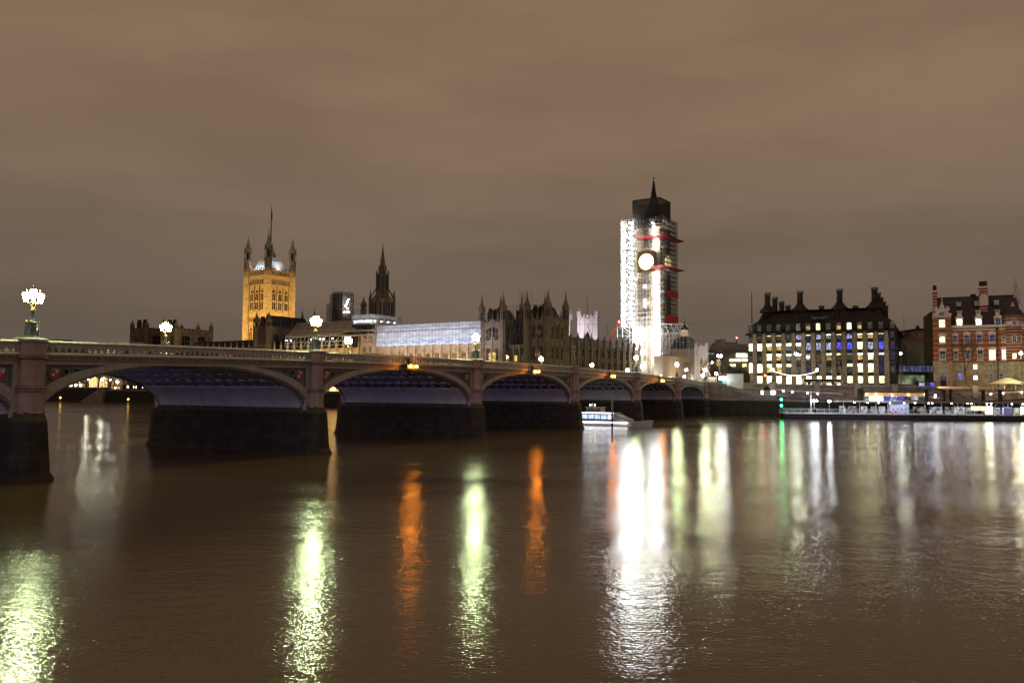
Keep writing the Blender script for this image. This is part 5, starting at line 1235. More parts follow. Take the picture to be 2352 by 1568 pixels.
    m = MB(); m.box(x0h - .05, x1h + .05, -5.05, Lh, z1, z1 + .15); m.box(x1h, x1h + .06, 14.5, 15.2, g0, z1); m.build('trim', mat('hoarding_trim', (.5, .42, .35), .5, .1, 1), hd)
    m = MB(); m.box(-W - 9, x0h - .01, -5.5, -5.2, g0, g0 + 3.6); m.build('low_panel', mat('grey_hoarding', (.42, .38, .35), .6, .08, .4), hd)
    for yy in (0, 10, 15.5): 
        m = MB(); m.box(x1h + .07, x1h + .3, yy, yy + .5, g0 + 3, g0 + 3.3); m.build('wall_light', emit('wall_light', (1, .9, .7), 120), hd)
E_wk = emit('floodlit_work_lamp', (.95, .98, .95), 80)
build_clock_tower()
# ------------------------------------------------------------------ things behind: white church towers, dome, lit church, offices
M_white = mat('floodlit_stone', (.58, .53, .52), .8, .15, .6)
def build_back():
    D = 560
    for xa, xb, lab, yt, pins in ((1328, 1371, 'floodlit white church tower with corner pinnacles, the wider one, behind the palace north front', 727, (706, 708, 708, 706)), (1291, 1309, 'narrow floodlit white church tower just beside the gothic corner pavilion', 732, (706, 708, 708, 708))):
        a, b = pt(xa, 760, D), pt(xb, 760, D); o = pt((xa + xb) / 2, 760, D); G = Frame(o.x, o.y, -R(12)); w_ = (b.x - a.x) / 2 * (.95 if xb - xa > 30 else 1.5)
        if xb - xa < 30: o.x -= w_ * .5
        t = thing('church_tower', lab, 'tower', (o.x, o.y, 8.6), -R(12), 'white church towers'); z = lambda y: pt(o.x, y, D).z - 8.6 if 0 else pt((xa + xb) / 2, y, D).z - 8.6
        m = MB(); h = z(yt); m.box(-w_, w_, 0, 2 * w_, 0, h)
        for x in (-w_, -w_ * .45, w_ * .45, w_): m.box(x - .8, x + .8, -1.0, -.002, 0, h)
        for zz_ in (h - 2, h - 6, h * .55): m.box(-w_, w_, -.7, -.004, zz_, zz_ + .6)
        m.face([(-2, -.03, h * .45), (2, -.03, h * .45), (2, -.03, h * .72), (0, -.03, h * .80), (-2, -.03, h * .72)], 1)
        for s in (-1, 1): m.bar((s * 3.0, -.5, h * .70), (0, -.5, h * .87), .5)
        battlements(m, -w_, w_, -.5, 2 * w_, h, 0, 2.2, 1.4); m.build('shaft', [M_white, M_dark], t)
        for (x, y), py in zip(((-w_, 0), (w_, 0), (w_, 2 * w_), (-w_, 2 * w_)), pins):
            m = MB(); m.lathe([(1.3, 0), (1.2, 3.2), (1.7, 3.4), (1.0, 4.2), (.1, z(py) - h)], x, y, h, 8); m.build('pinnacle', M_white, t)
        light('church_floodlight', 'SPOT', G.w(2, -32, 26), G.w(0, 0, 8.6 + h * .8), 62000, (.95, .88, 1.0), 1, spot=45, blend=.6)
    # dome
    D = 470; o = pt(1572, 800, D); z = lambda y: pt(1572, y, D).z
    t = thing('domed_hall', 'dark ribbed dome with a lit lantern, half hidden behind the scaffolded clock tower', 'domed building', (o.x, o.y, 8.6), 0)
    m = MB(); r = 7.4; zd = z(802) - 8.6
    m.box(-13, 13, -10, 14, 0, zd - 4); m.lathe([(r + .8, -4), (r + .8, 0)], 0, 0, zd, 20); m.build('hall', mat('cream_stone', (.42, .33, .24), .8, .15, 1), t)
    m = MB(); hh = z(771) - 8.6 - zd; m.lathe([(r * cos(q * pi / 18), hh * 1.02 * sin(q * pi / 18)) for q in range(0, 8)], 0, 0, zd, 24, 0, True)
    for k in range(12): 
        a = k * pi / 6
        for q in range(7): m.bar((r * cos(q * pi / 18) * cos(a), r * cos(q * pi / 18) * sin(a), zd + hh * sin(q * pi / 18)), (r * cos((q + 1) * pi / 18) * cos(a), r * cos((q + 1) * pi / 18) * sin(a), zd + hh * sin((q + 1) * pi / 18)), .16)
    m.build('dome', M_lead, t)
    m = MB(); zl = zd + hh * .9
    for k in range(8): m.box(1.7 * cos(k * pi / 4) - .3, 1.7 * cos(k * pi / 4) + .3, 1.7 * sin(k * pi / 4) - .3, 1.7 * sin(k * pi / 4) + .3, zl, zl + 4)
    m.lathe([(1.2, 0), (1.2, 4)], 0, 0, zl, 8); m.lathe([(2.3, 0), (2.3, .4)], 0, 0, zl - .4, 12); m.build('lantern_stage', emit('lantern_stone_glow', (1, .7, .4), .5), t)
    m = MB(); m.lathe([(2.4, 0), (2.0, .8), (1.0, 2.2), (.5, 3), (.25, 4.6)], 0, 0, zl + 4, 12); m.build('lantern_roof', M_lead, t)
    m = MB(); m.ball((0, 0, zl + 9), .55, 8, 6); m.ball((0, 0, zl + 10.6), .4, 8, 6); m.tube((0, 0, zl + 8), (0, 0, zl + 11.6), .08, .05, 5); m.build('finial', M_gold, t)
    # small lit church
    D = 400; o = pt(1611, 830, D); z = lambda y: pt(1611, y, D).z - 8.6; a = pt(1598.5, 830, D); w_ = o.x - a.x
    t = thing('lit_church_tower', 'small brightly lit battlemented church tower with a flagpole, left of the horse statue', 'church tower', (o.x, o.y, 8.6), -R(15))
    m = MB(); h = z(797); m.box(-w_, w_, 0, 2 * w_, 0, h)
    for x in (-w_, w_): m.lathe([(.75, 0), (.75, h + 1.6)], x, 0, 0, 8); battlements(m, x - .7, x + .7, -.7, .7, h + 1.6, 0, .9, .5)
    for zz_ in (h - .4, h - 3.5, h * .5): m.box(-w_, w_, -.35, -.003, zz_, zz_ + .35)
    m.face([(-.6, -.03, h * .28), (.6, -.03, h * .28), (.6, -.03, h * .66), (0, -.03, h * .76), (-.6, -.03, h * .66)], 1)
    m.face([(-.4, -.03, h * .08), (.4, -.03, h * .08), (.4, -.03, h * .22), (-.4, -.03, h * .22)], 1)
    for s in (-1, 1): m.bar((s * 1.0, -.3, h * .62), (0, -.3, h * .86), .18)
    battlements(m, -w_, w_, -.3, 2 * w_, h, 0, 1.1, .8); m.build('shaft', [M_white, M_dark], t)
    m = MB(); m.lathe([(.5, 0), (.4, 1.4), (.1, 2.4)], 0, w_, h, 6); m.tube((0, w_, h), (0, w_, z(769)), .1, .05, 5); m.build('flagpole', M_white, t)
    light('church_floodlight', 'SPOT', Vector(o) + Vector((-3, -17, -8)), Vector(o) + Vector((0, 0, 1)), 9000, (1, .86, .76), .5, spot=75)
    # dark modern offices
    D = 425; t = thing('dark_office', 'dark flat office building with strips of lit windows behind the horse statue', 'office', (0, 0, 0), 0)
    def q(x0, x1, y0, y1, d, dy=14): p, r_ = pt(x0, y1, d), pt(x1, y0, d); return p.x, r_.x, d, d + dy, p.z, r_.z
    M_off = mat('dark_facade', (.10, .085, .07), .7, .2, .6)
    m = MB(); m.box(*q(1624, 1722, 808, 884, D)); m.box(*q(1622, 1722, 801, 808, D - .5)); m.build('wall', M_off, t)
    m = MB(); m.box(*q(1646, 1722, 790, 801, D + 4)); m.box(*q(1650, 1692, 785.5, 790, D + 6)); m.box(*q(1657.5, 1666, 778, 800, D + 3)); m.build('roof_plant', mat('roof_plant', (.16, .14, .11), .7, .2, 1), t)
    for x0, x1, y0, y1, k in ((1691, 1716, 812, 820, W_white), (1676, 1690, 825, 829, W_white), (1690.5, 1702, 825, 829, W_white), (1704, 1717, 824.5, 829, W_white), (1676, 1690, 836, 841, W_cream), (1705, 1715, 836, 842, W_cream), (1646, 1655, 826, 840, W_amber), (1626, 1640, 810, 814, W_grey)):
        m = MB(); X0, X1, Ya, _, Z0, Z1 = q(x0, x1, y0, y1, D - .6); m.face([(X0, Ya, Z0), (X1, Ya, Z0), (X1, Ya, Z1), (X0, Ya, Z1)], 0)
        n = max(2, int((X1 - X0) / 1.1))
        for k_ in range(n + 1): m.box(X0 + (X1 - X0) * k_ / n - .06, X0 + (X1 - X0) * k_ / n + .06, Ya - .1, Ya - .02, Z0, Z1, 1)
        m.build('window', [k, M_frame], t)
    # red light on a mast
    p = pt(1692.5, 799, D + 10); t = thing('light_mast', 'thin roof mast with a small red lamp above the dark office', 'mast', p)
    hh = pt(1692.5, 777, D + 10).z - p.z; m = MB(); m.tube((0, 0, 0), (0, 0, hh), .25, .2, 5); m.build('mast', M_black, t); m = MB(); m.ball((0, 0, hh + .3), .4, 8, 6); m.build('lamp', E_red, t)
    # between office block and brick building
    D = 300; t = thing('stone_terrace_building', 'stone building behind greenish scaffold netting between the two big blocks', 'building', (0, 0, 0), 0)
    M_st2 = mat('brown_stone', (.26, .19, .13), .8, .2, .8)
    m = MB(); m.box(*q(2070, 2114, 776, 884, D)); m.box(*q(2068, 2112, 774.5, 777, D - .4)); m.prism([(q(2074, 2094, 792, 795, D)[0], pt(2080, 796, D).z), (q(2074, 2094, 792, 795, D)[1], pt(2080, 796, D).z), (sum(q(2074, 2094, 792, 795, D)[:2]) / 2, pt(2080, 790, D).z)], D - .3, D); m.build('wall', M_st2, t)
    m = MB()
    for x in (2076, 2096, 2101): m.lathe([(.3, 0), (.5, .5), (.2, 1), (.35, 1.4), (.1, 2)], pt(x, 774, D).x, D + .5, pt(x, 774, D).z, 6)
    m.tube((pt(2086, 774, D).x, D + 3, pt(2086, 774, D).z), (pt(2086, 774, D).x, D + 3, pt(2086, 720, D).z), .09, .05, 5); m.build('roof_urn', M_st2, t)
    m = MB(); m.box(*q(2107, 2124, 756, 800, D + 1)); X0, X1, Ya, Yb, Z0, Z1 = q(2107, 2124, 754, 758, D + .6); m.box(X0, X1, Ya, Yb, Z0, Z1, 1)
    for x in (2115, 2119): m.lathe([(.3, 0), (.25, 1.2)], pt(x, 755, D).x, D + 3, Z1, 6, 1)
    m.build('brick_chimney_block', [M_brick2, M_lead], t)
    m = MB(); X0, X1, Ya, _, Z0, Z1 = q(2083, 2121, 793, 840, D - 1.6); m.face([(X0, Ya, Z0), (X1, Ya, Z0), (X1, Ya, Z1), (X0, Ya, Z1)]); X0, X1, Ya, _, Z0, Z1 = q(2120, 2131, 788, 850, D - 6); m.face([(X0, Ya, Z0), (X1, Ya, Z0), (X1, Ya, Z1), (X0, Ya, Z1)])
    m.build('green_netting', sheet('green_white_net', (.50, .52, .38), .9), t)
    m = MB(); X0, X1, Ya, _, Z0, Z1 = q(2104, 2122, 790, 842, D - 2); lattice(m, X0, X1, Ya, Ya + 1.2, Z0, Z1, 1.2, 2, .06, True, 's'); m.build('scaffold', M_tube, t)
    t = thing('netted_flank', 'tall narrow building flank wrapped in olive netting against the brick building', 'building', (0, 0, 0), 0)
    m = MB(); X0, X1, Ya, Yb, Z0, Z1 = q(2129, 2142, 722, 884, 276, 1.5); m.prism([(X0, Z0), (X1, Z0), (X1, Z1 + 1), (X0, Z1 - .8)], Ya, Yb); m.build('wall', mat('olive_netting', (.10, .085, .03), .8, .2, .4), t)
    # glazed link bridge
    t = thing('glass_footbridge', 'glazed link bridge lit blue between the office block and the brick building', 'footbridge', (0, 0, 0), 0)
    X0, X1, Ya, Yb, Z0, Z1 = q(2064, 2144, 840, 853, 275, 3); n = 9
    for k in range(n):
        a, b = X0 + (X1 - X0) * k / n, X0 + (X1 - X0) * (k + 1) / n; m = MB(); m.face([(a + .08, Ya, Z0), (b - .08, Ya, Z0), (b - .08, Ya, Z1), (a + .08, Ya, Z1)]); m.build('glass_panel', room('link_glass', (.35, .40, .75), .22, .7, .35), t)
    m = MB(); m.box(X0, X1, Ya - .2, Yb, Z1, Z1 + .25); m.box(X0, X1, Ya - .2, Yb, Z0 - 1.1, Z0)
    for k in range(n + 1): x = X0 + (X1 - X0) * k / n; m.box(x - .07, x + .07, Ya - .1, Ya + .1, Z0, Z1)
    m.build('frame', M_black, t)
    m = MB(); X0, X1, Ya, Yb, Z0, Z1 = q(2066, 2140, 860, 882, 283, 1); m.box(X0, X1, Ya, Yb, Z0, Z1); m.build('shop_front', room('shop_glow', (.55, .62, .40), .35, .35, .1), t)
    # kiosks and marquee on the embankment
    p = pt(2128, 884, 258); t = thing('kiosk', 'low dark kiosk with blue lit panels in front of the glass link', 'kiosk', (p.x, p.y, 9.0), -.17)
    m = MB(); m.box(-2.3, 2.3, 0, 2.4, 0, 1.9); m.box(-2.6, 2.6, -.4, 2.6, 1.9, 2.1); m.build('body', M_black, t)
    for a, b, k in ((-2.2, -.6, W_mix), (-.4, .8, W_bdim), (1.0, 2.2, W_blue)): m = MB(); m.face([(a, -.02, .3), (b, -.02, .3), (b, -.02, 1.8), (a, -.02, 1.8)]); m.build('panel', k, t)
    p = pt(2320, 884, 248); t = thing('marquee', 'white peaked marquee tent at the foot of the brick building', 'tent', (p.x, p.y, 8.6), -.3)
    m = MB(); m.loft([[(-4.6, 0, 2.0), (4.6, 0, 2.0), (4.6, 5, 2.0), (-4.6, 5, 2.0)], [(-.5, 2.2, 3.7), (.5, 2.2, 3.7), (.5, 2.8, 3.7), (-.5, 2.8, 3.7)]]); m.build('roof', mat('tent_canvas', (.8, .72, .5), .7, .05, .6), t)
    m = MB()
    for x in (-4.5, -1.5, 1.5, 4.5):
        for y in (.1, 4.9): m.tube((x, y, 0), (x, y, 2.0), .06, None, 6)
    m.build('pole', M_tube, t)
    light('tent_light', 'POINT', (p.x, p.y - 2, 11.0), None, 500, (1, .8, .4), .2)
build_back()
# ------------------------------------------------------------------ floating pier
def build_pontoon():
    p0, p1 = pt(1802, 961.5, 242), pt(2352, 967.5, 234); ang = math.atan2(p1.y - p0.y, p1.x - p0.x)
    N_ = Frame(p0.x, p0.y, ang); on = N_.on
    M_hull = mat('navy_hull', (.018, .017, .03), .35, .2, .8, spec=.4); M_deck = mat('pale_deck', (.50, .50, .52), .6, .15, .5); M_rail = mat('white_rail', (.65, .66, .70), .4, .1, 1)
    zd = on(1900, 949)[1]; L = 86
    t = thing('floating_pier', 'long dark hulled floating boat pier with white railings and a lit canopy', 'pier', (N_.ox, N_.oy, 0), ang)
    xs = on(2192, 955)[0]
    for a, b in ((0, xs - .12), (xs + .12, L)):
        m = MB(); m.loft([[(a + .5, .3, -.6), (b, .3, -.6), (b, 8.7, -.6), (a + .5, 8.7, -.6)], [(a, 0, .3), (b, 0, .3), (b, 9, .3), (a, 9, .3)], [(a, 0, zd - .12), (b, 0, zd - .12), (b, 9, zd - .12), (a, 9, zd - .12)]]); m.build('hull', M_hull, t)
        m = MB(); m.box(a, b, -.12, 9.1, zd - .12, zd); m.box(a, b, -.16, -.121, zd - .22, zd + .05); m.build('deck', M_deck, t)
    n = 40
    for side, y in ((0, .15), (1, 8.8)):
        m = MB()
        for k in range(n + 1): x = .3 + (L - .6) * k / n; m.bar((x, y, zd), (x, y, zd + 1.15), .035)
        for h in (.35, .75, 1.15): m.bar((.3, y, zd + h), (L - .3, y, zd + h), .03 if h < 1 else .045)
        if side == 0: m.bar((.3, .15, zd + 1.15), (.3, 8.8, zd + 1.15), .045); m.bar((.3, .15, zd + .6), (.3, 8.8, zd + .6), .03)
        m.build('railing', M_rail, t)
    for k in range(24):
        m = MB(); m.lathe([(.12, 0), (.12, .3), (.18, .34), (.18, .42)], 1.5 + k * 3.5, -.02, zd, 8); m.build('bollard', M_black, t)
    # canopy
    ca = on(1922, 930, 3)[0]; zc = on(2100, 924, 3)[1]
    m = MB(); m.loft([[(ca, y, zc + h) for y, h in ((.8, 0), (7.5, 0), (7.3, .35), (1.2, .45))], [(L - 1, y, zc + h) for y, h in ((.8, 0), (7.5, 0), (7.3, .35), (1.2, .45))]]); m.build('canopy', mat('canopy_roof', (.23, .20, .18), .5, .2, .4), t)
    for k in range(16):
        x = ca + 2 + k * (L - ca - 4) / 15; m = MB(); m.tube((x, 3.5, zd), (x, 3.5, zc), .07, None, 6)
        if x > xs: m.bar((x, 3.5, zd + 1), (x + 1.6, 3.5, zc - .2), .05); m.bar((x, 3.5, zd + 1.6), (x - 1.6, 3.5, zc - .1), .05)
        m.build('canopy_post', M_rail, t)
    for px in (1962, 1992, 2018, 2044, 2077, 2102, 2133, 2141, 2186, 2222, 2231, 2267, 2276, 2324, 2349):
        x, z = on(px, 928, 1.3); lampbox('canopy_lamp', E_can, t, x, 1.3, zc - .16, .34, .2)
    a, b = on(2045, 940, 2.2)[0], on(2088, 940, 2.2)[0]
    m = MB(); m.box(a, b, 2.2, 5, zd, zc - .35); m.build('ticket_cabin', mat('pale_blue_cabin', (.52, .58, .80), .5, .08, .8), t)
    for k in range(4):
        m = MB(); xk = a + (b - a) * (k + .6) / 4.2; zk = zd + 1.3
        m.face([(xk + .17 * cos(q * pi / 6), 2.18, zk + .17 * sin(q * pi / 6)) for q in range(12)]); m.build('porthole', M_dark, t)
    m = MB(); a, b = on(2306, 945, 2)[0], on(2326, 945, 2)[0]; m.box(a, b, 2, 3.2, zd, zd + 2.1); m.build('blue_box', mat('blue_panel', (.30, .35, .62), .5, .1, 1), t)
    for px, k in ((2236, W_cream), (2246, W_cream), (2258, W_cream), (2268, W_white), (2275, W_white), (2350, W_white)):
        x, z = on(px, 941, 3.2); m = MB(); m.box(x - .55, x + .55, 3.2, 3.35, zd + (.3 if k is W_white else 1.2), zd + 2.3); m.build('lit_board', k, t)
    for k, (px, wd_) in enumerate(((1935, 3), (1958, 4), (1985, 3), (2008, 3), (2026, 3), (2110, 5), (2150, 6), (2180, 4), (2204, 5), (2226, 3), (2290, 3), (2338, 4))):
        x, z = on(px, 941, 5); m = MB(); m.box(x - wd_ * .28, x + wd_ * .28, 5.2, 5.26, zd + .1, zd + 2.0)
        for q in range(wd_ + 1): m.box(x - wd_ * .28 + q * wd_ * .56 / wd_ - .04, x - wd_ * .28 + q * wd_ * .56 / wd_ + .04, 5.1, 5.19, zd, zd + 2.1)
        m.build('shelter_panel', (room('shelter_glow', (.85, .88, 1), .55, .8, .1), room('shelter_dim', (.8, .75, .7), .35, .8, .1))[k % 2], t)
    for px in (2057, 2044, 2298):
        x, z = on(px, 948, 1.2); m = MB(); m.box(x - .35, x + .35, 1.2, 1.5, zd + .3, zd + .9); m.build('red_locker', mat('red_locker', (.6, .05, .04), .5, .1, 2), t)
    for px in (1872, 2103, 2250):
        x, z = on(px, 949, -.1); m = MB(); ring(m, x, zd + .75, .52, .2, -.1, .06, 0, 8); m.face([(x + .36 * cos(q * pi / 4), 0.04, zd + .75 + .36 * sin(q * pi / 4)) for q in range(8)], 1); m.build('life_ring', [mat('ring_dark_red', (.09, .015, .012), .6, .1, 2), M_black], t)
    # deck lamps
    def deck_lamp(px, py, heads, lab, dark=False):
        x, z = on(px, py, 3); w_ = N_.w(x, 3, zd)
        o = thing('deck_lamp', lab, 'deck lamp', w_, ang, 'lamp posts on the floating pier')
        m = MB(); m.tube((0, 0, 0), (0, 0, z - zd), .06, .05, 6); m.build('post', M_rail, o)
        for h in heads: 
            m = MB(); m.ball((h, -.1, z - zd), .24, 8, 6); m.build('lamp', E_deck, o)
    deck_lamp(1870, 920, (-.7, 0, .7), 'triple headed lamp post near the left end of the floating pier')
    deck_lamp(1904.5, 921, (-.2, .2), 'brightest single lamp post on the floating pier, just before the canopy')
    w_ = N_.w(on(1863, 940, 4)[0], 4, zd); o = thing('flag_mast', 'plain white mast standing on the left part of the floating pier', 'mast', w_); m = MB(); m.tube((0, 0, 0), (0, 0, on(1863, 897, 4)[1] - zd), .11, .06, 6); m.build('mast', M_rail, o)
    # green navigation lights
    w_ = N_.w(-.5, 2, 0); o = thing('green_light_post', 'post with two green lamps one above the other at the end of the floating pier', 'navigation light', w_)
    z1, z2 = on(1802, 917, 2)[1], on(1802, 931, 2)[1]; m = MB(); m.tube((0, 0, -.5), (0, 0, z1 + .3), .11, .08, 6); m.build('post', M_black, o)
    for z in (z1, z2): m = MB(); m.ball((0, -.15, z), .34, 10, 6); m.build('lamp', E_green, o)
    # mooring piles
    for k, (px, yt, wd) in enumerate(((1976, 893, 1.0), (2128, 894, .5), (2166.5, 895, .55), (2183, 894, .4), (2258, 896, .5), (2297, 896, .55))):
        x, z = on(px, yt, 10); w_ = N_.w(x, 10, -1)
        lab = ('thickest dark mooring pile behind the left part of the canopy', 'dark mooring pile at the right end of the glowing terminal roof', 'dark mooring pile right of the glowing terminal roof', 'short thin mooring pile beside a white lamp', 'dark mooring pile left of the rising ramp', 'dark mooring pile crossed by the rising ramp')[k]
        o = thing('mooring_pile', lab, 'pile', w_, 0, 'mooring piles behind the floating pier'); m = MB(); m.lathe([(wd, 0), (wd, z + 1), (wd * .5, z + 1.15)], n=12, sm=True); m.build('pile', M_phdk if k == 0 else M_lead, o)
    # terminal on the wall
    X0, _ = on(1983, 905, 13); X1, _ = on(2130, 905, 13); z0, z1 = on(2050, 919, 13)[1], on(2050, 899, 13)[1]
    t = thing('pier_terminal', 'upper pier terminal with a warm lit sloping soffit and glass front below the embankment wall', 'terminal', (N_.ox, N_.oy, 0), ang)
    m = MB(); m.box(X0, X1, 12, 17, z1 - .25, z1); m.build('roof', M_lead, t)
    m = MB(); m.loft([[(X0 + .3, 12.2, z1 - .3), (X1 - .3, 12.2, z1 - .3), (X1 - .3, 12.6, z1 - .3), (X0 + .3, 12.6, z1 - .3)], [(X0 + .3, 14.0, z0 + 1.2), (X1 - .3, 14.0, z0 + 1.2), (X1 - .3, 14.4, z0 + 1.2), (X0 + .3, 14.4, z0 + 1.2)]]); m.build('soffit', mat('timber_soffit', (.42, .28, .12), .5, .2, .8), t)
    m = MB(); m.box(X0, X1, 12, 17.5, z0 - .8, z0 - .3); m.build('floor', M_deck, t)
    for k in range(9):
        xa, xb = X0 + (X1 - X0) * k / 9, X0 + (X1 - X0) * (k + 1) / 9; m = MB(); m.face([(xa + .06, 14.5, z0 - .3), (xb - .06, 14.5, z0 - .3), (xb - .06, 14.5, z0 + 1.25), (xa + .06, 14.5, z0 + 1.25)]); m.build('glass_panel', (W_grey, W_white, W_white, W_blue, W_mix, W_blue, W_dim, W_mix, W_dim)[k], t)
    for px, py in ((2054, 905), (1995, 911)): pass
    for px in (1990, 2012, 2049, 2087, 2125): x, z = on(px, 905, 13); lampbox('soffit_lamp', E_can, t, x, 12.9, z1 - 1.1, .34, .26)
    light('terminal_light', 'AREA', N_.w((X0 + X1) / 2, 12.4, z0 - .2), N_.w((X0 + X1) / 2, 13.2, z1), 260, (1, .72, .3), (X1 - X0) * .9, .3)
    # gangways
    def gangway(lab, a, b, ly, lamps, roof, col=(.42, .38, .34), truss=True):
        (ax, az), (bx, bz) = on(*a, ly), on(*b, ly)
        o = thing('gangway', lab, 'gangway', N_.w(ax, ly, 0), ang, 'gangways down to the floating pier'); dx = bx - ax; m = MB()
        m.loft([[(0, y, az + h) for y, h in ((0, 0), (2.4, 0), (2.2, .28), (.2, .28))], [(dx, y, bz + h) for y, h in ((0, 0), (2.4, 0), (2.2, .28), (.2, .28))]]); m.build('roof', mat(roof, col, .5, .15, .6), o)
        m = MB(); n = max(4, int(abs(dx) / 1.6))
        m.loft([[(0, y, az - 2.3 + h) for y, h in ((0, 0), (2.4, 0), (2.4, .25), (0, .25))], [(dx, y, bz - 2.3 + h) for y, h in ((0, 0), (2.4, 0), (2.4, .25), (0, .25))]])
        if truss:
            for k in range(n):
                f, g = k / n, (k + 1) / n; za, zb_ = az + (bz - az) * f, az + (bz - az) * g
                m.bar((dx * f, 0, za - 2.2 if k % 2 else za), (dx * g, 0, zb_ if k % 2 else zb_ - 2.2), .07); m.bar((dx * f, 0, za - 2.2), (dx * f, 0, za), .05)
        m.build('truss', M_lead, o)
        for px, py in lamps: x, z = on(px, py, ly - .3); lampbox('lamp', E_can, o, x - ax, -.3, z, .4, .4)
    gangway('pale roofed truss gangway with four round lamps at the left', (1787, 896), (1936, 905.5), 12.0, ((1799, 898), (1820, 899.8), (1855, 902.5), (1878, 904)), 'pale_gangway_roof')
    gangway('dark curved roofed gangway coming down from the glowing terminal', (2006, 912), (2118, 922), 9.8, (), 'dark_gangway_roof', (.16, .13, .11), False)
    gangway('long dark gangway right of the glowing terminal', (2122, 912), (2252, 922), 9.8, ((2149, 907.5), (2149, 910.5)), 'dark_gangway_roof', (.16, .13, .11), False)
    gangway('thin pale ramp rising to the wall at the right edge', (2215, 907), (2372, 899), 11.5, ((2183, 911), (2276, 905), (2304, 903), (2347, 901)), 'pale_gangway_roof', (.55, .5, .42), False)
    light('deck_wash', 'AREA', N_.w(16, -3, 7.0), N_.w(16, 1.5, zd + .3), 1700, (.80, .85, 1), 34, .3)
    light('deck_wash', 'AREA', N_.w(58, 2.6, zc - .5), N_.w(58, 1.5, zd), 1500, (.92, .93, 1), 44, .3)
    # ticket hut on the lower landing
    p = EF.w(EF.on(1763, 905, 2.5)[0], 2.5, EF.on(1763, 905, 2.5)[1] - .6); o = thing('ticket_hut', 'small pointed roof hut with bright lit panels at the foot of the stepped wall', 'hut', p, EF.a)
    m = MB(); m.box(-1.1, .9, 0, 2, 0, 1.9); m.loft([[(-1.3, -.2, 1.9), (1.1, -.2, 1.9), (1.1, 2.2, 1.9), (-1.3, 2.2, 1.9)], [(-.15, .95, 3.2), (-.05, .95, 3.2), (-.05, 1.05, 3.2), (-.15, 1.05, 3.2)]], 1); m.build('body', [mat('grey_green_hut', (.26, .28, .24), .6, .1, 1), M_lead], o)
    for xa, xb in ((-1.9, -1.25), (1.05, 2.3)): m = MB(); m.box(xa, xb, .2, .4, .1, 1.7); m.build('lit_panel', E_sign, o)
E_can = emit('canopy_lamp_glow', (.95, .95, 1), 55); E_deck = emit('deck_lamp_glow', (.86, .9, 1), 130); E_sign = emit('lit_panel_glow', (.95, .97, 1), 7)
build_pontoon()
# ------------------------------------------------------------------ river boat and marker post
def build_boat():
    c = pt(1496, 972, 181.5); ang = math.atan2(-.457, .889)
    t = thing('river_boat', 'low white passenger boat with lit windows coming out from under the bridge', 'boat', (c.x, c.y, 0), ang)
    L = 26; hw = 2.6
    def sec(x, w_, z): return [(x, -w_, z), (x, w_, z)]
    m = MB(); st = [(-L, .95), (-L * .6, 1), (-8, 1), (-4, .82), (-1.6, .45), (0, .04)]
    m.loft([[(x, -hw * f * .8, -.4), (x, hw * f * .8, -.4), (x + (.5 if f < .9 else 0), hw * f, .95 + (.35 if f < .5 else 0)), (x + (.5 if f < .9 else 0), -hw * f, .95 + (.35 if f < .5 else 0))] for x, f in st]); m.build('hull', mat('white_hull', (.55, .57, .62), .35, .1, .8), t)
    m = MB(); 
    for y in (-hw - .06, hw + .03): m.box(-L, -4.5, y, y + .04, .62, .85)
    m.build('rubbing_strip_light', E_boat, t)
    m = MB(); m.loft([[(x, -w_, z) for w_, z in ((2.25, .95), (-2.25, .95), (-2.0, h), (2.0, h))] for x, h in ((-L + 1, 2.7), (-8, 2.7), (-4.6, 1.3))]); m.build('cabin', mat('cabin_grey', (.30, .33, .40), .4, .1, 1), t)
    n = 11
    for k in range(n):
        x = -L + 1.8 + k * 1.5
        for s in (-1, 1):
            m = MB(); m.face([(x, s * 2.20, 1.25), (x + 1.3, s * 2.20, 1.25), (x + 1.3, s * 2.08, 2.35), (x, s * 2.08, 2.35)]); m.build('window', E_cabin, t)
    m = MB(); m.box(-L + 1, -7.5, -2.2, 2.2, 2.7, 2.82); m.build('roof', mat('white_hull', (.55, .57, .62)), t)
    m = MB(); m.box(-L + 1.5, -7.8, -2.26, -2.2, 2.68, 2.82); m.build('roof_edge_light', E_boat, t)
    m = MB(); m.box(-14.5, -11, -1.2, 1.2, 2.82, 3.9); m.box(-14.8, -10.8, -1.35, 1.35, 3.9, 4.0); m.build('wheelhouse', mat('white_hull', (.55, .57, .62)), t)
    m = MB(); m.face([(-14.2, -1.22, 3.0), (-11.3, -1.22, 3.0), (-11.3, -1.22, 3.7), (-14.2, -1.22, 3.7)]); m.build('window', W_dim, t)
    m = MB(); m.tube((-13.5, 0, 4), (-13.5, 0, 5.0), .05, None, 5); m.build('mast', M_tube, t)
    for x in (-14.0, -12.9): lampbox('mast_light', emit('mast_glow', (1, .85, .35), 40), t, x, -.2, 4.45, .26, .26)
    p = pt(1406, 985, 167); zt = pt(1406, 905, 167).z
    o = thing('marker_post', 'thin upright post standing in the river in front of the passing boat', 'post', (p.x, p.y, -1.5))
    m = MB(); m.lathe([(.17, 0), (.17, 4.6)], n=10, sm=True); m.build('lower_pile', M_wet, o)
    m = MB(); m.lathe([(.20, 4.6), (.20, zt + 1.3)], n=10, sm=True); m.box(.1, .42, -.03, .03, zt + .4, zt + .9); m.tube((.12, 0, zt + 1.2), (.3, 0, zt + 1.75), .04, None, 4); m.build('upper_sleeve', mat('pale_sleeve', (.42, .36, .24), .7, .2, 1), o)
E_boat = emit('strip_light_glow', (1, .97, .95), 7); E_cabin = room('cabin_glow', (.55, .70, 1), 1.5, .5, .5)
build_boat()
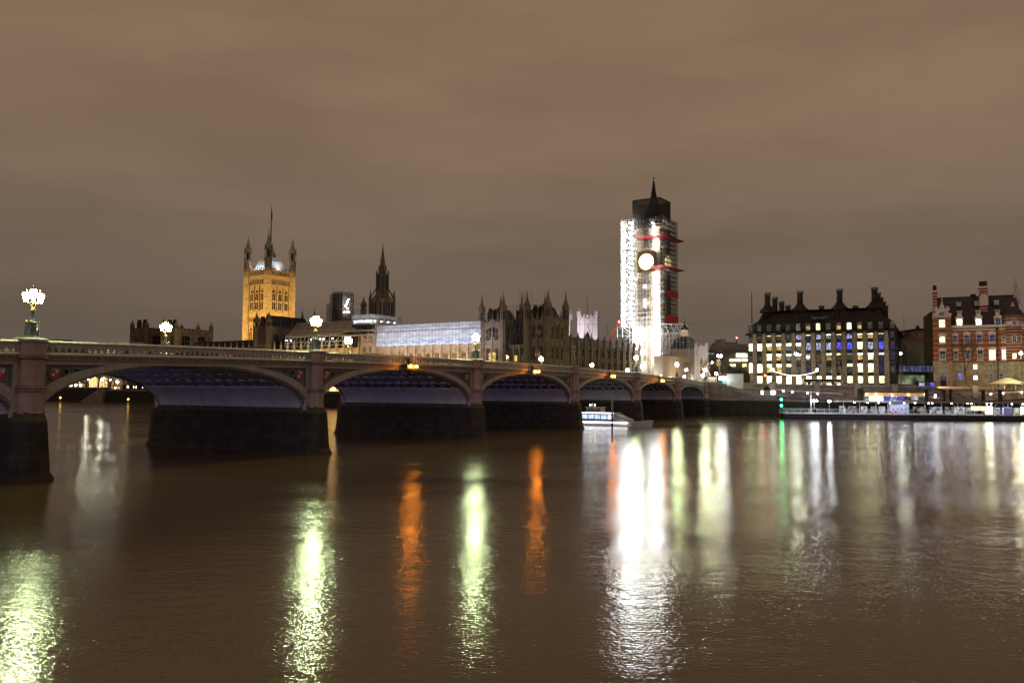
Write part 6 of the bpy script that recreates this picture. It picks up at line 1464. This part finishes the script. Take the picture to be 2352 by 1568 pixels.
# ------------------------------------------------------------------ bronze chariot group on its plinth
def tubes(m, pts, rs, n=7): m.path([Vector(p) for p in pts], rs, n)
def build_statue():
    D = 274; p = pt(1690, 880, D); z = lambda y: pt(1690, y, D).z
    pl = thing('statue_plinth', 'tall pale stone plinth at the top of the steps carrying the horse statue', 'plinth', (p.x, p.y, 0), -.35)
    g0, zt = 6.0, z(858.5); m = MB(); m.box(-2.7, 2.3, -1.5, 1.5, g0, zt - .25); m.box(-2.9, 2.5, -1.7, 1.7, zt - .25, zt); m.box(-2.9, 2.5, -1.7, 1.7, zt - 3.2, zt - 2.95); m.build('plinth', mat('plinth_stone', (.52, .50, .50), .75, .12, .6), pl)
    t = thing('chariot_statue', 'dark bronze chariot with two rearing horses and a standing figure with raised arms', 'statue', (p.x, p.y, zt), -.35 + pi)
    br = mat('dark_bronze', (.022, .024, .028), .45, .3, 3, metal=.4)
    for y, dz in ((-.55, 0), (.55, .15)):                       # horses face +x in local space (left in the view)
        m = MB(); dz += .1
        tubes(m, [(.15, y, .95), (.8, y, 1.25), (1.5, y, 1.75 + dz), (1.75, y, 2.0 + dz)], [.34, .40, .40, .28], 9)
        tubes(m, [(1.6, y, 1.85 + dz), (1.95, y, 2.4 + dz), (2.1, y, 2.65 + dz)], [.30, .2, .17], 8); tubes(m, [(2.05, y, 2.7 + dz), (2.35, y, 2.55 + dz), (2.6, y, 2.3 + dz)], [.18, .14, .08], 8)
        m.lathe([(.05, 0), (.01, .2)], 2.02, y - .06, 2.8 + dz, 4); m.lathe([(.05, 0), (.01, .2)], 2.02, y + .06, 2.8 + dz, 4)
        for s in (-.14, .14):
            tubes(m, [(.2, y + s, .95), (.45, y + s, .6), (.1, y + s, .35), (.25, y + s, .02)], [.22, .14, .09, .08], 6)
            tubes(m, [(1.65, y + s, 1.7 + dz), (2.2, y + s, 1.75 + dz - s), (2.45, y + s, 1.35 + dz - s), (2.3, y + s, 1.1 + dz - s)], [.16, .11, .07, .06], 6)
        tubes(m, [(.0, y, 1.1), (-.3, y, .95), (-.35, y, .5)], [.1, .09, .03], 5)
        tubes(m, [(1.55, y, 2.2 + dz), (1.8, y, 2.65 + dz), (2.0, y, 2.85 + dz)], [.06, .1, .05], 5)
        m.build('horse', br, t)
    m = MB(); m.box(-2.1, -.6, -.65, .65, .45, .6); m.box(-.7, -.55, -.65, .65, .6, 1.35)
    for s in (-.68, .62): m.prism([(-2.1, .6), (-.6, .6), (-.6, 1.35), (-1.3, 1.2), (-2.1, .8)], s, s + .06)
    m.bar((-.6, 0, .6), (.9, 0, .8), .06); m.build('chariot', br, t)
    for s in (-.78, .74):
        m = MB(); ring(m, -1.35, .6, .58, .1, s, s + .1, 0, 16)
        for k in range(8): m.bar((-1.35, s + .05, .6), (-1.35 + .5 * cos(k * pi / 4), s + .05, .6 + .5 * sin(k * pi / 4)), .04)
        m.build('wheel', br, t)
    def figure(x, y, h, arms):
        m = MB(); s = h / 1.8
        m.lathe([(.34 * s, 0), (.27 * s, .5 * s), (.18 * s, .98 * s), (.25 * s, 1.3 * s), (.22 * s, 1.43 * s), (.07 * s, 1.5 * s), (.06 * s, 1.55 * s), (.11 * s, 1.62 * s), (.12 * s, 1.72 * s), (.06 * s, 1.82 * s)], x, y, .6, 9, 0, True)
        for a in arms: tubes(m, [(x, y + a[0] * .22 * s, .6 + 1.4 * s), (x + a[1] * .3, y + a[0] * .5 * s, .6 + (1.4 + a[2] * .2) * s), (x + a[1] * .55, y + a[0] * .6 * s, .6 + (1.4 + a[2] * .62) * s)], [.075, .06, .035], 6)
        return m
    m = figure(-1.3, 0, 2.1, ((-1, .3, 1), (1, .2, 1))); m.tube((-1.1, -.65, 2.0), (-.75, -.7, 3.6), .025, None, 4); m.build('queen', br, t)
    for y in (-.42, .42): figure(-1.7, y, 1.5, ((-1 if y < 0 else 1, -.2, .3),)).build('daughter', br, t)
    light('plinth_light', 'POINT', pt(1664, 872, D - 2), None, 380, (.85, .92, 1), .25)
build_statue()
# ------------------------------------------------------------------ lamp posts, festoon, traffic and kiosks on the bank
def post_lamp(label, x, y0, y1, D, r, mtl, arm=0, grp='lamp posts along the embankment road', rod=.09):
    a, b = pt(x, y0, D), pt(x, y1, D); o = thing('lamp_post', label, 'lamp post', a, 0, grp); h = b.z - a.z
    m = MB(); m.tube((0, 0, 0), (0, 0, h), rod, rod * .6, 6); m.lathe([(rod * 2, 0), (rod * 1.6, .8), (rod, 1)], n=8)
    if arm: m.bar((-arm, 0, h), (arm, 0, h), .05)
    m.build('post', M_green, o)
    for dx in ((-arm, arm) if arm else (0,)): q = MB(); q.ball((dx, 0, h + r * .3), r, 10, 6); q.build('lamp', mtl, o)
    return o
E_st = emit('street_lamp_glow', (.95, 1, .74), 240); E_gl = emit('globe_glow', (1, .96, .85), 40); E_warmst = emit('warm_street_glow', (1, .80, .5), 170)
post_lamp('tall double headed white street lamp left of the office block', 1653.5, 880, 818, 285, .42, E_st, .5)
post_lamp('white street lamp before the middle left windows of the office block', 1829.5, 880, 813.5, 272, .34, E_st, .25)
post_lamp('white street lamp at the right end of the office block', 2070, 884, 812.5, 262, .36, E_st)
post_lamp('white street lamp before the round turret of the brick building', 2347, 886, 811.5, 246, .42, E_st)
def globe_lamp(label, px, py):
    lx = EF.on(px, 878, 6.8)[0]; zz_ = zemb(lx) + .5; w_ = EF.w(lx, 6.8, zz_); o = thing('globe_lamp', label, 'globe lamp', w_, EF.a, 'globe lamps on the embankment parapet'); h = EF.on(px, py, 6.8)[1] - zz_
    m = MB(); m.lathe([(.5, 0), (.42, .3), (.25, .8), (.16, 1.3), (.1, 1.6), (.08, h - .4), (.2, h - .3)], n=10); m.build('post', M_black, o)
    m = MB(); m.ball((0, 0, h), .42, 12, 8); m.build('globe', E_gl, o); return EF.w(lx, 6.8, zz_ + h)
A_ = globe_lamp('globe lamp at the left end of the string of small lights', 1774.5, 848.5); B_ = globe_lamp('globe lamp at the right end of the string of small lights', 1876.5, 849.5)
fs = thing('festoon', 'sagging string of small round lights between two globe lamps', 'string lights', A_)
m = MB(); pts = []
for k in range(31): f = k / 30; v = (B_ - A_) * f; pts.append(Vector((v.x, v.y, v.z - .3 - 4 * 1.35 * f * (1 - f)) ))
for a, b in zip(pts, pts[1:]): m.tube(a, b, .02, None, 4)
m.build('wire', M_black, fs)
E_fes = emit('festoon_glow', (1, .9, .75), 5)
for v in pts[1:-1]: q = MB(); q.ball(tuple(v - Vector((0, 0, .12))), .14, 8, 5); q.build('bulb', E_fes, fs)
def spot_thing(name, label, cat, x, y, D, r, mtl, post=2.5, grp=None):
    b = pt(x, y, D); o = thing(name, label, cat, (b.x, b.y, b.z - post), 0, grp); m = MB(); m.tube((0, 0, 0), (0, 0, post - r * .6), .07, .05, 6); m.build('post', M_black, o); m = MB(); m.ball((0, 0, post), r, 10, 6); m.build('lamp', mtl, o)
g_ = 'traffic signals by the bridge end'
spot_thing('traffic_signal', 'glaring red lamp behind the bridge parapet near the clock tower', 'signal', 1505, 864, 222, .42, emit('red_glare', (1, .05, .03), 90), 3, g_)
spot_thing('traffic_signal', 'red traffic signal at the foot of the dark office block', 'signal', 1757.5, 862, 276, .3, E_red, 2.6, g_)
for x, y, r, mtl, lab in ((1576, 849, .5, E_warmst, 'warm street lamp among the bare trees right of the beige hoarding'), (1620, 850, .55, E_st, 'brightest lamp among the bare trees below the lit church tower'), (1645, 858, .5, E_warmst, 'warm lamp above the red and white stall'), (1614, 862, .6, E_warmst, 'wide glowing lamp low among the bare trees'), (1572, 864.5, .35, E_warmst, 'small warm lamp low beside the beige hoarding'), (1636, 832, .3, E_warmst, 'small dim lamp on the dark office wall'), (1734, 868, .45, E_white, 'bright lamp cluster between the plinth and the office block'), (1737.5, 874, .3, E_white, 'small white lamp at the foot of the plinth'), (1518.5, 862.5, .18, E_white, 'tiny white light beside the glaring red lamp')):
    spot_thing('lamp_post', lab, 'lamp post', x, y, 300 if x > 1530 else 240, r, mtl, 3.5 if r > .35 else 2.5, 'street lamps by the bridge end')
def stall(label, x0, x1, y0, y1, D, front, cat='stall', name='market_stall'):
    a, b = pt(x0, y1, D), pt(x1, y0, D); o = thing(name, label, cat, a, 0); w_, h = b.x - a.x, b.z - a.z
    m = MB(); m.box(0, w_, .05, 1.6, 0, h); m.box(-.1, w_ + .1, -.2, 1.7, h, h + .12); m.build('body', M_lead, o)
    m = MB()
    for xa, xb, za, zb, mi in front: m.box(w_ * xa, w_ * xb, -.03 - .01 * mi, .04, h * za, h * zb, mi)
    m.build('front', STM, o)
STM = [emit('stall_cream', (1, .92, .62), .9), mat('stall_red', (.55, .05, .04), .5, .1, 2), emit('stall_white', (.92, .96, 1), 3.2), emit('stall_teal', (.25, .9, .85), .9)]
stall('red and white street stall at the top of the steps', 1625.5, 1646, 865.5, 876, 275, ((0, 1, 0, 1, 0), (.06, .22, .1, .55, 1), (.78, .96, .1, .55, 1), (.3, .7, .1, .3, 1)))
stall('brilliant white lit kiosk with a teal base next to the statue plinth', 1651, 1670, 864, 881, 277, ((0, .95, .45, 1, 2), (.4, .95, 0, .44, 3)), 'kiosk', 'kiosk')
def build_coach():
    a, b = pt(1845, 881, 272), pt(1931, 868, 272); L = b.x - a.x; h = b.z - a.z
    o = thing('coach', 'long white coach with a dark window band parked along the embankment', 'coach', (a.x, a.y, a.z - .3), -.17)
    m = MB(); m.prism([(0, .4), (L, .4), (L, h * .62), (L - .2, h * .9), (L - .8, h), (.3, h), (0, h * .85)], 0, 2.5); m.build('body', mat('coach_white', (.62, .58, .50), .35, .05, 1), o)
    m = MB(); m.box(.2, L - .25, -.02, .005, h * .55, h * .92); m.build('window_band', M_dark, o)
    for x in (L * .15, L * .75):
        m = MB(); m.loft([[(x + .5 * cos(k * pi / 7), e, .5 + .5 * sin(k * pi / 7)) for k in range(14)] for e in (-.03, .3)]); m.build('wheel', M_black, o)
build_coach()
light('street_glow', 'AREA', HF.w(24, -9, 9.3), HF.w(24, 0, 16), 260, (1, .80, .52), 46, .5)
light('street_glow', 'AREA', SF.w(14, -10, 9.3), SF.w(14, 0, 17), 480, (1, .66, .30), 32, .5)
light('street_glow', 'AREA', EF.w(40, -1.5, 4.9), EF.w(30, 6, 8), 160, (1, .75, .62), 70, .4)
# ------------------------------------------------------------------ bare trees
def bare_tree(label, loc, h, seed, col, spread=.5, grp='bare trees along the embankment', depth=5):
    rnd = random.Random(seed); t = thing('bare_tree', label, 'tree', loc, 0, grp); tr, cr = MB(), MB()
    def grow(p, d, l, r, k):
        q = p + d * l; mid = p + d * l * .5 + Vector((rnd.uniform(-1, 1), rnd.uniform(-1, 1), 0)) * l * .06
        (tr if k < 2 else cr).path([p, mid, q], [r, r * .85, r * .68], 5 if k < 2 else 3)
        if k >= depth: return
        for _ in range(2 if k < 1 else 3):
            e = (d + Vector((rnd.uniform(-1, 1), rnd.uniform(-1, 1), rnd.uniform(-.35, .6))) * spread * (1.0 + .12 * k)).normalized(); grow(q, e, l * rnd.uniform(.62, .86), r * .62, k + 1)
    grow(Vector((0, 0, -.5)), Vector((rnd.uniform(-.06, .06), 0, 1)), h * .32, h * .026, 0)
    tr.build('trunk', col, t); cr.build('crown', col, t)
M_bark = mat('bark', (.12, .085, .055), .9, .3, 2); M_barkp = mat('pale_bark', (.30, .21, .13), .9, .3, 1.5)
for lab, x, y, D, h, sd, c in (('pale trunked bare tree before the middle of the office block, behind the coach', 1884, 882, 270, 11.5, 3, M_barkp), ('forked bare tree near the right part of the office block', 1932, 882, 270, 13, 5, M_barkp),
                               ('spreading bare tree in front of the brick building', 2218, 884, 254, 13, 8, M_bark), ('small bare shrub like tree at the right corner of the office block', 2062, 884, 260, 4.2, 9, M_barkp), ('slender bare sapling below the glazed link bridge', 2137, 884, 258, 5.5, 12, M_bark),
                               ('bare tree lit from below beside the beige hoarding', 1585, 882, 296, 8, 21, M_barkp), ('bare tree in front of the lit church tower', 1607, 882, 300, 8.5, 22, M_barkp), ('bare tree below the left part of the dark office', 1632, 882, 300, 9, 23, M_bark), ('bare tree just left of the horse statue', 1660, 880, 300, 8.5, 24, M_bark), ('bare tree between the horse statue and the office block', 1724, 880, 292, 8, 25, M_barkp)):
    p = pt(x, y, D); bare_tree(lab, p, h, sd, c)
# ------------------------------------------------------------------ people on the bridge footway
def build_people():
    def person(seed, hgt, dress, pose):
        bm_v = [(0, 0, .95), (0, 0, 1.18), (0, 0, 1.40), (0, 0, 1.52), (0, 0.0, 1.64), (0, 0, 1.74),
                (.10, 0, .90), (.11, pose * .1, .50), (.12, pose * .05, .06), (.12, pose * .05 + .16, .04), (-.10, 0, .90), (-.11, -pose * .1, .50), (-.12, -pose * .16, .06), (-.12, -pose * .16 + .16, .04),
                (.19, 0, 1.40), (.25, .02, 1.14), (.24, .12 + pose * .1, .92), (-.19, 0, 1.40), (-.25, .02, 1.14), (-.24, .12 - pose * .1, .92)]
        E = [(0, 1), (1, 2), (2, 3), (3, 4), (4, 5), (0, 6), (6, 7), (7, 8), (8, 9), (0, 10), (10, 11), (11, 12), (12, 13), (2, 14), (14, 15), (15, 16), (2, 17), (17, 18), (18, 19)]
        rr = [.16, .155, .17, .06, .105, .085, .10, .075, .05, .04, .10, .075, .05, .04, .075, .05, .035, .075, .05, .035]
        k = hgt / 1.78; me = bpy.data.meshes.new('body'); me.from_pydata([(x * k, y * k, z * k) for x, y, z in bm_v], E, [])
        me.materials.append(dress); o = bpy.data.objects.new('body', me); COL.objects.link(o)
        md = o.modifiers.new('skin', 'SKIN'); md.use_smooth_shade = True
        for v, r in zip(me.skin_vertices[0].data, rr): v.radius = (r * k, r * k)
        me.skin_vertices[0].data[0].use_root = True
        o.modifiers.new('sub', 'SUBSURF').levels = 1
        return o
    coats = [('black coat', mat('coat_black', (.02, .02, .022), .8, .2, 3)), ('dark red jacket', mat('coat_red', (.25, .03, .03), .8, .2, 3)), ('grey coat', mat('coat_grey', (.16, .15, .15), .8, .2, 3)), ('navy jacket', mat('coat_navy', (.02, .03, .07), .8, .2, 3))]
    M_hair = mat('dark_hair', (.025, .018, .012), .6, .2, 3)
    spots = [(1523, 'on the footway beside the tiny white light'), (1529, 'standing alone right of the tiny white light'), (1538.5, 'just left of the lamp before the beige hoarding'), (1556, 'first right of the lamp before the beige hoarding'), (1560.5, 'second right of the lamp before the hoarding'), (1565, 'in the middle of the crowd before the hoarding'), (1569, 'in the crowd below the hoarding wall lights'), (1574, 'at the crowd edge near the hoarding corner'), (1580, 'just right of the hoarding corner'), (1596, 'near the red and white stall, left one'), (1601, 'near the red and white stall, right one')]
    for i, (px, lab) in enumerate(spots):
        nm, mt = coats[(i * 7) % 4]
        lx, z = BF.on(px, 866, 0) if 0 else (None, None)
        # footway just behind the near parapet: solve along the bridge
        best = min((abs(PX(BF.w(t_ * .25, 1.5, zp(t_ * .25) + .6)) - px), t_ * .25) for t_ in range(600, 868))[1]
        o = thing('person', 'person in a %s %s' % (nm, lab), 'person', BF.w(best, 1.5, zp(best) - 1.14), BF.a + (1.2 if i % 2 else -1.0), 'people on the bridge footway')
        b = person(i, 1.62 + .05 * (i * 5 % 4), mt, 1 if i % 2 else -.6); b.parent = o
        k = (1.62 + .05 * (i * 5 % 4)) / 1.78; h = MB(); h.ball((0, -.02 * k, 1.70 * k), .115 * k, 8, 6); h.build('hair', M_hair, o)
def PX(v):
    c, s = cos(PIT), sin(PIT); Z = v.z - H; d = c * v.y + s * Z; u = -s * v.y + c * Z
    x, y = F * v.x / d, F * u / d; return 1176 + cos(ROLL) * x + sin(ROLL) * y
build_people()
# ------------------------------------------------------------------ far bank seen under the nearest arch
def build_gardens():
    c8 = lambda x, y: (103.4 + x * .127, 838.4 + y * .127)
    M_far = mat('cream_facade', (.45, .37, .24), .8, .2, .3)
    D = 620
    for k, (xa, xb, yt, lit, lab) in enumerate(((800, 950, 250, 1, 'lit cream columned house seen under the nearest arch between two trees'), (990, 1150, 265, 1, 'bright cream house front cut by a dark trunk, seen under the nearest arch'), (1200, 1420, 280, 0, 'dark house behind a lamp seen under the nearest arch'), (1430, 1960, 200, 0, 'long dim house with small lit windows next to the arch springing'), (300, 720, 340, 0, 'low building with a row of bright lights at the left of the arch opening'))):
        a, b = pt(*c8(xa, 415), D), pt(*c8(xb, yt), D); o = thing('far_house', lab, 'house', (a.x, a.y, 6), 0, 'houses beyond the river gardens'); w_ = b.x - a.x; h = b.z - 6
        m = MB(); m.box(0, w_, 0, 10, 0, h); m.prism([(-.4, h), (w_ + .4, h), (w_ / 2, h + 2.5)], -.3, 10); m.build('wall', M_far if lit else M_stoned, o)
        if lit:
            for j in range(5): m = MB(); m.tube((w_ * (j + .5) / 5, -.8, 0), (w_ * (j + .5) / 5, -.8, h), .45, .4, 8); m.build('column', M_far, o)
            light('house_floodlight', 'SPOT', (a.x + w_ / 2, a.y - 16, 7), (a.x + w_ / 2, a.y, 12), 26000, (1, .85, .5), .4, spot=95)
        wl = {2: ((.35, .18, .12), (.5, .18, .12), (.65, .18, .12)), 3: ((.05, .75, .05), (.14, .75, .05), (.13, .2, .05), (.33, .2, .02), (.42, .2, .02), (.64, .2, .02), (.78, .2, .03)), 4: ((.06, .45, .1), (.2, .45, .1), (.4, .45, .12), (.6, .45, .12), (.82, .45, .1), (.5, 1.3, .16), (.75, 1.2, .08))}.get(k, ())
        for x, z, ww in wl: m = MB(); m.box(w_ * (x - ww / 2), w_ * (x + ww / 2), -.1, -.02, h * z - .6 + (1.0 if k == 4 else 0), h * z + 1.1 + (1.0 if k == 4 else 0)); m.build('window', W_white if k != 2 else W_amber, o)
    for x, y, r, lab in ((778, 255, .55, 'left lamp among the trees under the nearest arch'), (1032, 262, .6, 'middle lamp among the trees under the nearest arch'), (1308, 303, .7, 'right brightest lamp under the nearest arch'), (1180, 265, .35, 'small lamp between the middle and right lamps under the nearest arch')):
        px, py = c8(x, y); spot_thing('garden_lamp', lab, 'lamp', px, py, 560, r, E_st if r > .5 else E_white, 6, 'lamps in the gardens under the nearest arch')
    for i, (x, D_, h, lab) in enumerate(((520, 500, 14, 'leftmost bare tree under the nearest arch, by the row of bright lights'), (750, 490, 16, 'dark tree under the left garden lamp'), (970, 485, 17, 'thick dark tree between the two lit cream houses'), (1140, 500, 15, 'leaning dark tree right of the bright cream house'), (1250, 520, 14, 'dark tree left of the brightest garden lamp'), (1420, 510, 14, 'dark tree right of the brightest garden lamp'))):
        p = pt(c8(x, 420)[0], 892, D_); bare_tree(lab, (p.x, p.y, 6.5), h, 40 + i, M_bark, .55, 'trees in the gardens under the nearest arch')
    for px, py, D_, lab in ((138.6, 913, 395, 'yellow buoy light on the water under the left part of the nearest arch'), (294.5, 916.5, 385, 'yellow buoy light near the arch springing'), (759.5, 915.5, 345, 'yellow buoy light in the narrow gap right of the second pier')):
        b = pt(px, py, D_); o = thing('buoy', lab, 'buoy', (b.x, b.y, -.3), 0, 'lit buoys beyond the bridge'); m = MB(); m.lathe([(.7, 0), (.75, .6), (.5, .9), (.12, 1.1), (.08, b.z + .1)], n=10); m.build('float', mat('buoy_yellow', (.5, .3, .05), .5, .1, 1), o); m = MB(); m.ball((0, 0, b.z + .3), .42, 8, 6); m.build('lamp', emit('buoy_glow', (1, .6, .1), 7), o)
build_gardens()
light('terrace_wall_light', 'AREA', PF.w(-106, -8, 6.6), PF.w(-106, 0, 9.5), 15000, (1, .72, .34), 26, .5)
# tower crane beside the clock tower
a, b = pt(1391, 790, 385), pt(1422, 741, 385); o = thing('crane_jib', 'slanting thin red crane jib left of the scaffolded clock tower', 'crane', (a.x, a.y, 8.6)); d = b - a
m = MB(); m.box(-1.2, 1.2, -1.2, 1.2, 0, a.z - 8.6); m.build('base', M_lead, o)
m = MB()
for sx, sz in ((-.3, 0), (.3, .0), (0, .5)): m.bar((sx, 0, a.z - 8.6 + sz), (sx + d.x, 0, b.z - 8.6 + sz * .4), .1)
for k in range(12): f, g = k / 12, (k + 1) / 12; s_ = .3 if k % 2 else -.3; m.bar((s_ + d.x * f, 0, a.z - 8.6 + d.z * f), (-s_ + d.x * g, 0, a.z - 8.6 + d.z * g), .07)
m.build('jib', mat('crane_red', (.45, .06, .04), .5, .1, 1), o); m = MB(); m.ball((d.x, 0, b.z - 8.2), .45, 8, 6); m.build('lamp', E_red, o)
flagpole('slim flagpole on the palace north front, left of the crane', 1396, 768, 742, 350, .12)
flagpole('tall thin flagpole above the wide floodlit church tower', 1349, 727, 684, 575, .2)
